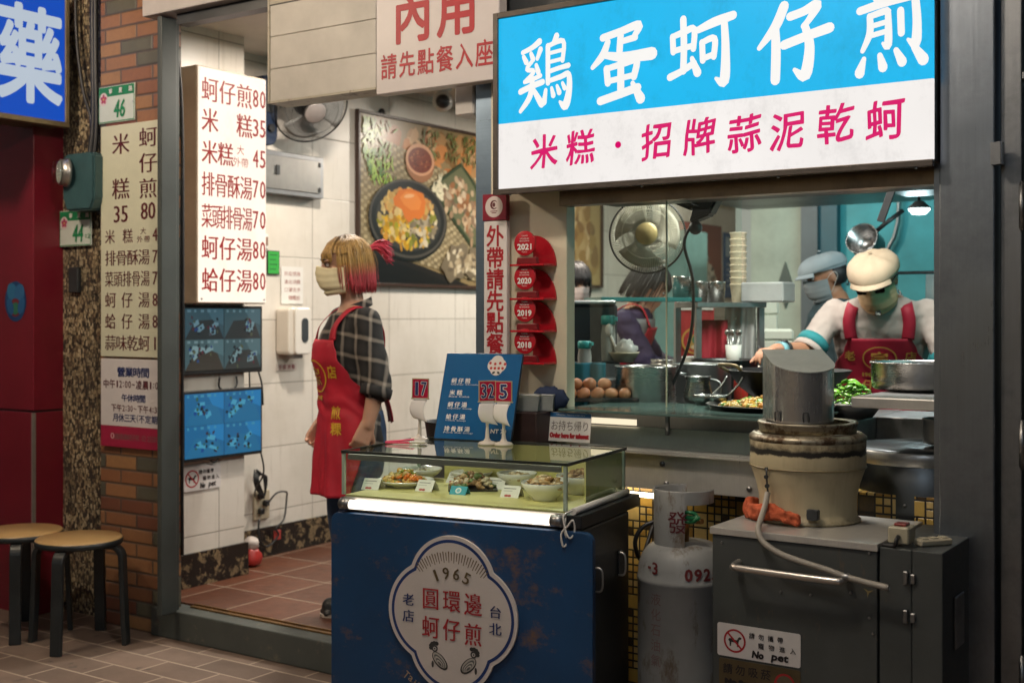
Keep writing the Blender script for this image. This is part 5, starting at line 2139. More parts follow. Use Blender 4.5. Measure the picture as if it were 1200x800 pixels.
# wok and the omelette pan
t_ = thing('wok', 'black iron wok with a loop handle behind the omelette pan', 'wok', (-1.60, 4.12, 1.10))
b = MB()
b.lathe([(0, -.03), (.10, -.01), (.17, .04), (.215, .10), (.218, .103), (.212, .104), (.165, .05), (.1, .0), (0, -.02)], n=56, cap=False)
b.build('bowl', mat('black_iron', (.012, .012, .012), .4, .5, var=.3), t_)
b = MB()
b.tube([(-.17, -.125, .095), (-.19, -.17, .12), (-.15, -.20, .125), (-.11, -.20, .12), (-.10, -.175, .095)], .006, 8, sub=4)
b.build('handle', mat('old_brass', (.28, .20, .12), .4, .7), t_)
t_ = thing('omelette_griddle', 'black griddle of oyster omelettes with green leaves on the counter', 'griddle', (-1.56, 3.86, 1.084))
b = MB()
b.lathe([(0, 0), (.19, 0), (.215, .014), (.218, .016), (.208, .017), (.185, .006), (0, .005)], n=56, cap=False)
b.build('pan', MATS['black_iron'], t_)
b = MB()
heap(b, 0, 0, .006, .17, .13, .030, YEL + [(.5, .33, .12), (.12, .26, .04), (.36, .2, .06)], 300, .007, .016, 21)
heap(b, .05, .04, .02, .10, .08, .03, [(.10, .26, .03), (.18, .36, .05)], 70, .006, .014, 22, .4)
b.build('food', M_FOOD, t_)
t_ = thing('greens_bowl', 'bowl of chopped bright green leaves in front of the cook', 'bowl of food', (-1.335, 3.99, 1.058))
b = MB()
b.lathe([(0, 0), (.07, 0), (.10, .04), (.104, .05), (.098, .048), (.066, .006), (0, .006)], n=36, cap=False)
b.build('bowl', M_STEELD, t_)
b = MB()
heap(b, 0, 0, .04, .085, .085, .085, [(.14, .38, .03), (.2, .46, .06), (.08, .24, .02)], 150, .007, .016, 23, .3)
b.build('food', M_FOOD, t_)

# eggs: each one lies loose on the tray
t_ = thing('egg_tray', 'black tray under the brown eggs on the glass shelf', 'tray', (-2.225, 3.86, 1.084), R(32))
b = MB()
b.box(-.13, .14, -.055, .055, 0, .005, .002)
b.box(-.13, .14, -.058, -.053, 0, .014, .002)
b.box(-.13, .14, .053, .058, 0, .014, .002)
b.box(-.133, -.128, -.058, .058, 0, .014, .002)
b.box(.138, .143, -.058, .058, 0, .014, .002)
b.build('tray', M_BLACK, t_)
t = NT('brown_eggshell')
oi = t.n('ShaderNodeObjectInfo')
sp_ = t.noise(160, 3, .7, t.obj())
M_EGG = t.bsdf(t.mix(t.math('MULTIPLY', sp_, .35), t.mix(oi.outputs['Random'], (.40, .155, .065), (.56, .27, .14)), (.30, .11, .05)), .48)
em_ = None
eggs = [(-.105, -.03, 0), (-.105, .025, 0), (-.055, -.032, 0), (-.055, .024, 0), (-.08, -.004, 1), (-.035, -.002, 1), (-.005, -.032, 0), (-.005, .024, 0), (.045, -.03, 0), (.045, .024, 0), (.022, -.004, 1), (.095, -.03, 0), (.095, .022, 0)]
c_, s_ = math.cos(R(32)), math.sin(R(32))
for k, (x, y, lv) in enumerate(eggs):
    if em_ is None:
        b = MB()
        b.lathe([(.0225 * math.sin(a) * (1 + .10 * math.cos(a)), -.028 * math.cos(a)) for a in [q * PI / 14 for q in range(15)]], n=24, cap=False)
        o = b.build('egg', M_EGG)
        em_ = o
    else:
        o = em_.copy()
        COL.objects.link(o)
    rr = random.Random(k)
    o.location = (-2.225 + x * c_ - y * s_, 3.86 + x * s_ + y * c_, 1.1115 + lv * .034)
    o.rotation_euler = (R(90 + rr.uniform(-35, 35)), 0, rr.uniform(0, 6))
    o.scale = (rr.uniform(.93, 1.04),) * 2 + (rr.uniform(.93, 1.06),)
    tag(o, 'brown egg lying on the black tray beside the stock pot' if not lv else 'brown egg on top of the other eggs beside the stock pot', 'egg', 'eggs piled on the tray' if not lv else 'eggs on top of the pile')

# tubs beside the blue menu
for k, (lab, x, y, w, c, z) in enumerate((('translucent plastic tub with violet contents below the awards panel', -2.268, 3.462, .042, (.24, .23, .42), 1.073), ('translucent plastic tub with pale green contents by the cream panel', -2.222, 3.500, .030, (.45, .52, .36), 1.073))):
    t_ = thing('plastic_tub', lab, 'tub', (x, y, z), R(20), 'plastic tubs on the counter')
    b = MB()
    hb = bmesh.new()
    lo = [(-w, -w * .8), (w, -w * .8), (w, w * .8), (-w, w * .8)]
    A = [hb.verts.new((p[0] * .85, p[1] * .85, 0)) for p in lo]
    B = [hb.verts.new((p[0], p[1], .05)) for p in lo]
    hb.faces.new(A)
    for q in range(4):
        hb.faces.new((A[q], A[(q + 1) % 4], B[(q + 1) % 4], B[q]))
    b.add(hb)
    b.build('tub', mat('frosted_plastic', (.62, .66, .66), .3, var=.03, bump=0, Transmission_Weight=.6), t_, solid=.0015)
    b = MB()
    b.box(-w * .82, w * .82, -w * .66, w * .66, .003, .036, .004)
    b.build('contents', mat('tub_' + str(k), c, .6), t_)
    b = MB()
    b.box(-w * 1.06, w * 1.06, -w * .88, w * .88, .0505, .055, .002)
    b.build('lid', mat('frosted_lid', (.62, .64, .62), .35, var=.05), t_)
b = MB()
b.box(-2.40, -2.15, 3.51, 3.75, 1.0835, 1.0842)
o = b.build('counter_paper', M_PAPER)
bpy.data.objects.remove(o)
t_ = thing('white_dish_stack', 'short stack of white trays left of the plastic tubs', 'dishes', (-2.345, 3.475, 1.073), R(15))
for k in range(3):
    b = MB()
    b.box(-.05, .05, -.04, .04, k * .008, k * .008 + .006, .002)
    b.build('tray', M_PAPER, t_)
t_ = thing('counter_box', 'dark maroon box on the counter behind the number stands', 'box', (-2.29, 3.485, .9585))
b = MB()
b.box(-.125, .085, -.075, .06, .0, .113, .004)
b.build('box', mat('dark_maroon', (.035, .018, .018), .5), t_)

t_ = thing('added_counter_lamp', 'added unseen warm tube lamp under the steel counter to light the gold tiles', 'lamp', (-1.93, 3.60, .80))  # unseen lamp, added to brighten the gold tiles below the counter
b = MB()
b.cyl((-.13, 0, 0), (.13, 0, 0), .008, n=14)
b.build('tube', glow('added_tube', (1., .84, .55), 9.), t_)
for x in (-.145, .131):
    b = MB()
    b.box(x, x + .014, -.012, .012, -.012, .0315, .002)
    b.build('socket', M_WHITE, t_)

# ================================================================== DINING ROOM, LEFT WALL
M_WIRE = mat('fan_wire_black', (.02, .02, .02), .35, .3)
M_FANGREY = mat('fan_grey', (.30, .30, .29), .4)


def fan(name, label, loc, aim, r, hubm, wires=64, guard=M_WIRE, dark=M_BLACK, mount=None, blade=None, wr=.0009, rimr=.004, rimm=None):
    """a fan whose grille faces along aim"""
    q = Vector(aim).normalized().to_track_quat('Z', 'Y')
    t_ = thing(name, label, 'fan', loc)
    t_.rotation_mode = 'QUATERNION'
    t_.rotation_quaternion = q
    for nm, s_, h in (('front_guard', 1, .055), ('rear_guard', -1, .05)):
        b = MB()
        for k in range(wires):
            a = 2 * PI * k / wires
            tw = .35 * s_
            pts = []
            for j in range(6):
                f = .30 + .70 * j / 5
                aa = a + tw * (1 - f)
                zz = s_ * h * math.sqrt(max(0, 1 - (f * .985) ** 4)) if f < 1 else 0
                pts.append((r * f * math.cos(aa), r * f * math.sin(aa), zz))
            b.tube(pts, wr, 4)
        for f in (.3, .65):
            zz = s_ * h * math.sqrt(1 - f ** 4)
            b.tube([(r * f * math.cos(a), r * f * math.sin(a), zz) for a in [2 * PI * k / 48 for k in range(48)]], wr * 1.4, 5, closed=True)
        b.build(nm, guard, t_)
    b = MB()
    b.tube([(r * math.cos(a), r * math.sin(a), 0) for a in [2 * PI * k / 64 for k in range(64)]], rimr, 8, closed=True)
    b.build('rim', rimm or guard, t_)
    b = MB()
    b.lathe([(0, .062), (r * .26, .060), (r * .30, .054), (r * .31, .046), (0, .046)], n=40, cap=False)
    b.build('badge', hubm, t_)
    b = MB()
    for k in range(3):
        a0 = 2 * PI * k / 3
        def bl(u, v, a0=a0):
            rr_ = r * (.15 + .72 * u)
            aa = a0 + (v - .5) * 1.5 * (.65 + .5 * u) + .35 * u
            return (rr_ * math.cos(aa), rr_ * math.sin(aa), .012 - (v - .5) * .045)
        b.grid(bl, 8, 8)
    b.build('blades', blade or M_FANGREY, t_, solid=.002)
    b = MB()
    b.cyl((0, 0, -.04), (0, 0, .03), r * .17)
    b.lathe([(0, -.16), (r * .25, -.155), (r * .36, -.12), (r * .38, -.06), (r * .3, -.045), (0, -.045)], n=32, cap=False)
    b.build('motor', dark, t_)
    return t_


df = fan('wall_fan', 'black wall fan tilted down above the steel wall box in the dining room', (-4.43, 4.69, 2.475), (.80, -.28, -.62), .20, mat('fan_badge_grey', (.30, .27, .26), .35, .3), 90, wr=.0008)
b = MB()
b.tube([(0, 0, -.1), (0, .10, -.16), (0, .17, -.2)], .018, 8, sub=3)
b.build('arm', M_BLACK, df)
t_ = thing('fan_control_box', 'dark blue wall bracket and speed knob of the dining room fan', 'control box', (-4.655, 4.44, 2.27), SIDE)
b = MB()
b.prism(rrect(0, .13, 0, .36, .06), 0, .10)
b.build('case', mat('navy_plastic', (.012, .022, .05), .35), t_, bevel=.006)
b = MB()
b.cyl((.075, .09, .10), (.075, .09, .118), .020)
b.build('knob', M_BLACK, t_)
b = MB()
b.box(.03, .10, .17, .23, .1005, .103, .001)
b.build('switch_plate', M_DARK, t_)

t_ = thing('steel_wall_box', 'flat stainless steel switch box on the tiled wall under the dining room fan', 'wall box', (-4.655, 4.50, 2.03), SIDE)
b = MB()
b.box(0, .46, 0, .225, 0, .06, .003)
b.build('box', steel('wallbox_steel', (.34, .34, .35), .35, (60, 2, 2), .35), t_)
b = MB()
b.box(.01, .43, .025, .20, .0605, .066, .002)
b.build('door', steel('wallbox_door', (.40, .38, .36), .32, (60, 2, 2), .3), t_)
for y in (.045, .18):
    b = MB()
    b.box(.415, .428, y - .012, y + .012, .0665, .072, .001)
    b.build('hinge', M_DARK, t_)
b = MB()
b.box(.09, .115, .10, .15, .0665, .074, .002)
b.build('latch', M_DARK, t_)
wc = MB()
wc.tube([(-4.652, 4.56, 2.03), (-4.652, 4.56, 1.86), (-4.65, 4.57, 1.80)], .005, 6)
o = wc.build('wall_conduit', M_WHITE)
tag(o, 'thin pale conduit running down from the steel wall box to the switch', 'conduit')
t_ = thing('light_switch', 'small pale double light switch on the tiled wall beside the lit menu', 'switch', (-4.655, 4.545, 1.745), SIDE)
b = MB()
b.box(0, .05, 0, .075, 0, .008, .002)
b.build('plate', M_PAPER, t_)
for x in (.007, .028):
    b = MB()
    b.box(x, x + .016, .014, .060, .0082, .011, .002)
    b.build('rocker', mat('switch_brown', (.25, .14, .10), .4), t_)
t_ = thing('green_notice', 'small bright green notice in a black frame beside the lit menu', 'notice', (-4.655, 4.590, 1.61), SIDE)
b = MB()
b.box(0, .088, 0, .125, 0, .006, .001)
b.build('frame', M_BLACK, t_)
b = MB()
b.ink_rect(.004, .004, .084, .121, (.03, .36, .05), 0)
for k in range(4):
    b.ink_rect(.014, .10 - k * .025, .07 - .01 * (k % 2), .105 - k * .025, (.01, .08, .02), 1)
b.build('print', M_PRINT, t_, (0, 0, .0062))
t_ = thing('paper_notice', 'white paper notice with faded red handwriting above the soap dispenser', 'notice', (-4.655, 4.695, 1.455), SIDE)
b = MB()
b.box(0, .165, 0, .20, 0, .001)
b.build('paper', M_PAPER, t_)
b = MB()
for k, tx in enumerate(('防疫措施', '進出須戴', '口罩洗手', '敬請配合')):
    row(b, tx, .022 + (.03 if k == 3 else 0), .145, .162 - k * .043, .030, .026)
b.build('lettering', ink('faded_pink', (.40, .16, .14)), t_, (0, 0, .0018))
t_ = thing('soap_dispenser', 'white automatic soap dispenser with a dark window on the tiled wall', 'dispenser', (-4.655, 4.655, 1.165), SIDE)
b = MB()
b.prism(rrect(0, .155, .02, .27, .022), 0, .095)
b.build('case', mat('ivory_plastic', (.66, .60, .52), .3, var=.04), t_, bevel=.008)
b = MB()
b.prism(rrect(.035, .155, .02, .27, .022), .0955, .112)
b.build('cover', mat('ivory_plastic_front', (.70, .66, .60), .25, var=.03), t_, bevel=.008)
b = MB()
b.prism(rrect(.078, .128, .085, .215, .024), .1125, .116)
b.build('window', mat('smoked_window', (.05, .055, .06), .15), t_, bevel=.001)
b = MB()
b.box(.05, .115, -.0, .019, .03, .09, .005)
b.build('nozzle', mat('smoke_grey', (.18, .16, .15), .3), t_)
t_ = thing('dispenser_label', 'small strip of pink lettering on the wall under the soap dispenser', 'label', (-4.655, 4.66, 1.10), SIDE)
b = MB()
b.box(0, .15, 0, .036, 0, .0008)
b.build('strip', mat('clear_strip', (.55, .48, .43), .3), t_)
b = MB()
row(b, '手部消毒', .012, .138, .018, .028, .026, off=.02)
b.build('lettering', ink('plum', (.22, .06, .07)), t_, (0, 0, .0016))

# ---- the food poster
pf = thing('food_poster', 'large dark framed photograph of oyster omelette dishes on the tiled dining wall', 'poster', (-4.655, 5.285, 1.565), SIDE)
PW, PHH = 1.56, 1.01
b = MB()
for q in ((0, PW, 0, .018, 0, .03), (0, PW, PHH - .018, PHH, 0, .03), (0, .018, .0182, PHH - .0182, 0, .03), (PW - .018, PW, .0182, PHH - .0182, 0, .03)):
    b.box(*q)
b.build('frame', mat('dark_brown_frame', (.045, .022, .015), .35), pf, bevel=.002)
b = MB()
rr = random.Random(31)
b.ink_rect(.0185, .0185, PW - .0185, PHH - .0185, (.24, .17, .08), 0)
# blurred garden behind
for k in range(70):
    x = rr.uniform(.2, PW - .1)
    y = rr.uniform(.72, .99)
    if y > .99 - .0 or y < .80 - .15 * (x / PW):
        continue
    c = rr.choice([(.42, .15, .045), (.50, .20, .06), (.30, .10, .03), (.36, .20, .08), (.22, .12, .04), (.50, .30, .15)])
    y = min(y, PHH - .09)
    b.ink_disc(min(x, PW - .11), y, rr.uniform(.03, .085), rr.uniform(.02, .065), sc(c, rr.uniform(.8, 1.1)), 1, 14, rr.uniform(0, 3), .15, rr=rr)
# woven mat: rows of little straws
for i in range(46):
    for j in range(30):
        u, v = (i + .5) / 46, (j + .5) / 30
        x = .02 + u * (PW - .05)
        ytop = .90 - .34 * max(0, u - .05) if u < .6 else .72
        ylow = .235 - .25 * u
        y = ylow + (ytop - ylow) * v
        if y < .03 or y > .96:
            continue
        c = (.42, .34, .20) if (i + j) % 2 else (.24, .185, .10)
        b.ink_poly([(x - .015, y - .009), (x + .015, y - .011), (x + .016, y + .008), (x - .015, y + .010)], sc(c, rr.uniform(.75, 1.15)), 2)
# dark cloth at the bottom
b.ink_poly([(.0185, .0185), (1.08, .0185), (.60, .125), (.19, .20), (.0185, .24)], (.016, .012, .011), 3)
b.ink_poly([(.0185, .20), (.19, .165), (.60, .092), (.9, .0185), (.4, .0185), (.0185, .0185)], (.010, .008, .008), 4)
# leaves
for k in range(230):
    if k < 130:
        x, y = .03 + abs(rr.gauss(0, .10)), rr.uniform(.60, .97)
        x += max(0, (.80 - y)) * .5
        c = rr.choice([(.10, .26, .015), (.18, .36, .02), (.06, .17, .01), (.30, .46, .05)])
    else:
        x, y = rr.uniform(.60, 1.45), rr.uniform(.80, .975)
        c = rr.choice([(.10, .13, .03), (.16, .18, .05), (.07, .09, .02), (.24, .22, .08)])
    x = min(max(x, .05), PW - .06)
    y = min(y, PHH - .055)
    b.ink_disc(x, y, .030, .006, sc(c, rr.uniform(.7, 1.2)), 5, 8, rr.uniform(.5, 2.4), rr=rr)
# sauce bowl
b.ink_disc(.563, .755, .140, .118, (.30, .13, .06), 6)
b.ink_disc(.563, .775, .140, .098, (.58, .30, .17), 7)
b.ink_disc(.563, .772, .118, .078, (.17, .035, .018), 8)
for k in range(40):
    a, q = rr.uniform(0, 6.3), rr.random() ** .5
    b.ink_disc(.563 + .10 * q * math.cos(a), .770 + .06 * q * math.sin(a), .010, .006, rr.choice([(.26, .06, .03), (.10, .02, .012), (.34, .12, .05)]), 9, 8, rr=rr)
# leaf plate of clams
b.ink_poly([(.66, .62), (.80, .70), (.98, .80), (1.12, .70), (1.38, .42), (1.40, .30), (1.24, .23), (1.10, .26), (.92, .40)], (.03, .045, .02), 10)
b.ink_poly([(.69, .615), (.82, .685), (.98, .775), (1.10, .68), (1.33, .42), (1.35, .32), (1.22, .265), (1.10, .29), (.94, .42)], (.11, .115, .06), 11)
for k in range(46):
    x, y = .69 + abs(rr.gauss(.06, .05)), .60 + rr.gauss(0, .04)
    b.ink_disc(x, y, .030, .007, sc((.66, .60, .42), rr.uniform(.75, 1.1)), 12, 8, rr.uniform(0, 3), rr=rr)
for k in range(120):
    u, v = rr.random(), rr.gauss(0, .075)
    x, y = .86 + .36 * u + v * .75, .64 - .28 * u + v * .55
    c = rr.choice([(.34, .22, .13), (.44, .32, .20), (.20, .13, .08), (.50, .40, .28), (.28, .12, .05)])
    b.ink_disc(x, y, rr.uniform(.018, .034), rr.uniform(.014, .022), sc(c, rr.uniform(.7, 1.15)), 13, 10, rr.uniform(0, 3), .1, rr=rr)
# black plate with the omelette
b.ink_disc(.455, .400, .375, .245, (.012, .011, .010), 14, 60)
b.ink_disc(.455, .408, .367, .236, (.075, .066, .055), 15, 60)
b.ink_disc(.455, .410, .350, .222, (.018, .017, .016), 16, 60)
b.ink_disc(.455, .405, .31, .19, (.045, .042, .038), 17, 60)
for k in range(330):
    a, q = rr.uniform(0, 6.3), rr.random() ** .5
    x, y = .445 + .275 * q * math.cos(a), .405 + .175 * q * math.sin(a)
    if y > .44:
        c = rr.choice([(.56, .33, .10), (.62, .40, .12), (.50, .22, .06), (.60, .44, .18)])
    elif x < .45:
        c = rr.choice([(.66, .36, .02), (.62, .42, .05), (.52, .25, .03), (.28, .26, .02), (.6, .46, .2)])
    else:
        c = rr.choice([(.40, .33, .22), (.52, .44, .30), (.24, .19, .12), (.62, .36, .05), (.20, .2, .03)])
    b.ink_disc(x, y, rr.uniform(.014, .036), rr.uniform(.010, .024), sc(c, rr.uniform(.65, 1.2)), 18, 10, rr.uniform(0, 3), .15, rr=rr)
b.ink_poly([(.30, .52), (.36, .575), (.46, .592), (.58, .572), (.61, .52), (.60, .45), (.55, .41), (.50, .415), (.45, .385), (.41, .41), (.38, .46), (.31, .48)], (.62, .17, .03), 19)
b.ink_poly([(.36, .53), (.42, .572), (.52, .565), (.57, .52), (.55, .47), (.47, .46), (.40, .49)], (.70, .23, .05), 20)
b.ink_disc(.45, .545, .05, .012, (.78, .40, .18), 21, rot=.15)
# two oysters in their shells
for cx, cy, s_ in ((.93, .165, 1.), (1.13, .17, .9)):
    b.ink_disc(cx, cy, .15 * s_, .105 * s_, (.16, .125, .08), 22, 16, .5, .2, rr=rr)
    for k in range(26):
        a, q = rr.uniform(0, 6.3), rr.random() ** .5
        b.ink_disc(cx + .11 * q * math.cos(a), cy + .07 * q * math.sin(a), .030, .015, rr.choice([(.42, .34, .22), (.30, .23, .14), (.12, .09, .06), (.56, .48, .34)]), 23, 9, rr.uniform(0, 3), .2, rr=rr)
b.build('print', printed('poster_gloss', .28), pf, (0, 0, .02))
for x in (.23, 1.36):
    b = MB()
    b.lathe([(.010, 0), (.022, 0), (.022, .012), (.010, .012)], x, PHH + .012, n=16)
    b.build('hook', M_BLACK, pf)

# ---- ceiling camera, white box on the door post
t_ = thing('security_camera', 'small white dome camera with black eye near the top of the food poster', 'camera', (-4.40, 5.78, 2.75))
b = MB()
b.lathe([(0, 0), (.055, 0), (.055, -.02), (.03, -.03), (.026, -.05), (0, -.05)], n=28, cap=False)
b.build('bracket', M_WHITE, t_)
b = MB()
b.ball((0, 0, -.085), .062)
b.build('dome', mat('camera_white', (.55, .53, .50), .3), t_)
b = MB()
d_ = Vector((4.4, -5.78, -1.3)).normalized()
Mq = Matrix.Translation(Vector((0, 0, -.085)) + d_ * .045) @ d_.to_track_quat('Z', 'Y').to_matrix().to_4x4()
b.lathe([(0, .024), (.03, .020), (.042, .0), (.03, -.01), (0, -.01)], n=24, M=Mq, cap=False)
b.build('lens', M_BLACK, t_)
t_ = thing('shutter_motor_box', 'white vertical box fixed on the door post under the dine in sign', 'box', (-2.66, 3.60, 2.12), FRONT)
b = MB()
b.box(0, .085, 0, .17, -.05, .035, .006)
b.build('case', mat('aged_white', (.54, .50, .46), .4), t_)
b = MB()
b.box(.085, .10, .03, .12, -.04, .02, .002)
b.build('side_cap', M_DARK, t_)

# ---- two screens on the inner pier
M_SCREEN = printed('screen_light', .25, .46)


def cctv(mb, x0, y0, w, h, seed, tint, bg, fl):
    rr = random.Random(seed)
    T = lambda c: tuple(c[q] * tint[q] for q in range(3))
    mb.ink_rect(x0, y0, x0 + w, y0 + h, T(bg), 0)
    mb.ink_poly([(x0, y0), (x0 + w, y0), (x0 + w * .8, y0 + h * .65), (x0 + w * .25, y0 + h * .6)], T(fl), 1)
    mb.ink_poly([(x0 + w * .55, y0 + h), (x0 + w, y0 + h), (x0 + w, y0 + h * .45), (x0 + w * .7, y0 + h * .62)], T(sc4(bg, 1.5)), 1)
    for k in range(rr.randint(4, 6)):
        cx, cy = x0 + w * rr.uniform(.18, .8), y0 + h * rr.uniform(.2, .75)
        a = rr.uniform(-.5, .5)
        ww, hh = w * rr.uniform(.06, .12), h * rr.uniform(.06, .11)
        ca, sa = math.cos(a), math.sin(a)
        mb.ink_poly([(cx + px * ww * ca - py * hh * sa, cy + px * ww * sa + py * hh * ca) for px, py in ((-1, -1), (1, -.6), (1, 1), (-.8, .7))], T((.62, .68, .70)), 2)
        for q in range(4):
            mb.ink_disc(min(max(cx + rr.uniform(-.14, .14) * w, x0 + .05 * w), x0 + .95 * w), min(max(cy + rr.uniform(-.18, .2) * h, y0 + .07 * h), y0 + .93 * h), w * rr.uniform(.02, .045), h * rr.uniform(.03, .065), T(rr.choice([(.02, .03, .04), (.04, .05, .07), (.30, .04, .06), (.05, .12, .35), (.01, .015, .02), (.25, .2, .1)])), 3, 9, rr.uniform(0, 3), .2, rr=rr)
    for k in range(5):
        mb.ink_rect(x0 + w * (.06 + .17 * k), y0 + h * .88, x0 + w * (.06 + .17 * k + rr.uniform(.04, .1)), y0 + h * .96, T((.5, .55, .58)), 2)


for nm, lab, z0, hh, kind in (('upper', 'wall screen showing four dim camera views below the lit menu box', 1.117, .322, 0), ('lower', 'lower wall screen showing four bright blue camera views', .715, .328, 1)):
    t_ = thing('monitor', lab, 'monitor', (-4.385, 3.790, z0), SIDE, 'security monitors')
    b = MB()
    b.box(0, .505, 0, hh, -.035, 0, .004)
    b.build('case', M_BLACK, t_)
    b = MB()
    w, h = .236, (hh - .034) / 2
    for k, (ix, iy) in enumerate(((0, 1), (1, 1), (0, 0), (1, 0))):
        if kind == 0:
            tint = ((.30, .52, .62), (.36, .60, .66), (.50, .72, .74), (.45, .68, .70))[k]
            cctv(b, .014 + ix * .2395, .020 + iy * (h + .001), w, h, 50 + k, tint, (.16, .22, .24), (.09, .075, .07) if k != 2 else (.12, .07, .05))
        else:
            cctv(b, .012 + ix * .241, .016 + iy * (h + .003), w + .003, h + .002, 70 + k, (.16, .78, 1.15), (.10, .27, .42), (.14, .30, .42))
    b.build('screen', M_SCREEN, t_, (0, 0, .001))
    b = MB()
    b.box(.15, .35, .08, .22, -.055, -.0355, .003)
    b.build('bracket', M_DARK, t_)
no_pet('no_pet_sticker', 'faded no pet sticker on the tiled pier under the lower blue screen', (-4.416, 3.825, .575), SIDE, .225, .115)
cab = MB()
cab.tube([(-4.40, 4.03, 1.10), (-4.402, 4.03, 1.05), (-4.40, 4.10, 1.03), (-4.402, 4.14, 1.06), (-4.405, 4.14, 1.10)], .005, 6, sub=4)
tag(cab.build('screen_cable', M_BLACK), 'black cable looping out below the upper screen', 'cable')
for k, (pts, lab) in enumerate((([(-4.40, 4.22, 1.12), (-4.405, 4.23, 1.0), (-4.43, 4.26, .8)], 'straight black cable between the two screens, left one'), ([(-4.41, 4.29, 1.12), (-4.405, 4.31, 1.05), (-4.40, 4.312, .95)], 'short black cable at the right edge of the upper screen'), ([(-4.41, 4.30, .74), (-4.40, 4.318, .62), (-4.50, 4.36, .52), (-4.62, 4.47, .46)], 'black power lead running from the lower screen to the wall socket'), ([(-4.40, 3.95, .73), (-4.395, 3.99, .70), (-4.40, 4.03, .725)], 'black cable loop hanging under the lower screen'))):
    c = MB()
    c.tube(pts, .0045, 6, sub=5)
    tag(c.build('screen_cable', M_BLACK), lab, 'cable')
t_ = thing('wall_socket', 'pale wall socket with black plugs beside the inner pier', 'socket', (-4.655, 4.49, .33), SIDE)
b = MB()
b.box(0, .11, 0, .15, 0, .012, .003)
b.build('plate', mat('old_ivory', (.45, .38, .27), .45), t_)
for k in range(3):
    b = MB()
    b.box(.02 + .035 * (k % 2), .05 + .035 * (k % 2), .03 + .04 * k, .06 + .04 * k, .0125, .04, .004)
    b.build('plug', M_BLACK, t_)
c = MB()
rr = random.Random(2)
for k in range(4):
    c.tube([(-4.61, 4.46 + .012 * k, .60 - .01 * k), (-4.59, 4.435 + .01 * k, .55), (-4.60, 4.47 + .01 * k, .49), (-4.60, 4.52, .46), (-4.59, 4.50 + .008 * k, .56), (-4.61, 4.47, .60 - .01 * k)], .0045, 6, sub=4)
tag(c.build('cable_bundle', M_BLACK), 'tied bundle of black cable hanging above the wall socket', 'cable')
c = MB()
c.tube([(-4.61, 4.54, .40), (-4.60, 4.60, .46), (-4.605, 4.68, .46), (-4.62, 4.70, .42), (-4.60, 4.66, .32), (-4.60, 4.60, .28), (-4.60, 4.62, .24), (-4.61, 4.55, .19), (-4.61, 4.49, .24), (-4.62, 4.50, .34)], .005, 6, sub=5)
tag(c.build('loose_cable', M_BLACK), 'black cable looping loosely below the wall socket', 'cable')
c = MB()
c.box(-4.618, -4.606, 4.60, 4.645, .215, .265, .002)
tag(c.build('cable_tag', mat('red_tag', (.40, .05, .04), .5)), 'small red tag tied on the looping cable', 'tag')
c = MB()
for k in range(3):
    x = -4.165 - .016 * k
    c.tube([(x, 3.56 + .01 * k, 2.60), (x - .004, 3.60, 2.3), (x + .003, 3.60, 1.6), (x - .002, 3.60, .9), (x, 3.60, .35)], .007, 8, sub=5)
    c.build('door_cable', M_BLACK) if False else None
tag(c.build('door_cables', M_BLACK), 'bundle of black cables running down inside the grey door frame', 'cables')

t_ = thing('plastic_bag', 'small crumpled red and white plastic bag on the floor by the pier', 'bag', (-4.535, 4.36, .131), .4)
for nm, m_, z0, s_, seed in (('bag', mat('bag_red', (.40, .035, .03), .35), .045, 1., 3), ('bag_top', mat('bag_white', (.55, .48, .44), .35), .11, .8, 4)):
    b = MB()
    b.ball((0, 0, z0), .055 * s_, (1, .9, .9 if nm == 'bag' else .8), 14, 10, None, .16, random.Random(seed))
    b.build(nm, m_, t_)

# ================================================================== INSIDE THE KITCHEN
kf = fan('kitchen_fan', 'round wire fan with a dull gold badge hanging in the kitchen window', (-2.150, 4.097, 1.697), (.40, -.90, .05), .142, mat('gold_badge', (.42, .31, .13), .4, .35), 100, mat('pale_wire', (.50, .46, .36), .35, .5), wr=.0010, rimr=.004, rimm=M_WIRE, blade=mat('beige_blade', (.30, .27, .21), .5))
b = MB()
b.tube([(0, .02, -.11), (0, .12, -.12), (0, .34, -.10), (0, .62, -.05)], .012, 8, sub=3)
b.build('hanger', M_BLACK, kf)
t_ = thing('hanging_motor', 'black clamp lamp and cable knot hanging right of the kitchen fan', 'clamp lamp', (-1.915, 4.02, 1.77))
b = MB()
b.prism([(-.13, .14), (.12, .14), (.10, .05), (.0, .0), (-.14, .06)], -.04, .04, Matrix.Rotation(R(90), 4, 'X'), bev=.01)
b.build('housing', M_BLACK, t_)
b = MB()
b.prism([(-.02, -.045), (.06, -.02), (.10, .05), (.085, .075), (.0, .02)], -.03, .03, Matrix.Translation((.02, -.03, 0)) @ Matrix.Rotation(R(90), 4, 'X'), bev=.008)
b.ball((.01, -.02, -.06), .025)
b.build('head', M_BLACK, t_)
b = MB()
rr = random.Random(9)
for k in range(7):
    c0 = Vector((rr.uniform(-.02, .08), -.06, rr.uniform(.04, .12)))
    b.tube([c0 + Vector((.05 * math.cos(a) * rr.uniform(.6, 1), -.02 * math.sin(a * 2), .04 * math.sin(a))) for a in [q * PI / 4 for q in range(8)]], .003, 5, closed=True, sub=2)
b.tube([(.0, -.03, -.05), (-.02, -.05, -.12), (.005, -.03, -.25), (.0, -.03, -.42), (-.04, -.02, -.54), (-.11, -.02, -.68)], .006, 6, sub=6)
b.build('cord', M_BLACK, t_)
hl = thing('kitchen_lamp', 'glowing round white lamp hanging over the cook before the teal wall', 'lamp', (-1.575, 5.66, 1.875))
b = MB()
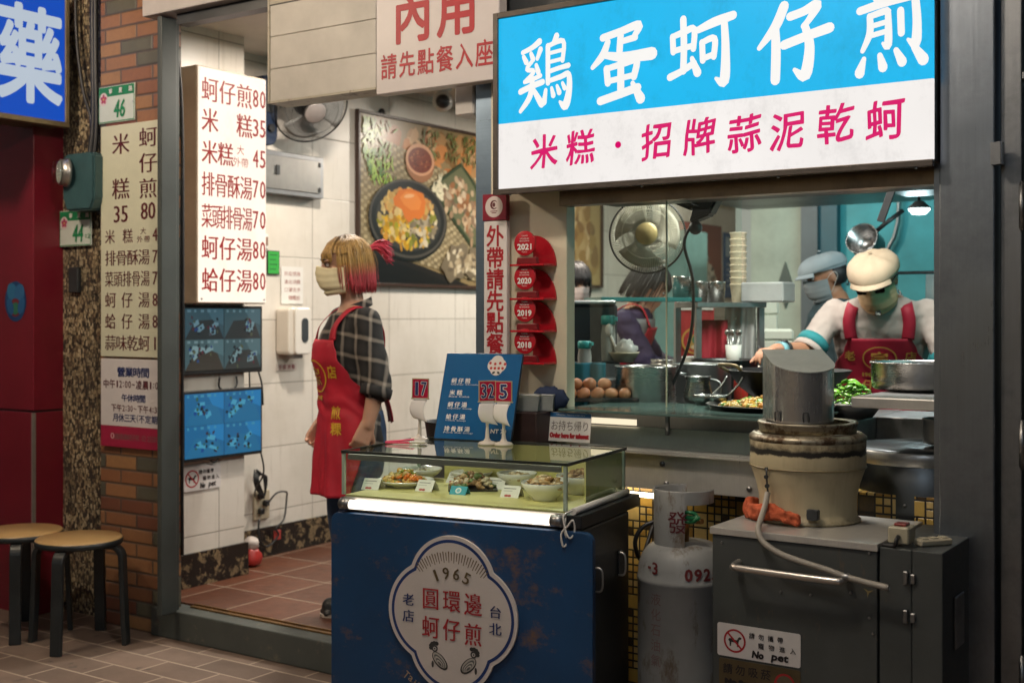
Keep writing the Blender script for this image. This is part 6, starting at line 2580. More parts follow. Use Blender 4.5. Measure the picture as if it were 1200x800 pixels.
b.lathe([(0, -.022), (.03, -.018), (.047, 0), (.047, .008), (0, .010)], n=32, cap=False)
b.build('bulb', glow('lamp_white', (.80, 1., 1.), 7.), hl)
b = MB()
b.lathe([(.0, .045), (.02, .04), (.05, .012), (.052, .006), (.047, .0085)], n=32, cap=False)
b.build('shade', M_DARK, hl)
b = MB()
b.tube([(0, 0, .04), (-.01, 0, .2), (-.03, 0, .5), (-.03, 0, .86)], .007, 6)
b.build('stem', M_BLACK, hl)
lp = lamp('kitchen_lamp_light', 'POINT', (-1.575, 5.62, 1.80), 4, (.75, .97, 1.), .05)
t_ = thing('range_hood', 'wide steel range hood with a lit underside above the kitchen', 'hood', (0, 0, 0))
b = MB()
b.box(-2.95, -1.45, 6.1, 6.9, 2.03, 2.10)
b.box(-2.95, -1.45, 6.12, 6.9, 2.101, 2.6)
b.build('canopy', M_STEELD, t_, bevel=.004)
b = MB()
b.box(-2.4, -1.55, 6.098, 6.0995, 2.04, 2.09)
b.build('front_band', M_STEELH, t_)
t_ = thing('air_duct', 'square teal steel duct at the upper right of the kitchen', 'duct', (-1.42, 5.05, 1.88))
b = MB()
b.prism([(-.10, .10), (-.04, .0), (.20, .0), (.28, .05), (.28, .5), (-.10, .5)], 0, .3, Matrix.Rotation(R(90), 4, 'X'), bev=.006)
b.build('duct', steel('duct_steel', (.10, .20, .23), .4, (5, 5, 5), .4), t_)
b = MB()
b.box(-.02, .01, -.31, -.30, -.13, .07, .002, Matrix.Rotation(.35, 4, 'Y'))
b.build('strap', M_BLACK, t_)

# shelf unit
su = thing('kitchen_shelf', 'glass topped kitchen shelf on square steel posts behind the pots', 'shelf', (0, 0, 0))
A0, B0 = Vector((-2.47, 4.40, 0)), Vector((-2.05, 4.89, 0))
dd = (B0 - A0).normalized()
SM = Matrix.Translation(A0) @ Matrix.Rotation(math.atan2(dd.y, dd.x), 4, 'Z')
L_ = (B0 - A0).length
b = MB()
b.box(-.05, L_ * .62, 0, .22, 1.452, 1.470, .002, SM)
b.build('glass_shelf', mat('teal_edge_glass', (.03, .17, .17), .08, bump=0, Transmission_Weight=.4), su)
b = MB()
b.box(L_ * .58, L_ + .05, -.01, .24, 1.428, 1.450, .002, SM)
b.build('steel_shelf', M_STEELD, su)
for x in (L_ * .58, L_ + .02):
    for y in (.0, .22):
        b = MB()
        b.box(x, x + .025, y, y + .025, .131, 1.4275, .001, SM)
        b.build('post', M_STEELD, su)
b = MB()
b.box(L_ * .6, L_ + .03, .03, .2, 1.14, 1.15, .001, SM)
b.build('lower_shelf', M_STEELD, su)


def on_shelf(x, y, z):
    return tuple(SM @ Vector((x, y, z)))


for k, x in enumerate((.34, .42, .50)):
    t_ = thing('steel_canister', ['dark steel canister on the kitchen shelf, left of three', 'dark steel canister on the kitchen shelf, middle of three', 'dark steel canister on the kitchen shelf, right of three'][k], 'canister', on_shelf(x, .08, 1.4505 if x > .37 else 1.4705), 0, 'canisters on the kitchen shelf')
    b = MB()
    b.lathe([(0, 0), (.036, 0), (.042, .085), (.044, .09), (.040, .088), (.034, .01), (0, .01)], n=28, cap=False)
    b.build('canister', M_POT, t_)
t_ = thing('cup_stack', 'tall stack of cream paper cups on the kitchen shelf', 'cups', on_shelf(L_ - .02, .12, 1.4505), 0)
for k in range(9):
    b = MB()
    b.lathe([(.026, k * .028), (.036, k * .028 + .075), (.038, k * .028 + .077), (.038, k * .028 + .08), (.035, k * .028 + .078)], n=24, cap=False)
    b.build('cup', mat('cream_cup', (.58, .50, .36), .5, var=.06), t_)
t_ = thing('clear_bin', 'translucent plastic bin at the right end of the kitchen shelf', 'bin', on_shelf(L_ + .02, .02, 1.4505), 0)
b = MB()
b.box(-.05, .14, -.06, .08, 0, .085, .006)
b.build('bin', mat('cloudy_plastic', (.55, .60, .58), .3, Transmission_Weight=.5), t_)
t_ = thing('utensil_holder', 'white cup of spoons hung on the front of the kitchen shelf', 'utensil holder', (-2.11, 4.80, 1.17), 0)
b = MB()
b.lathe([(0, 0), (.028, 0), (.034, .10), (.031, .10), (.026, .005), (0, .005)], n=24, cap=False)
b.build('cup', M_PAPER, t_)
for k in range(5):
    b = MB()
    a = k * 1.25
    b.tube([(.01 * math.cos(a), .01 * math.sin(a), .01), (.026 * math.cos(a), .026 * math.sin(a), .14)], .0025, 6)
    b.ball((.028 * math.cos(a), .028 * math.sin(a), .152), .012, (.8, .5, 1.2), 10, 6)
    b.build('spoon', M_POT, t_)


def cloth_sheet(name, label, cat, loc, w, h, m, rz, seed, fold=.02, taper=1., nfold=5):
    rr = random.Random(seed)
    p1, p2 = rr.uniform(0, 6), rr.uniform(0, 6)
    b = MB()

    def f(u, v):
        x = (u - .5) * w * (1 + (taper - 1) * v)
        y = fold * math.sin(u * nfold * 2 + p1 + v) * (.4 + .6 * v) + .3 * fold * math.sin(u * 17 + p2)
        return (x, y, -h * v - .015 * math.sin(u * 5 + p1) * v)
    b.grid(f, 24, 20)
    o = b.build(name, m, None, loc, (0, 0, rz), solid=.003)
    tag(o, label, cat)
    return o


M_APRON = mat('crimson_apron', (.33, .012, .028), .7, var=.18, scale=5, bump=.25, bscale=300)
cloth_sheet('hanging_apron', 'red apron hanging under the kitchen shelf', 'apron', (-2.22, 4.83, 1.375), .13, .28, M_APRON, R(30), 3, .02, .8)
cloth_sheet('clear_carrier_bag', 'crumpled translucent carrier bag hanging beside the red apron', 'bag', (-2.13, 4.92, 1.43), .13, .26, mat('milky_bag', (.62, .64, .62), .25, Transmission_Weight=.55, IOR=1.1), R(30), 8, .03, 1.1, 9)
fb = cloth_sheet('festive_bag', 'red cloth bag with a gold round emblem behind the purple sleeved worker', 'bag', (-2.60, 5.45, 1.46), .19, .30, mat('festive_red', (.36, .015, .02), .6), R(28), 5, .006, 1.)
b = MB()
b.ink_disc(0, 0, .065, .065, (.50, .25, .04), 0)
b.ink_disc(0, 0, .055, .055, (.36, .015, .02), 1)
b.ink_disc(0, -.005, .035, .040, (.40, .22, .05), 2, jit=.1)
b.ink_disc(0, .005, .014, .018, (.05, .16, .08), 3)
b.ink_disc(0, -.03, .018, .010, (.6, .45, .3), 4)
b.build('emblem', M_PRINT, fb, (0, -.016, -.19), FRONT)
b = MB()
b.ink_poly([(-.09, -.02), (.09, -.02), (.09, .02), (.06, .03), (.03, .018), (0, .034), (-.03, .02), (-.06, .032), (-.09, .02)], (.62, .58, .54), 0)
b.build('white_trim', M_PRINT, fb, (0, -.018, -.02), FRONT)

# foam boxes
M_FOAM = mat('white_foam', (.60, .66, .56), .7, var=.08)
for k, (lab, x, y, z, w, d, h) in enumerate((('large white foam box with lid behind the kettle hood', -2.20, 5.46, 1.06, .17, .17, .27), ('tall white foam lid standing behind the foam box', -2.30, 5.62, 1.06, .11, .03, .42), ('low stack of white foam trays left of the cook', -2.28, 5.18, 1.06, .15, .13, .08))):
    t_ = thing('foam_box', lab, 'foam box', (x, y, z), R(25))
    b = MB()
    if k < 2:
        b.box(-w / 2, w / 2, -d / 2, d / 2, 0, h * .8, .006)
        b.build('box', M_FOAM, t_)
        b = MB()
        b.box(-w / 2 - .006, w / 2 + .006, -d / 2 - .006, d / 2 + .006, h * .802, h, .01)
        b.build('lid', M_FOAM, t_)
    else:
        for q in range(6):
            b = MB()
            b.box(-w / 2, w / 2, -d / 2, d / 2, q * .014, q * .014 + .011, .004)
            b.build('tray', M_FOAM, t_)
t_ = thing('back_worktable', 'long steel worktable in the middle of the kitchen', 'table', (0, 0, 0))
b = MB()
b.box(-3.0, -2.02, 4.95, 5.75, 1.03, 1.058, .002)
b.build('top', M_STEELD, t_)
for x, y in ((-2.95, 5.0), (-2.06, 5.0), (-2.95, 5.7), (-2.06, 5.7)):
    b = MB()
    b.box(x - .02, x + .02, y - .02, y + .02, .131, 1.0295)
    b.build('leg', M_STEELD, t_)

# saucepan on the back wall
t_ = thing('hanging_saucepan', 'steel saucepan hanging tilted on the teal wall behind the cook', 'saucepan', (-1.95, 6.14, 1.735), (R(65), R(-35), R(10)))
b = MB()
b.lathe([(0, 0), (.075, 0), (.078, .006), (.080, .12), (.083, .124), (.078, .124), (.074, .01), (0, .008)], n=40, cap=False)
b.build('pan', M_POT, t_)
b = MB()
b.tube([(.078, 0, .10), (.14, 0, .11), (.24, 0, .115)], .011, 8)
b.build('handle', M_BLACK, t_)
t_ = thing('pan_rack', 'dark steel rail with hooks behind the cook carrying the saucepan', 'rack', (-2.2, 6.26, 1.55))
b = MB()
b.cyl((0, 0, .06), (.9, 0, .06), .008)
for x in (.1, .35, .6, .8):
    b.tube([(x, 0, .06), (x, -.02, .0), (x, -.05, .01)], .004, 6)
b.box(-.02, .02, -.02, .02, -1.42, .10)
b.box(.88, .92, -.02, .02, -1.42, .10)
b.build('rail', M_DARK, t_)

# till and bottles on the left of the counter
t_ = thing('cash_till', 'dark cash till screen seen from behind, left in the kitchen window', 'till', (-2.52, 4.21, 1.05), R(33))
b = MB()
b.box(-.17, .17, -.12, .12, 0, .10, .01)
b.build('base', M_BLACK, t_)
b = MB()
b.box(-.16, .15, -.03, .02, .14, .40, .012, Matrix.Rotation(.18, 4, 'X'))
b.box(-.05, .05, -.01, .03, .10, .2)
b.build('screen_back', mat('till_navy', (.02, .03, .04), .4), t_)
b = MB()
b.box(-.155, .145, -.035, .0, .40, .412, .004, Matrix.Rotation(.18, 4, 'X'))
b.build('top_edge', mat('till_grey', (.14, .18, .19), .35), t_)
M_BOT = mat('cloudy_bottle', (.45, .46, .43), .3, Transmission_Weight=.35)
M_TEALP = mat('teal_plastic', (.03, .33, .32), .35)
for k, (lab, x, y, z, hh, r_) in enumerate((('plastic jug with teal cap, front one left in the kitchen window', -2.347, 3.966, 1.16, .135, .024), ('taller bottle with pale teal cap behind the front jug', -2.36, 4.17, 1.215, .175, .026))):
    t_ = thing('sauce_bottle', lab, 'bottle', (x, y, z))
    b = MB()
    b.lathe([(0, 0), (r_, 0), (r_ * 1.05, .01), (r_ * 1.1, hh * .6), (r_ * .95, hh * .8), (r_ * 1.0, hh * .82), (0, hh * .82)], n=24, cap=False)
    b.build('bottle', M_BOT, t_)
    b = MB()
    b.lathe([(0, hh * .822), (r_ * 1.1, hh * .822), (r_ * 1.1, hh), (r_ * .9, hh * 1.03), (0, hh * 1.03)], n=24, cap=False)
    b.box(r_ * .8, r_ * 1.5, -.008, .008, hh * .9, hh * 1.0, .002)
    b.build('cap', M_TEALP, t_)
t_ = thing('bottle_riser', 'dark steel box carrying the bottles left in the kitchen window', 'riser', (-2.37, 4.06, 1.056), R(30))
b = MB()
b.box(-.09, .09, -.12, .07, 0, .102, .004)
b.box(-.09, .11, .072, .2, 0, .156, .004)
b.build('box', M_STEELD, t_)
t_ = thing('cutlery_bowl', 'beige bowl with crumpled clear film beside the teal capped bottles', 'bowl', (-2.29, 4.17, 1.213), 0)
b = MB()
b.lathe([(0, 0), (.035, 0), (.058, .035), (.06, .04), (.055, .038), (.03, .006), (0, .006)], n=32, cap=False)
b.build('bowl', mat('beige_bowl', (.42, .38, .28), .4), t_)
b = MB()
b.ball((.01, 0, .05), .042, (1, .8, .9), 14, 10, None, .2, random.Random(12))
b.build('film', mat('film_white', (.66, .68, .66), .2, Transmission_Weight=.4), t_)
b = MB()
b.tube([(-.02, 0, .02), (-.05, -.02, .11)], .006, 6)
b.ball((-.055, -.022, .125), .02, (.8, .5, 1.3), 12, 8)
b.build('scoop', M_PAPER, t_)
cloth_sheet('teal_cloth', 'teal cloth hanging behind the awards panel at the counter', 'cloth', (-2.30, 3.90, 1.22), .14, .17, mat('teal_fabric', (.02, .16, .22), .8), R(35), 14, .02)
b = MB()
b.ball((0, 0, 0), .055, (1.25, .42, .75), 18, 12, (0, 0, .1), .10, random.Random(8))
o = b.build('navy_cloth', mat('navy_fabric', (.012, .025, .07), .85, bump=.3, bscale=200), None, (-2.222, 3.521, 1.112))
tag(o, 'bundled navy cloth between the plastic tubs and the cream panel', 'cloth')

# posters far along the left wall
g2 = thing('gold_poster', 'framed golden poster seen through the left of the kitchen window', 'poster', (-4.655, 7.30, 1.60), SIDE)
b = MB()
for q in ((0, .80, 0, .02, 0, .03), (0, .80, .72, .74, 0, .03), (0, .02, .0202, .7198, 0, .03), (.78, .80, .0202, .7198, 0, .03)):
    b.box(*q)
b.build('frame', MATS['dark_brown_frame'], g2)
b = MB()
rr = random.Random(44)
b.ink_rect(.02, .02, .78, .72, (.42, .30, .13), 0)
for k in range(60):
    b.ink_disc(rr.uniform(.1, .7), rr.uniform(.12, .62), rr.uniform(.03, .09), rr.uniform(.02, .06), sc(rr.choice([(.50, .38, .18), (.34, .22, .08), (.56, .45, .25), (.25, .15, .06)]), rr.uniform(.8, 1.1)), 1, 12, rr.uniform(0, 3), .15, rr=rr)
b.ink_disc(.20, .34, .17, .20, (.05, .035, .02), 2)
b.ink_disc(.20, .34, .13, .16, (.45, .25, .07), 3)
for k in range(50):
    a, q = rr.uniform(0, 6.3), rr.random() ** .5
    b.ink_disc(.2 + .11 * q * math.cos(a), .34 + .14 * q * math.sin(a), .02, .014, rr.choice([(.5, .3, .08), (.3, .16, .05), (.55, .42, .2)]), 4, 8, rr.uniform(0, 3), rr=rr)
b.build('print', MATS['poster_gloss'], g2, (0, 0, .012))
g3 = thing('oyster_poster', 'red and brown poster with a pale triangle of oysters far along the wall', 'poster', (-4.655, 9.42, 1.56), SIDE)
b = MB()
b.box(0, .88, 0, .64, 0, .012, .002)
b.build('board', mat('poster_edge', (.1, .05, .04), .5), g3)
b = MB()
b.ink_rect(.005, .005, .875, .635, (.20, .05, .035), 0)
b.ink_poly([(.10, .10), (.80, .12), (.46, .50)], (.66, .60, .50), 1)
b.ink_poly([(.0 + .01, .63), (.30, .63), (.12, .35), (.01, .3)], (.36, .08, .06), 1)
for k in range(60):
    u, v = rr.random(), rr.random()
    if u + v > 1:
        u, v = 1 - u, 1 - v
    x, y = .10 + .70 * u + .36 * v, .10 + .02 * u + .40 * v
    b.ink_disc(x, y, .03, .02, rr.choice([(.05, .05, .05), (.45, .42, .36), (.3, .08, .05), (.7, .66, .58), (.16, .15, .14)]), 2, 9, rr.uniform(0, 3), .2, rr=rr)
b.build('print', MATS['poster_gloss'], g3, (0, 0, .013))
g4 = thing('blue_poster', 'narrow blue notice right of the triangular oyster poster', 'poster', (-4.655, 10.36, 1.55), SIDE)
b = MB()
b.box(0, .42, 0, .60, 0, .012, .002)
b.build('board', M_BLUEBOARD, g4)
b = MB()
b.ink_rect(.03, .38, .39, .56, (.35, .45, .55), 0)
for k in range(5):
    b.ink_rect(.05, .30 - .05 * k, .36 - .05 * (k % 2), .32 - .05 * k, (.3, .38, .5), 0)
b.build('print', M_PRINT, g4, (0, 0, .0125))
g5 = thing('pale_cooler', 'tall pale turquoise fridge door beyond the fan', 'fridge', (-4.64, 8.95, .131))
b = MB()
b.box(0, .30, 0, .40, 0, 1.95, .01)
b.build('body', mat('pale_turquoise', (.22, .42, .42), .35), g5)
b = MB()
b.box(.302, .318, .03, .05, .9, 1.4, .003)
b.build('handle', M_ALU, g5)
gp = thing('green_ornament', 'small lime green leaf shaped card left of the kitchen shelf', 'ornament', (-4.2, 7.9, 1.35), R(40))
bpy.data.objects.remove(gp)
part('border_wall', small_tile_mat('cream_border_tiles', (.58, .52, .40), (.40, .35, .26), .06, 'yz_'), (-4.659, -4.648, 7.0, 10.995, 2.37, 2.74))
part('drop_ceiling', M_CEIL, (-4.6, -3.4, 8.3, 10.9, 2.70, 2.745))
# window glass: two panes with a bright edge between them
wg = thing('kitchen_window', 'two clear panes meeting at a thin bright seam behind the counter shelf', 'window', (0, 0, 0))
for x0, x1 in ((-2.168, -1.872), (-1.868, -1.60)):
    b = MB()
    b.box(x0, x1, 3.70, 3.705, 1.0845, 1.785)
    b.build('pane', M_GLASS, wg)
b = MB()
b.box(-1.8715, -1.8685, 3.699, 3.706, 1.0845, 1.785)
b.build('seam', mat('seam_glass', (.45, .42, .30), .3), wg)

# small clutter along the back of the kitchen
for k, (lab, x, y, z, c, hh) in enumerate((('red squeeze bottle on the worktop behind the wok', -1.86, 4.30, 1.056, (.36, .03, .02), .15), ('yellow squeeze bottle next to the red one behind the wok', -1.80, 4.33, 1.056, (.55, .36, .05), .15), ('dark soy sauce bottle on the worktop behind the griddle', -1.74, 4.36, 1.056, (.03, .015, .01), .19))):
    t_ = thing('condiment_bottle', lab, 'bottle', (x, y, z), 0, 'condiment bottles behind the wok')
    b = MB()
    b.lathe([(0, 0), (.026, 0), (.027, .01), (.027, hh * .62), (.012, hh * .78), (0, hh * .78)], n=24, cap=False)
    b.build('bottle', mat('condiment_' + str(k), c, .3), t_)
    b = MB()
    b.lathe([(0, hh * .781), (.012, hh * .781), (.011, hh * .84), (.003, hh), (0, hh)], n=16, cap=False)
    b.build('nozzle', mat('nozzle_' + str(k), sc(c, .7) if k == 2 else (.6, .5, .4), .35), t_)
for k, (lab, x, y, z, r_, n_) in enumerate((('stack of steel bowls on the back worktable', -2.62, 5.2, 1.059, .085, 5), ('small stack of white rice bowls on the back worktable', -2.45, 5.12, 1.059, .055, 6))):
    t_ = thing('bowl_stack', lab, 'bowls', (x, y, z))
    for q in range(n_):
        b = MB()
        b.lathe([(r_ * .45, q * .018), (r_ * .8, q * .018 + .025), (r_, q * .018 + .055), (r_ * .97, q * .018 + .056), (r_ * .76, q * .018 + .028), (0, q * .018 + .006)], n=32, cap=False)
        b.build('bowl', M_POT if k == 0 else M_CHINA, t_)
for k, (lab, x, z, m_) in enumerate((('white carrier bags hanging on the pan rail behind the cook', -1.62, 1.60, MATS['milky_bag']), ('dark oven cloth hanging on the pan rail behind the cook', -1.42, 1.61, mat('dark_cloth', (.03, .035, .04), .85)))):
    cloth_sheet('rail_bag' if k == 0 else 'rail_cloth', lab, 'bag' if k == 0 else 'cloth', (x, 6.235, z), .16, .30, m_, .1, 21 + k, .02, 1.1)
t_ = thing('wall_pipe', 'thin grey gas pipe running down the teal kitchen wall', 'pipe', (-2.35, 7.96, 0))
b = MB()
b.tube([(0, 0, 2.7), (0, 0, 2.0), (-.12, 0, 1.7), (-.14, 0, 1.2), (-.14, 0, .2)], .014, 8, sub=4)
b.build('pipe', M_STEELD, t_)
for z in (2.3, 1.3):
    b = MB()
    b.box(-.16, .03, .005, .035, z, z + .02)
    b.build('bracket', M_STEELD, t_)

# ================================================================== PEOPLE
def skin_mat(name, c):
    t = NT(name)
    n = t.noise(30, 5, .6, t.obj())
    n2 = t.noise(400, 2, .5, t.obj())
    col = t.mix(n, sc(c, .88), (min(1, c[0] * 1.1), c[1] * 1.04, c[2] * 1.0))
    MATS[name] = t.bsdf(col, .48, 0., n2, .08, .001, Subsurface_Weight=.12, Subsurface_Scale=.02)
    return t.m


def fabric(name, c, var=.2, rough=.8):
    return mat(name, c, rough, 0., var, 7, .35, 420)


def plaid_mat():
    t = NT('black_plaid_flannel')
    v = t.obj()
    sp = t.n('ShaderNodeSeparateXYZ', i_0=v)
    wob = t.math('MULTIPLY', t.noise(9, 3, .5, v), .02)
    h = t.math('ADD', t.math('ADD', sp.outputs[2], t.math('MULTIPLY', sp.outputs[1], .25)), wob)
    w = t.math('ADD', t.math('ADD', t.math('MULTIPLY', sp.outputs[1], 1.0), t.math('MULTIPLY', sp.outputs[0], .62)), wob)

    def stripe(x, per, ph, wd):
        f = t.math('FRACT', t.math('ADD', t.math('DIVIDE', x, per), 20. + ph))
        d = t.math('ABSOLUTE', t.math('SUBTRACT', f, .5))
        return t.ramp(d, [(0., 1.), (wd / per * .45, .85), (wd / per, 0.)])
    a1 = stripe(h, .082, .1, .011)
    b1 = stripe(w, .074, .3, .010)
    a2 = stripe(h, .082, .6, .024)
    b2 = stripe(w, .074, .8, .022)
    n = t.noise(500, 2, .6, v)
    base = t.mix(t.math('MULTIPLY', t.math('ADD', a2, b2), .22), (.006, .006, .007), (.055, .050, .048))
    lines = t.math('MULTIPLY', t.math('ADD', a1, b1), .42)
    col = t.mix(lines, base, (.46, .40, .33))
    col = t.mix(t.math('MULTIPLY', n, .25), col, (.02, .02, .02))
    return t.bsdf(col, .85, 0., n, .3, .002)


def hair_mat(name, stops, dark=(.012, .010, .010), roots=None):
    t = NT(name)
    v = t.obj()
    sp = t.n('ShaderNodeSeparateXYZ', i_0=v)
    n = t.noise(6., 5, .75, t.obj(scale=(26, 26, 1.3)))
    n2 = t.noise(90., 3, .7, t.obj(scale=(3, 3, .3)))
    z = t.math('ADD', t.math('DIVIDE', t.math('ADD', sp.outputs[2], .15), .30), t.math('MULTIPLY', t.math('SUBTRACT', n, .5), .14))
    col = t.ramp(z, stops)
    col = t.mix(t.ramp(n, [(.44, .0), (.66, .8)]), col, dark)
    if roots:
        # the middle of the crown is grown out dark
        r_ = t.math('SQRT', t.math('ADD', t.math('MULTIPLY', sp.outputs[0], sp.outputs[0]), t.math('MULTIPLY', t.math('ADD', sp.outputs[1], -.01), t.math('ADD', sp.outputs[1], -.01))))
        f = t.math('MULTIPLY', t.ramp(r_, [(.025, 1.), (.085, 0.)]), t.ramp(z, [(.70, 0.), (.80, 1.)]))
        col = t.mix(t.math('MULTIPLY', f, roots), col, dark)
    return t.bsdf(col, .42, 0., n2, .5, .004)


M_SKIN = skin_mat('light_warm_skin', (.50, .29, .195))
M_SKIN2 = skin_mat('tanned_skin', (.42, .22, .13))
M_PLAID = plaid_mat()
M_JEANS = fabric('blue_denim', (.026, .055, .12), .3)
M_APRONR = mat('red_apron_cloth', (.43, .008, .026), .66, var=.24, scale=6, bump=.25, bscale=350)
M_MASK = mat('pale_yellow_mask', (.78, .69, .44), .75, var=.05, bump=.15, bscale=500)
M_GOLDINK = ink('gold_yellow', (.66, .38, .03))
M_HAIRB = hair_mat('black_hair', [(0., (.012, .011, .012)), (1., (.018, .016, .017))])


def remesh(name, mb, m, parent, voxel=.006, smooth=5, cut=None, M=None):
    me = bpy.data.meshes.new('tmp')
    mb.bm.to_mesh(me)
    mb.bm.free()
    o = bpy.data.objects.new('tmp', me)
    COL.objects.link(o)
    md = o.modifiers.new('r', 'REMESH')
    md.mode = 'VOXEL'
    md.voxel_size = voxel
    dg = bpy.context.evaluated_depsgraph_get()
    me2 = bpy.data.meshes.new_from_object(o.evaluated_get(dg))
    bpy.data.objects.remove(o)
    bpy.data.meshes.remove(me)
    b = bmesh.new()
    b.from_mesh(me2)
    bpy.data.meshes.remove(me2)
    for k in range(smooth):
        bmesh.ops.smooth_vert(b, verts=b.verts[:], factor=.5, use_axis_x=True, use_axis_y=True, use_axis_z=True)
    if cut:
        dele = [v for v in b.verts if cut(v.co)]
        bmesh.ops.delete(b, geom=dele, context='VERTS')
    for f in b.faces:
        f.smooth = True
    out = MB()
    out.bm.free()
    out.bm = b
    if M is not None:
        for v in b.verts:
            v.co = M @ v.co
    return out.build(name, m, parent)


def capsule(mb, p0, p1, r0, r1=None, n=14):
    r1 = r0 if r1 is None else r1
    mb.cyl(p0, p1, r0, r1, n=n)
    mb.ball(p0, r0, u=n, v=8)
    mb.ball(p1, r1, u=n, v=8)


def loft(mb, rings, n=28, grow=0.):
    """rings = (z, cx, cy, rx, ry)"""
    b = bmesh.new()
    R_ = []
    for z, cx, cy, rx, ry in rings:
        R_.append([b.verts.new((cx + (rx + grow) * math.cos(2 * PI * k / n), cy + (ry + grow) * math.sin(2 * PI * k / n), z)) for k in range(n)])
    for A, B in zip(R_[:-1], R_[1:]):
        for k in range(n):
            b.faces.new((A[k], A[(k + 1) % n], B[(k + 1) % n], B[k]))
    b.faces.new(R_[0])
    b.faces.new(R_[-1])
    bmesh.ops.recalc_face_normals(b, faces=b.faces[:])
    mb.add(b)


def ring_at(rings, z):
    rings = sorted(rings)
    if z <= rings[0][0]:
        return rings[0][1:]
    for A, B in zip(rings[:-1], rings[1:]):
        if A[0] <= z <= B[0]:
            f = (z - A[0]) / (B[0] - A[0])
            return tuple(a + (b_ - a) * f for a, b_ in zip(A[1:], B[1:]))
    return rings[-1][1:]


def hand(mb, w, d, n, side, curl=.5, k=1., spread=.06):
    """palm, four unequal fingers bent towards n and a thumb on the given side"""
    d = Vector(d).normalized()
    n = Vector(n)
    n = (n - d * n.dot(d)).normalized()
    s = d.cross(n).normalized() * side
    w = Vector(w)
    for q in (-1.5, -.5, .5, 1.5):
        capsule(mb, w + s * q * .012 * k, w + d * .078 * k + s * q * .0195 * k, .0165 * k, .0115 * k, 10)
    lens = (.068, .078, .072, .056)
    for i, q in enumerate((1.5, .5, -.5, -1.5)):
        p = w + d * .080 * k + s * q * .0195 * k
        ang = 0.
        dirn = (d + s * q * spread).normalized()
        r = .0092 * k
        for j, fr in enumerate((.45, .32, .26)):
            ang += curl * (.7 if j == 0 else 1.0)
            dv = dirn * math.cos(ang) + n * math.sin(ang)
            p2 = p + dv * lens[i] * fr * k
            capsule(mb, p, p2, r, r * .88, 8)
            p, r = p2, r * .88
    p = w + d * .022 * k + s * .024 * k
    for j, (ln, a) in enumerate(((.040, .75), (.030, .45), (.024, .25))):
        dv = (d * math.cos(a) + s * math.sin(a) + n * (.35 + .25 * curl * j)).normalized()
        p2 = p + dv * ln * k
        capsule(mb, p, p2, (.0135 - .0018 * j) * k, (.0117 - .0018 * j) * k, 8)
        p = p2


def head_prims(mb, H, female=True):
    """skull, jaw, nose, brows, lips and ears; the face looks along -y of the head frame H"""
    b = MB()
    b.ball((0, .014, .022), 1, (.0755, .092, .092), 24, 16)
    b.ball((0, -.018, -.030), 1, (.060, .070, .072), 20, 14)
    b.ball((0, -.040, -.080), 1, (.036, .040, .034), 16, 12)
    b.ball((0, -.068, -.094), .017, (1.2, .8, .8))
    for s in (-1, 1):
        b.ball((s * .036, -.052, -.025), .026)
        b.ball((s * .030, -.075, .028), 1, (.024, .012, .009))
        b.ball((s * .0765, .016, -.006), 1, (.009, .019, .031), 12, 10, (0, 0, s * .35))
    capsule(b, (0, -.082, .018), (0, -.101, -.018), .0075, .0105)
    for s in (-1, 1):
        b.ball((s * .010, -.094, -.022), .0085)
    b.ball((0, -.082, -.052), 1, (.022, .010, .006))
    b.ball((0, -.080, -.062), 1, (.018, .010, .007))
    for v in b.bm.verts:
        v.co = H @ v.co
    mb.add(b.bm)


def face_parts(root, H, look=(0, -1), iris=(.03, .018, .012)):
    for s in (-1, 1):
        b = MB()
        b.ball((s * .031, -.0770, .010), .0125, (1.15, .55, .62), 14, 10)
        e = b.build('eye', mat('eye_white', (.62, .58, .54), .25, bump=0), root)
        e.matrix_local = H
        b = MB()
        b.ball((s * .031 + look[0] * .004, -.0832, .010), .0058, (1, .45, 1), 12, 8)
        b.build('iris', mat('dark_iris', iris, .15, bump=0), e)
        b = MB()
        b.tube([(s * .017, -.0835, .014), (s * .026, -.0855, .0185), (s * .037, -.0835, .0175), (s * .046, -.0775, .012)], .0017, 6, sub=3)
        b.build('eyelid', mat('dark_lash', (.015, .010, .010), .6), e)
        b = MB()
        b.tube([(s * .014, -.0875, .031), (s * .028, -.0885, .036), (s * .044, -.080, .032)], [.0022, .003, .0015], 6, sub=3)
        o = b.build('eyebrow', mat('brown_brow', (.05, .032, .02), .7), root)
        o.matrix_local = H


def face_mask(root, H, m):
    def f(u, v, off=0.):
        a = (u - .5) * R(152)
        z = .0 - .116 * v
        bul = math.sin(PI * min(1, v * 1.15)) ** .6 if v < .87 else .75
        rx, ry = .0755 + .004 * bul, .099 + .019 * bul * math.cos(a) ** 2
        if v > .62:
            k = (v - .62) / .38
            ry -= .026 * k * k
            rx -= .018 * k * k
        x = rx * math.sin(a) * 1.02
        y = -ry * math.cos(a) + .006
        y -= .017 * max(0, 1 - abs(u - .5) * 6) * max(0, 1 - v * 1.3)
        z += .012 * max(0, 1 - abs(u - .5) * 5) * (1 - v) - .010 * abs(u - .5) * 2 * (.5 - v)
        pl = .0022 * (abs(((v * 4.2) % 1) - .5) * 2)
        return (x * (1 + pl * 4), y - pl, z)
    b = MB()
    b.grid(f, 34, 26)
    o = b.build('face_mask', m, root, solid=.0018)
    o.matrix_local = H
    for s in (-1, 1):
        b = MB()
        b.tube([(s * .069, -.018, -.006), (s * .078, .0, .012), (s * .082, .022, .020), (s * .080, .034, .0), (s * .078, .016, -.030), (s * .068, -.014, -.075)], .0014, 6, sub=4)
        l = b.build('ear_loop', mat('white_elastic', (.66, .62, .56), .6), o)


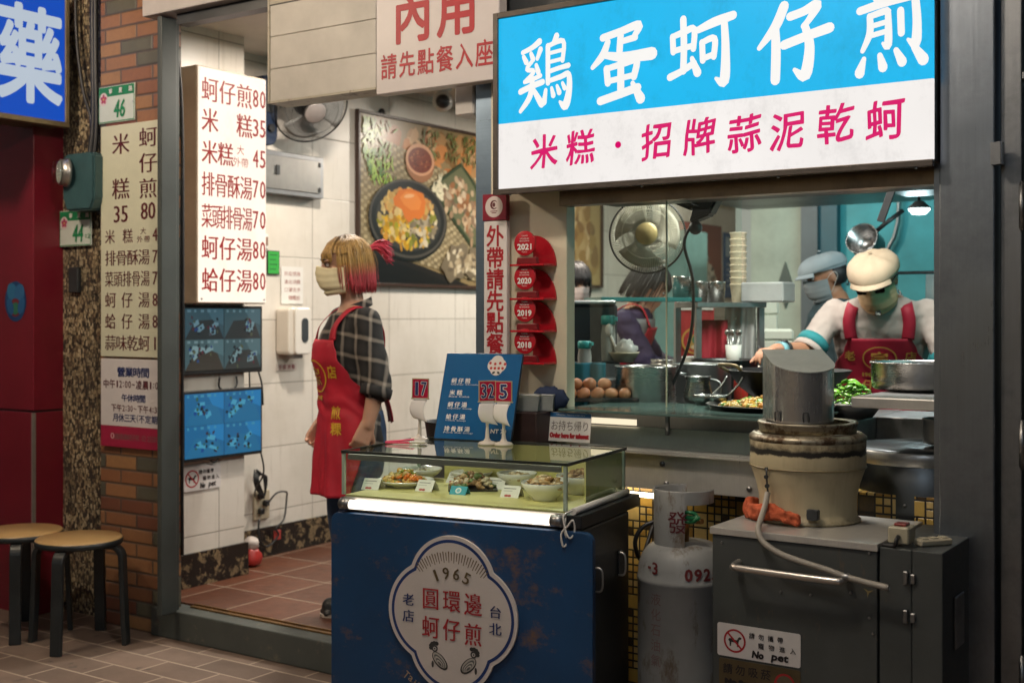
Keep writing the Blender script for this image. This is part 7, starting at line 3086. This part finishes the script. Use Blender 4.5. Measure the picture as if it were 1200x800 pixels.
def apron(root, m, rings, prof, off=.016, name='apron', hang=None, flute=.0):
    """prof = (z, half angle); the cloth follows the body's rings and hangs straight below the hips"""
    prof = sorted(prof, reverse=True)

    def srf(z, a, o=0.):
        cx, cy, rx, ry = ring_at(rings, max(z, hang[0]) if hang else z)
        e = 0
        if hang and z < hang[0]:
            e = hang[1] * (hang[0] - z)
        fl = flute * math.sin(a * 9 + z * 4) * max(0, min(1, (1.0 - z) * 2.2)) if flute else 0
        fl += .0045 * math.sin(z * 95 + a * 4 + math.sin(a * 5) * 1.5) * math.exp(-((z - .89) / .05) ** 2)
        fl += .0035 * math.sin(a * 21 + z * 14) * max(0, min(1, (.90 - z) * 4)) + .002 * math.sin(z * 31 + a * 7)
        q = off + o + e + fl
        return Vector((cx + (rx + q) * math.sin(a), cy - (ry + q) * math.cos(a), z))

    def half(z):
        for (z0, a0), (z1, a1) in zip(prof[:-1], prof[1:]):
            if z1 <= z <= z0:
                f = (z0 - z) / (z0 - z1)
                f = f * f * (3 - 2 * f)
                return a0 + (a1 - a0) * f
        return prof[-1][1]
    z0, z1 = prof[0][0], prof[-1][0]
    b = MB()
    b.grid(lambda u, v: srf(z0 + (z1 - z0) * v, (u - .5) * 2 * half(z0 + (z1 - z0) * v)), 46, 54)
    o = b.build(name, m, root, solid=.0025)
    return o, srf, half


def ribbon(pts, nrm, w, sub=5):
    pts = spline([Vector(p) for p in pts], sub)
    nrm = spline([Vector(p) for p in nrm], sub)
    b = MB()
    vs = []
    n = len(pts)
    for i in range(n):
        d = (pts[min(i + 1, n - 1)] - pts[max(i - 1, 0)]).normalized()
        s = d.cross(nrm[i].normalized()).normalized() * w / 2
        vs.append((b.bm.verts.new(pts[i] - s), b.bm.verts.new(pts[i] + s)))
    for A, B in zip(vs[:-1], vs[1:]):
        f = b.bm.faces.new((A[0], A[1], B[1], B[0]))
        f.smooth = True
    return b


def on_cloth(srf, items, z_off=.004):
    """letters laid on an apron: (sign, x along the cloth, z, w, h)"""
    b = MB()
    for ch, x0, z0, w, h, bold in items:
        t_ = MB()
        if ch == 'ring':
            pts = [(.5 * w * math.cos(a), .5 * w * math.sin(a)) for a in [q * PI / 24 for q in range(48)]]
            for (xa, ya), (xb, yb) in zip(pts, pts[1:] + pts[:1]):
                k = 1 - h
                t_.bm.faces.new([t_.bm.verts.new((p[0], p[1], 0)) for p in ((xa, ya), (xb, yb), (xb * k, yb * k), (xa * k, ya * k))])
        else:
            put(t_, ch, 0, 0, w, h, off=bold)
        for v in t_.bm.verts:
            z = z0 + v.co.y
            c = srf(z, 0)
            cx, cy, rx, ry = 0, 0, .14, .12
            a = (x0 + v.co.x) / .15
            v.co = srf(z, a, z_off + v.co.z)
        b.add(t_.bm)
    return b


# ------------------------------------------------------------------ the woman in the doorway
wm = thing('person', 'woman in black plaid shirt and red apron with blond and pink hair in the doorway', 'person', (-3.400, 3.835, .131), R(-31))
WR = [(.62, 0, .010, .140, .100), (.72, 0, .010, .168, .118), (.80, 0, .010, .166, .120), (.90, 0, .004, .142, .108), (.98, 0, 0, .142, .110), (1.08, 0, -.010, .156, .126), (1.14, 0, -.006, .164, .122), (1.20, 0, .004, .168, .108), (1.25, 0, .012, .150, .088), (1.285, 0, .016, .100, .066), (1.32, 0, .014, .056, .054)]
HW = Matrix.Translation((0, -.030, 1.468)) @ Matrix.Rotation(R(6), 4, 'X') @ Matrix.Rotation(R(-4), 4, 'Z')
b = MB()
head_prims(b, HW)
capsule(b, (0, .012, 1.28), (0, -.004, 1.40), .050, .046)
loft(b, WR)
SHW = {1: ((.158, .012, 1.235), (.214, .045, .985), (.222, .0, .825)), -1: ((-.158, .012, 1.235), (-.215, .01, .975), (-.185, -.075, .80))}
for s in (1, -1):
    S, E_, W = SHW[s]
    capsule(b, S, E_, .048, .040)
    capsule(b, E_, W, .040, .026)
    dv = Vector(W) - Vector(E_)
    dv = (dv.normalized() + Vector((0, -.25, -.2))).normalized()
    hand(b, W, dv, (-s * .95, .05, -.1), 1 if s == 1 else -1, .85, .95)
    capsule(b, (s * .085, .01, .70), (s * .088, -.005, .42), .085, .058)
    capsule(b, (s * .088, -.005, .42), (s * .086, .03, .08), .056, .036)
    capsule(b, (s * .086, .03, .05), (s * .09, -.045, .036), .030, .024)
remesh('body', b, M_SKIN, wm, .0048, 4)
b = MB()
loft(b, [r for r in WR if r[0] <= 1.26 and r[0] > .7] + [(1.275, 0, .014, .118, .076)], grow=.010)
for s in (1, -1):
    S, E_, W = SHW[s]
    capsule(b, S, E_, .064, .060)
    fe = Vector(E_).lerp(Vector(W), .14)
    capsule(b, E_, fe, .060, .058)
shirt = remesh('shirt', b, M_PLAID, wm, .008, 6, cut=lambda c: c.z < .73 and abs(c.x) < .19)
md = shirt.modifiers.new('folds', 'DISPLACE')
tx = bpy.data.textures.new('folds', 'CLOUDS')
tx.noise_scale = .11
tx2 = bpy.data.textures.new('small_folds', 'CLOUDS')
tx2.noise_scale = .05
md.texture = tx
md.strength = .022
md.mid_level = .5
for s in (1, -1):
    S, E_, W = SHW[s]
    b = MB()
    p0, p1 = Vector(E_).lerp(Vector(W), .02), Vector(E_).lerp(Vector(W), .30)
    q = (p1 - p0).to_track_quat('Z', 'Y').to_matrix().to_4x4()
    L = (p1 - p0).length
    b.lathe([(.050, 0), (.0645, .004), (.066, L * .5), (.0640, L - .002), (.056, L), (.050, L - .006), (.048, L * .5)], n=32, M=Matrix.Translation(p0) @ q, cap=False)
    b.build('cuff', M_PLAID, shirt)
b = MB()
for s in (1, -1):
    b.grid(lambda u, v, s=s: ((s * (.012 + .060 * math.sin(u * 2.3)) + s * .018 * v * u), .020 + .062 * -math.cos(u * 2.5) + .0 - .018 * v * (1 - u), 1.332 - .035 * v * (1.3 - .3 * u) - .045 * (1 - u) + .01 * u), 14, 6)
b.build('collar', M_PLAID, shirt, solid=.004)
b = MB()
loft(b, [(.60, 0, .012, .150, .108), (.72, 0, .012, .172, .124), (.80, 0, .012, .168, .124), (.88, 0, .006, .150, .114)], grow=.008)
for s in (1, -1):
    capsule(b, (s * .085, .01, .68), (s * .09, -.005, .42), .096, .070)
    capsule(b, (s * .09, -.005, .42), (s * .088, .028, .13), .069, .055)
jeans = remesh('jeans', b, M_JEANS, wm, .009, 5, cut=lambda c: c.z < .095)
for s in (1, -1):
    b = MB()
    capsule(b, (s * .088, .045, .045), (s * .092, -.06, .038), .041, .039)
    capsule(b, (s * .088, .03, .06), (s * .088, .03, .10), .042, .040)
    b.box(s * .09 - .042, s * .09 + .042, -.10, .085, 0, .03, .01)
    sh_ = remesh('shoe', b, mat('black_shoe', (.015, .015, .016), .5), wm, .006, 4, cut=lambda c: False)
    b = MB()
    b.prism([(s * .09 + x, y) for x, y in rrect(-.044, .044, -.105, .09, .04)], 0, .012)
    b.build('sole', mat('pale_sole', (.45, .40, .34), .6), sh_)
ap, srf, half = apron(wm, M_APRONR, WR, [(1.165, R(40)), (1.10, R(50)), (1.02, R(68)), (.94, R(98)), (.86, R(106)), (.72, R(80)), (.53, R(64))], .024, hang=(.80, .10), flute=.010)
# straps and ties
for s in (1, -1):
    a = s * R(37)
    p = [srf(1.165, a), (s * .108, -.098, 1.225), (s * .095, -.030, 1.290), (s * .088, .045, 1.288), (s * .07, .115, 1.20), (-s * .02, .135, 1.05), (-s * .13, .10, .93)]
    n_ = [(s * .6, -1, .1), (s * .3, -1, .5), (s * .2, -.4, 1), (s * .15, .5, 1), (0, 1, .3), (0, 1, 0), (-s * .6, 1, 0)]
    ribbon(p, n_, .036).build('strap', M_APRONR, ap, solid=.003)
for s, dz in ((1, .0), (.6, -.02)):
    b = ribbon([(s * .04, .128, .935), (s * .06, .142, .90), (s * .075, .150, .855), (s * .085, .152, .82)], [(0, 1, 0)] * 4, .035)
    b.build('apron_tie', M_APRONR, ap, solid=.002)
on_cloth(srf, [('宗', .005, 1.015, .072, .080, .03), ('ring', .005, 1.015, .135, .10, 0), ('老', -.085, 1.035, .045, .055, .03), ('店', .105, 1.035, .045, .055, .03), ('1965', -.0, .925, .05, .016, .05), ('蚵', -.09, .895, .04, .05, .02), ('煎', .105, .870, .045, .055, .02), ('仔', -.09, .83, .04, .05, .02), ('粿', .105, .805, .045, .055, .02)]).build('lettering', M_GOLDINK, ap)
face_parts(wm, HW, (.6, 0))
face_mask(wm, HW, M_MASK)


# hair with strands
def bob_hair(root, H, m, seed, length=-.105, fringe=.030, strands=300, vol=1., tail=None, mt=None, part=0.):
    rr = random.Random(seed)
    b = MB()
    cap_ = MB()
    cap_.ball((0, .018, .030), 1, (.0835 * vol, .099 * vol, .098 * vol), 32, 22)
    for v in cap_.bm.verts:
        pass
    bmesh.ops.delete(cap_.bm, geom=[v for v in cap_.bm.verts if (v.co.y < -.045 and v.co.z < .055) or (v.co.y < .0 and v.co.z < .0) or v.co.z < -.05], context='VERTS')
    b.add(cap_.bm)
    for k in range(strands):
        a = rr.uniform(-PI, PI)          # 0 = front
        if R(40) < abs(a) < R(82) and rr.random() < .82:
            continue
        front = abs(a) < R(44)
        zend = fringe + rr.uniform(-.010, .008) if front else length + rr.uniform(-.012, .014)
        if abs(a) < R(66) and not front:
            zend = length * .75 + rr.uniform(-.02, .02)
        rx, ry = (.0845 + rr.uniform(0, .006)) * vol, (.101 + rr.uniform(0, .006)) * vol
        pts = []
        sx = part + rr.uniform(-.01, .01)
        for j in range(9):
            f = j / 8
            ph = PI / 2 * min(1, f * 2.0)
            if f <= .5:
                r_ = math.sin(ph)
                z = .030 + .101 * vol * math.cos(ph)
                aa = a
            else:
                g = (f - .5) * 2
                r_ = 1 + (.04 * math.sin(g * 2.2) if not front else .02 * g)
                if not front and g > .7:
                    r_ -= .10 * (g - .7)
                z = .030 + (zend - .030) * g if zend < .028 else .030 + (zend - .030) * g
            if front and f > .3:
                z = .030 + .101 * vol * math.cos(min(ph, R(68))) * (1 - (f - .3) / .7) + (zend - .030) * (f - .3) / .7
                r_ = math.sin(min(ph, R(80))) * 1.0 + .03
            pts.append((rx * r_ * math.sin(a) + sx * (1 - f), .018 - ry * r_ * math.cos(a), z))
        w0 = rr.uniform(.0020, .0040)
        b.tube(pts, [w0, w0, w0 * 1.1, w0 * 1.1, w0, w0 * .9, w0 * .8, w0 * .6, w0 * .25], 5, flat=.55)
    o = b.build('hair', m, root)
    o.matrix_local = H
    if tail:
        b = MB()
        for k in range(110):
            t0 = Vector((rr.uniform(-.010, .010), .112, .058 + rr.uniform(-.010, .010)))
            dx, dz = rr.uniform(-.03, .03), rr.uniform(-.045, .03)
            b.tube([t0, t0 + Vector((dx * .3, .03, .016 + dz * .2)), t0 + Vector((dx * .8, .06, .012 + dz * .7)), t0 + Vector((dx, .085 + rr.uniform(-.012, .02), -.012 + dz * 1.2))], [.0022, .0030, .0026, .0010], 5, sub=3)
        t_ = b.build('ponytail', mt, o)
        b = MB()
        b.tube([(.012 * math.cos(a), .118, .060 + .012 * math.sin(a)) for a in [q * PI / 6 for q in range(12)]], .004, 6, closed=True)
        b.build('hair_tie', mat('pink_tie', (.45, .10, .16), .6), o)
        # hair drawn back from the temples
        b = MB()
        for k in range(130):
            s = rr.choice((-1, 1))
            z0 = rr.uniform(.045, .115)
            y0 = rr.uniform(-.05, -.01)
            rx, ry = .090 * vol, .106 * vol
            pts = []
            for j in range(7):
                f = j / 6
                y = y0 + (.112 - y0) * f
                z = z0 + (.060 - z0) * f ** 1.3
                q = Vector((s * (.075 - .075 * f), y - .018, z - .030))
                q = Vector((q.x / rx, q.y / ry, q.z / (.106 * vol)))
                q = q / max(.98, q.length) if q.length > .98 else q.normalized()
                pts.append((q.x * rx, q.y * ry + .018, q.z * .106 * vol + .030))
            b.tube(pts, rr.uniform(.0014, .0028), 5)
        b.build('drawn_back_hair', m, o)
    return o


M_BLOND = hair_mat('blond_pink_hair', [(0., (.52, .05, .075)), (.34, (.56, .07, .09)), (.46, (.58, .24, .10)), (.54, (.56, .34, .10)), (.80, (.50, .29, .08)), (1., (.30, .17, .055))], (.05, .032, .018), .85)
M_PINKH = mat('pink_hair', (.56, .045, .085), .45, var=.3, scale=40)
hh_ = bob_hair(wm, HW, M_BLOND, 4, -.112, .026, 800, 1.0, True, M_PINKH)
rr = random.Random(77)
b = MB()
for k in range(90):
    a = rr.uniform(-PI, PI)
    r0, r1 = rr.uniform(.086, .094), rr.uniform(.094, .108)
    z0, z1 = rr.uniform(.0, .11), rr.uniform(-.11, .02)
    k0 = math.sqrt(max(.05, 1 - ((z0 - .03) / .108) ** 2))
    if abs(a) < R(80) and z1 < .03:
        continue
    b.tube([(r0 * k0 * math.sin(a), .018 - r0 * 1.18 * k0 * math.cos(a), z0), (r1 * math.sin(a + .1), .018 - r1 * 1.15 * math.cos(a + .1), (z0 + z1) / 2), (r1 * 1.03 * math.sin(a + rr.uniform(-.2, .25)), .018 - r1 * 1.2 * math.cos(a), z1 - .02)], [.0007, .0007, .0004], 4, sub=4)
b.build('loose_strands', M_BLOND, hh_)


# ------------------------------------------------------------------ kitchen staff
def flat_cap(root, H, m):
    b = MB()
    hb = bmesh.new()

    def f(u, v):
        a = 2 * PI * u
        q = v
        rx, ry = .102, .116
        x = rx * math.sin(a)
        y = .004 - ry * math.cos(a)
        front = max(0, math.cos(a))
        z = .046 + .070 * math.cos(q * PI / 2) ** .8 - .012 * front * q
        rad = math.sin(q * PI / 2) ** .75 * (1 + .05 * math.sin(q * PI) * (1.1 - front * .6))
        return (x * rad, y * rad * (1 + .05 * front) - .010 * front * q, z + .003 * math.sin(a * 8) * q * (1 - q) * 4)
    b.grid(f, 40, 16, close_u=True)
    bmesh.ops.remove_doubles(b.bm, verts=b.bm.verts[:], dist=.0008)
    c = b.build('cap', m, root, solid=.004)
    c.matrix_local = H
    b = MB()
    b.grid(lambda u, v: ((.082 + .006 * v) * math.sin((u - .5) * R(140)), -.060 - (.055 + .036 * v * math.cos((u - .5) * R(150))) * math.cos((u - .5) * R(140)) * 1.0, .046 - .020 * v - .012 * (1 - math.cos((u - .5) * R(140)))), 26, 8)
    b.build('peak', m, c, solid=.006)
    b = MB()
    b.lathe([(.097, .0), (.0985, .008), (.097, .016)], n=40, cap=False, M=Matrix.Translation((0, .004, .036)) @ Matrix.Diagonal((.96, 1.18, 1, 1)))
    b.build('band', m, c)
    b = MB()
    b.ball((0, .004, .132), .009, (1, 1, .5))
    b.build('button', m, c)


def worker(label, loc, rz, rings, H, arms, skin, shirt_m, trou, opts):
    p = thing('person', label, 'person', loc, rz)
    vx = opts.get('voxel', .007)
    b = MB()
    head_prims(b, H)
    hp = H @ Vector((0, .012, -.07))
    top = sorted(rings)[-1]
    capsule(b, (top[1], top[2], top[0] - .03), tuple(hp), .053, .050)
    loft(b, rings)
    for s in (1, -1):
        S, E_, W, hd, hn, curl = arms[s]
        capsule(b, S, E_, .050, .042)
        capsule(b, E_, W, .041, .028)
        hand(b, W, hd, hn, 1 if s == 1 else -1, curl, 1.05)
        z0 = sorted(rings)[0][0]
        capsule(b, (s * .09, .0, z0 + .06), (s * .09, -.005, .46), .09, .062)
        capsule(b, (s * .09, -.005, .46), (s * .09, .02, .09), .06, .042)
        capsule(b, (s * .09, .03, .05), (s * .095, -.055, .040), .034, .030)
    remesh('body', b, skin, p, vx, 4)
    b = MB()
    zt = sorted(rings)[-1][0]
    loft(b, [r for r in rings if r[0] < zt - .02], grow=.012)
    slv = opts.get('sleeve', .8)
    for s in (1, -1):
        S, E_, W = arms[s][:3]
        if slv <= 1:
            capsule(b, S, tuple(Vector(S).lerp(Vector(E_), slv)), .060, .058)
        else:
            capsule(b, S, E_, .062, .056)
            capsule(b, E_, tuple(Vector(E_).lerp(Vector(W), slv - 1)), .056, .044)
    sh_ = remesh('shirt', b, shirt_m, p, .009, 5)
    md = sh_.modifiers.new('folds', 'DISPLACE')
    md.texture = tx2
    md.strength = .016
    md.mid_level = .5
    if opts.get('cuff'):
        for s in (1, -1):
            S, E_ = Vector(arms[s][0]), Vector(arms[s][1])
            for a0, a1, m_ in ((slv + .02, slv + .20, opts['cuff']), (slv + .205, slv + .32, shirt_m)):
                p0, p1 = S.lerp(E_, a0), S.lerp(E_, a1)
                b = MB()
                L = (p1 - p0).length
                b.lathe([(.054, 0), (.0665, 0), (.0685, L), (.058, L), (.052, L * .5)], n=28, M=Matrix.Translation(p0) @ (p1 - p0).to_track_quat('Z', 'Y').to_matrix().to_4x4(), cap=False)
                b.build('cuff', m_, sh_)
    b = MB()
    loft(b, [r for r in rings if r[0] <= sorted(rings)[0][0] + .22], grow=.010)
    for s in (1, -1):
        z0 = sorted(rings)[0][0]
        capsule(b, (s * .09, .0, z0 + .05), (s * .09, -.005, .46), .10, .074)
        capsule(b, (s * .09, -.005, .46), (s * .09, .02, .12), .072, .058)
    remesh('trousers', b, trou, p, .011, 4, cut=lambda c: c.z < .085)
    for s in (1, -1):
        b = MB()
        capsule(b, (s * .09, .05, .045), (s * .095, -.08, .042), .046, .044)
        b.box(s * .092 - .046, s * .092 + .046, -.12, .09, 0, .03, .01)
        remesh('shoe', b, MATS['black_shoe'], p, .009, 3)
    return p, sh_


BLACKT = fabric('black_trousers', (.018, .018, .020))
CREAMCAP = fabric('beige_cap_cloth', (.46, .36, .25), .1)
GREYCAP = fabric('blue_grey_cap_cloth', (.30, .36, .38), .1)
# main cook, bent over the counter
CRG = [(.80, 0, .02, .165, .115), (.90, 0, .0, .172, .122), (1.0, 0, -.035, .168, .122), (1.10, 0, -.085, .176, .126), (1.20, 0, -.135, .190, .124), (1.27, 0, -.165, .188, .108), (1.31, 0, -.182, .150, .088), (1.34, 0, -.195, .095, .066), (1.365, 0, -.205, .058, .056)]
HC = Matrix.Translation((-.012, -.288, 1.404)) @ Matrix.Rotation(R(-8), 4, 'Z') @ Matrix.Rotation(R(27), 4, 'X') @ Matrix.Rotation(R(-6), 4, 'Y')
ck, csh = worker('man in beige flat cap, mask and red apron bending over the kitchen counter', (-1.615, 5.25, .131), R(14), CRG, HC,
                 {1: ((.188, -.165, 1.275), (.278, -.235, 1.06), (.270, -.43, 1.01), (-.05, -1, .05), (-.3, 0, -1), .55),
                  -1: ((-.188, -.165, 1.275), (-.285, -.300, 1.115), (-.385, -.490, 1.125), (-.35, -1, .0), (.2, .2, -1), .6)},
                 M_SKIN2, fabric('pale_grey_shirt', (.44, .38, .34), .08), BLACKT, {'voxel': .0065, 'sleeve': .72, 'cuff': fabric('teal_cuff', (.02, .22, .24), .1)})
for v in csh.data.polygons:
    pass
cap_, csrf, chalf = apron(ck, mat('deep_red_apron_cloth', (.30, .008, .028), .62, var=.15, scale=4, bump=.25, bscale=350), CRG, [(1.168, R(36)), (1.12, R(44)), (1.02, R(80)), (.94, R(95)), (.55, R(80))], .030, hang=(.90, .06), flute=.005)
for s in (1, -1):
    p = [csrf(1.166, s * R(31)), csrf(1.235, s * R(33)), (s * .108, -.268, 1.296), (s * .100, -.205, 1.322), (s * .098, -.140, 1.308), (s * .09, -.065, 1.255), (s * .02, .03, 1.12)]
    n_ = [(0, -1, .2), (0, -1, .2), (0, -1, .4), (0, -.3, 1), (0, .5, 1), (0, 1, .6), (0, 1, .2)]
    ribbon(p, n_, .050).build('strap', MATS['deep_red_apron_cloth'], cap_, solid=.004)
on_cloth(csrf, [('宗', .0, 1.085, .052, .058, .03), ('ring', .0, 1.085, .100, .09, 0), ('老', -.092, 1.095, .040, .042, .03), ('店', .092, 1.095, .040, .042, .02), ('1965 台北', -.01, 1.018, .085, .018, .02), ('仔', -.035, .975, .040, .042, .02), ('煎', .045, .975, .040, .042, .02)], .006).build('lettering', ink('old_gold', (.42, .24, .05)), cap_)
face_parts(ck, HC)
face_mask(ck, HC, mat('tan_mask', (.64, .46, .26), .75, var=.06))
flat_cap(ck, HC, CREAMCAP)
for s in (1, -1):
    b = MB()
    b.prism([(s * x, y) for x, y in rrect(.008, .056, -.006, .026, .010)], -.002, .002, Matrix.Translation((0, -.106, 0)) @ Matrix.Rotation(R(90), 4, 'X'))
    o = b.build('glasses', mat('dark_glasses', (.02, .014, .012), .15), ck)
    o.matrix_local = HC
    b = MB()
    b.tube([(s * .056, -.104, .018), (s * .078, -.06, .016), (s * .082, .02, .012)], .0025, 6)
    b.build('temple_arm', M_BLACK, o)
b = MB()
for s in (1, -1):
    b.grid(lambda u, v, s=s: (s * (.010 + .070 * math.sin(u * 2.2)) * (1 + .25 * v), -.205 - .075 * math.cos(u * 2.6) - .02 * v * (1 - u), 1.372 - .062 * (1 - u) - .030 * v), 14, 6)
t = NT('patterned_collar')
vv = t.n('ShaderNodeTexVoronoi', i_Vector=t.obj(), i_Scale=90.)
MATS['patterned_collar'] = t.bsdf(t.ramp(vv.outputs['Distance'], [(.3, (.03, .035, .04)), (.5, (.40, .38, .34))], 'CONSTANT'), .8)
b.build('collar', MATS['patterned_collar'], csh, solid=.004)
b = MB()
b.box(-.011, .011, -.002, .002, -.06, .0, .001)
o = b.build('placket', MATS['patterned_collar'], csh, (0, -.318, 1.315), (R(-32), 0, 0))
b = MB()
E_, W = Vector((-.285, -.300, 1.115)), Vector((-.385, -.490, 1.125))
p0, p1 = E_.lerp(W, .80), E_.lerp(W, .95)
b.cyl(p0, p1, .0345, .0335, n=24)
b.build('wrist_band', mat('pale_blue_band', (.20, .45, .50), .5), ck)
b = MB()
b.cyl(E_.lerp(W, .70), E_.lerp(W, .78), .0365, .036, n=24)
b.ball(E_.lerp(W, .74) + Vector((0, -.01, .035)), .016, (1, 1, .5))
b.build('wristwatch', M_BLACK, ck)
t_ = thing('spatula', 'black handled spatula in the hand of the bending cook', 'spatula', (0, 0, 0))
b = MB()
wv = Matrix.Translation((-1.615, 5.25, .131)) @ Matrix.Rotation(R(14), 4, 'Z')
h0 = wv @ Vector((-.415, -.585, 1.095))
b.tube([h0 + Vector((-.05, .05, .04)), h0, h0 + Vector((.10, -.14, -.06))], .008, 8)
b.build('handle', M_BLACK, t_)
b = MB()
e = h0 + Vector((.10, -.14, -.06))
b.prism([(-.03, -.09), (.03, -.09), (.012, 0), (-.012, 0)], -.001, .001, Matrix.Translation(e) @ Matrix.Rotation(R(35), 4, 'Z') @ Matrix.Rotation(R(-25), 4, 'X'))
b.build('blade', M_POT, t_)

STD = [(.80, 0, .01, .160, .115), (.92, 0, .0, .155, .115), (1.04, 0, -.01, .160, .120), (1.16, 0, -.012, .180, .122), (1.26, 0, -.004, .188, .104), (1.31, 0, .004, .150, .084), (1.345, 0, .008, .09, .06), (1.38, 0, .006, .055, .052)]
H2 = Matrix.Translation((0, -.045, 1.452)) @ Matrix.Rotation(R(16), 4, 'X')
ARM = {1: ((.185, -.004, 1.27), (.24, -.02, 1.0), (.20, -.20, .93), (-.2, -1, 0), (-.4, 0, -1), .5), -1: ((-.185, -.004, 1.27), (-.24, -.02, 1.0), (-.20, -.20, .93), (.2, -1, 0), (.4, 0, -1), .5)}
c2, _s = worker('second cook in a blue grey flat cap standing behind the bending man', (-2.055, 5.90, .131), R(-52), STD, H2, ARM, M_SKIN2, fabric('dark_teal_shirt', (.03, .06, .07)), BLACKT, {'voxel': .009, 'sleeve': .8})
flat_cap(c2, H2, GREYCAP)
face_parts(c2, H2)
face_mask(c2, H2, mat('grey_mask', (.22, .26, .27), .7))
b = MB()
b.ball((0, .030, .005), 1, (.080, .085, .075), 24, 16)
bmesh.ops.delete(b.bm, geom=[v for v in b.bm.verts if v.co.y < .0 or v.co.z < -.055], context='VERTS')
o = b.build('hair', M_HAIRB, c2, solid=.004)
o.matrix_local = H2
b = MB()
b.ball((0, .030, .005), 1, (.080, .086, .075), 24, 16)
bmesh.ops.delete(b.bm, geom=[v for v in b.bm.verts if v.co.y < .0 or v.co.z < -.055], context='VERTS')
o = b.build('hair', M_HAIRB, ck, solid=.004)
o.matrix_local = HC

LEAN = [(.80, 0, .02, .165, .120), (.92, 0, .0, .160, .120), (1.04, 0, -.045, .168, .124), (1.14, 0, -.095, .185, .124), (1.22, 0, -.135, .188, .105), (1.27, 0, -.155, .15, .084), (1.30, 0, -.168, .09, .06), (1.33, 0, -.178, .055, .052)]
H3 = Matrix.Translation((0, -.24, 1.405)) @ Matrix.Rotation(R(30), 4, 'X')
ARM3 = {1: ((.182, -.13, 1.23), (.22, -.25, 1.02), (.14, -.46, .95), (-.1, -1, -.1), (-.4, 0, -1), .5), -1: ((-.182, -.13, 1.23), (-.22, -.25, 1.02), (-.14, -.46, .95), (.1, -1, -.1), (.4, 0, -1), .5)}
vw, vsh = worker('worker with black hair, purple sleeves, grey vest and red straps leaning over a table', (-3.155, 5.53, .131), R(112), LEAN, H3, ARM3, M_SKIN, fabric('purple_knit', (.020, .010, .042)), BLACKT, {'voxel': .009, 'sleeve': 1.8})
b = MB()
loft(b, [r for r in LEAN if .83 < r[0] < 1.28], grow=.026)
remesh('vest', b, fabric('grey_vest', (.26, .26, .26), .2), vw, .010, 5, cut=lambda c: c.z > 1.25)
ap3, s3, h3 = apron(vw, M_APRONR, LEAN, [(1.20, R(38)), (1.05, R(60)), (.95, R(100)), (.55, R(80))], .040, hang=(.92, .06))
for s in (1, -1):
    ribbon([s3(1.20, s * R(32)), (s * .11, -.21, 1.30), (s * .11, -.13, 1.315), (s * .11, -.03, 1.24), (s * .07, .09, 1.08), (s * .02, .14, .98)], [(0, -1, .2), (0, -.7, .7), (0, .2, 1), (0, 1, .7), (0, 1, .3), (0, 1, .2)], .05).build('strap', M_APRONR, ap3, solid=.004)
bob_hair(vw, H3, M_HAIRB, 9, -.10, .03, 420, 1.06)
face_parts(vw, H3)

H4 = Matrix.Translation((0, -.035, 1.445)) @ Matrix.Rotation(R(14), 4, 'X')
bp, bsh = worker('person with a black bob and pale mask behind the cash till', (-3.78, 6.26, .131), R(52), STD, H4, ARM, M_SKIN, fabric('black_shirt', (.014, .016, .018)), BLACKT, {'voxel': .009, 'sleeve': .9})
bob_hair(bp, H4, M_HAIRB, 12, -.085, .02, 420, 1.08)
face_parts(bp, H4)
face_mask(bp, H4, mat('pale_pink_mask', (.56, .48, .44), .7))
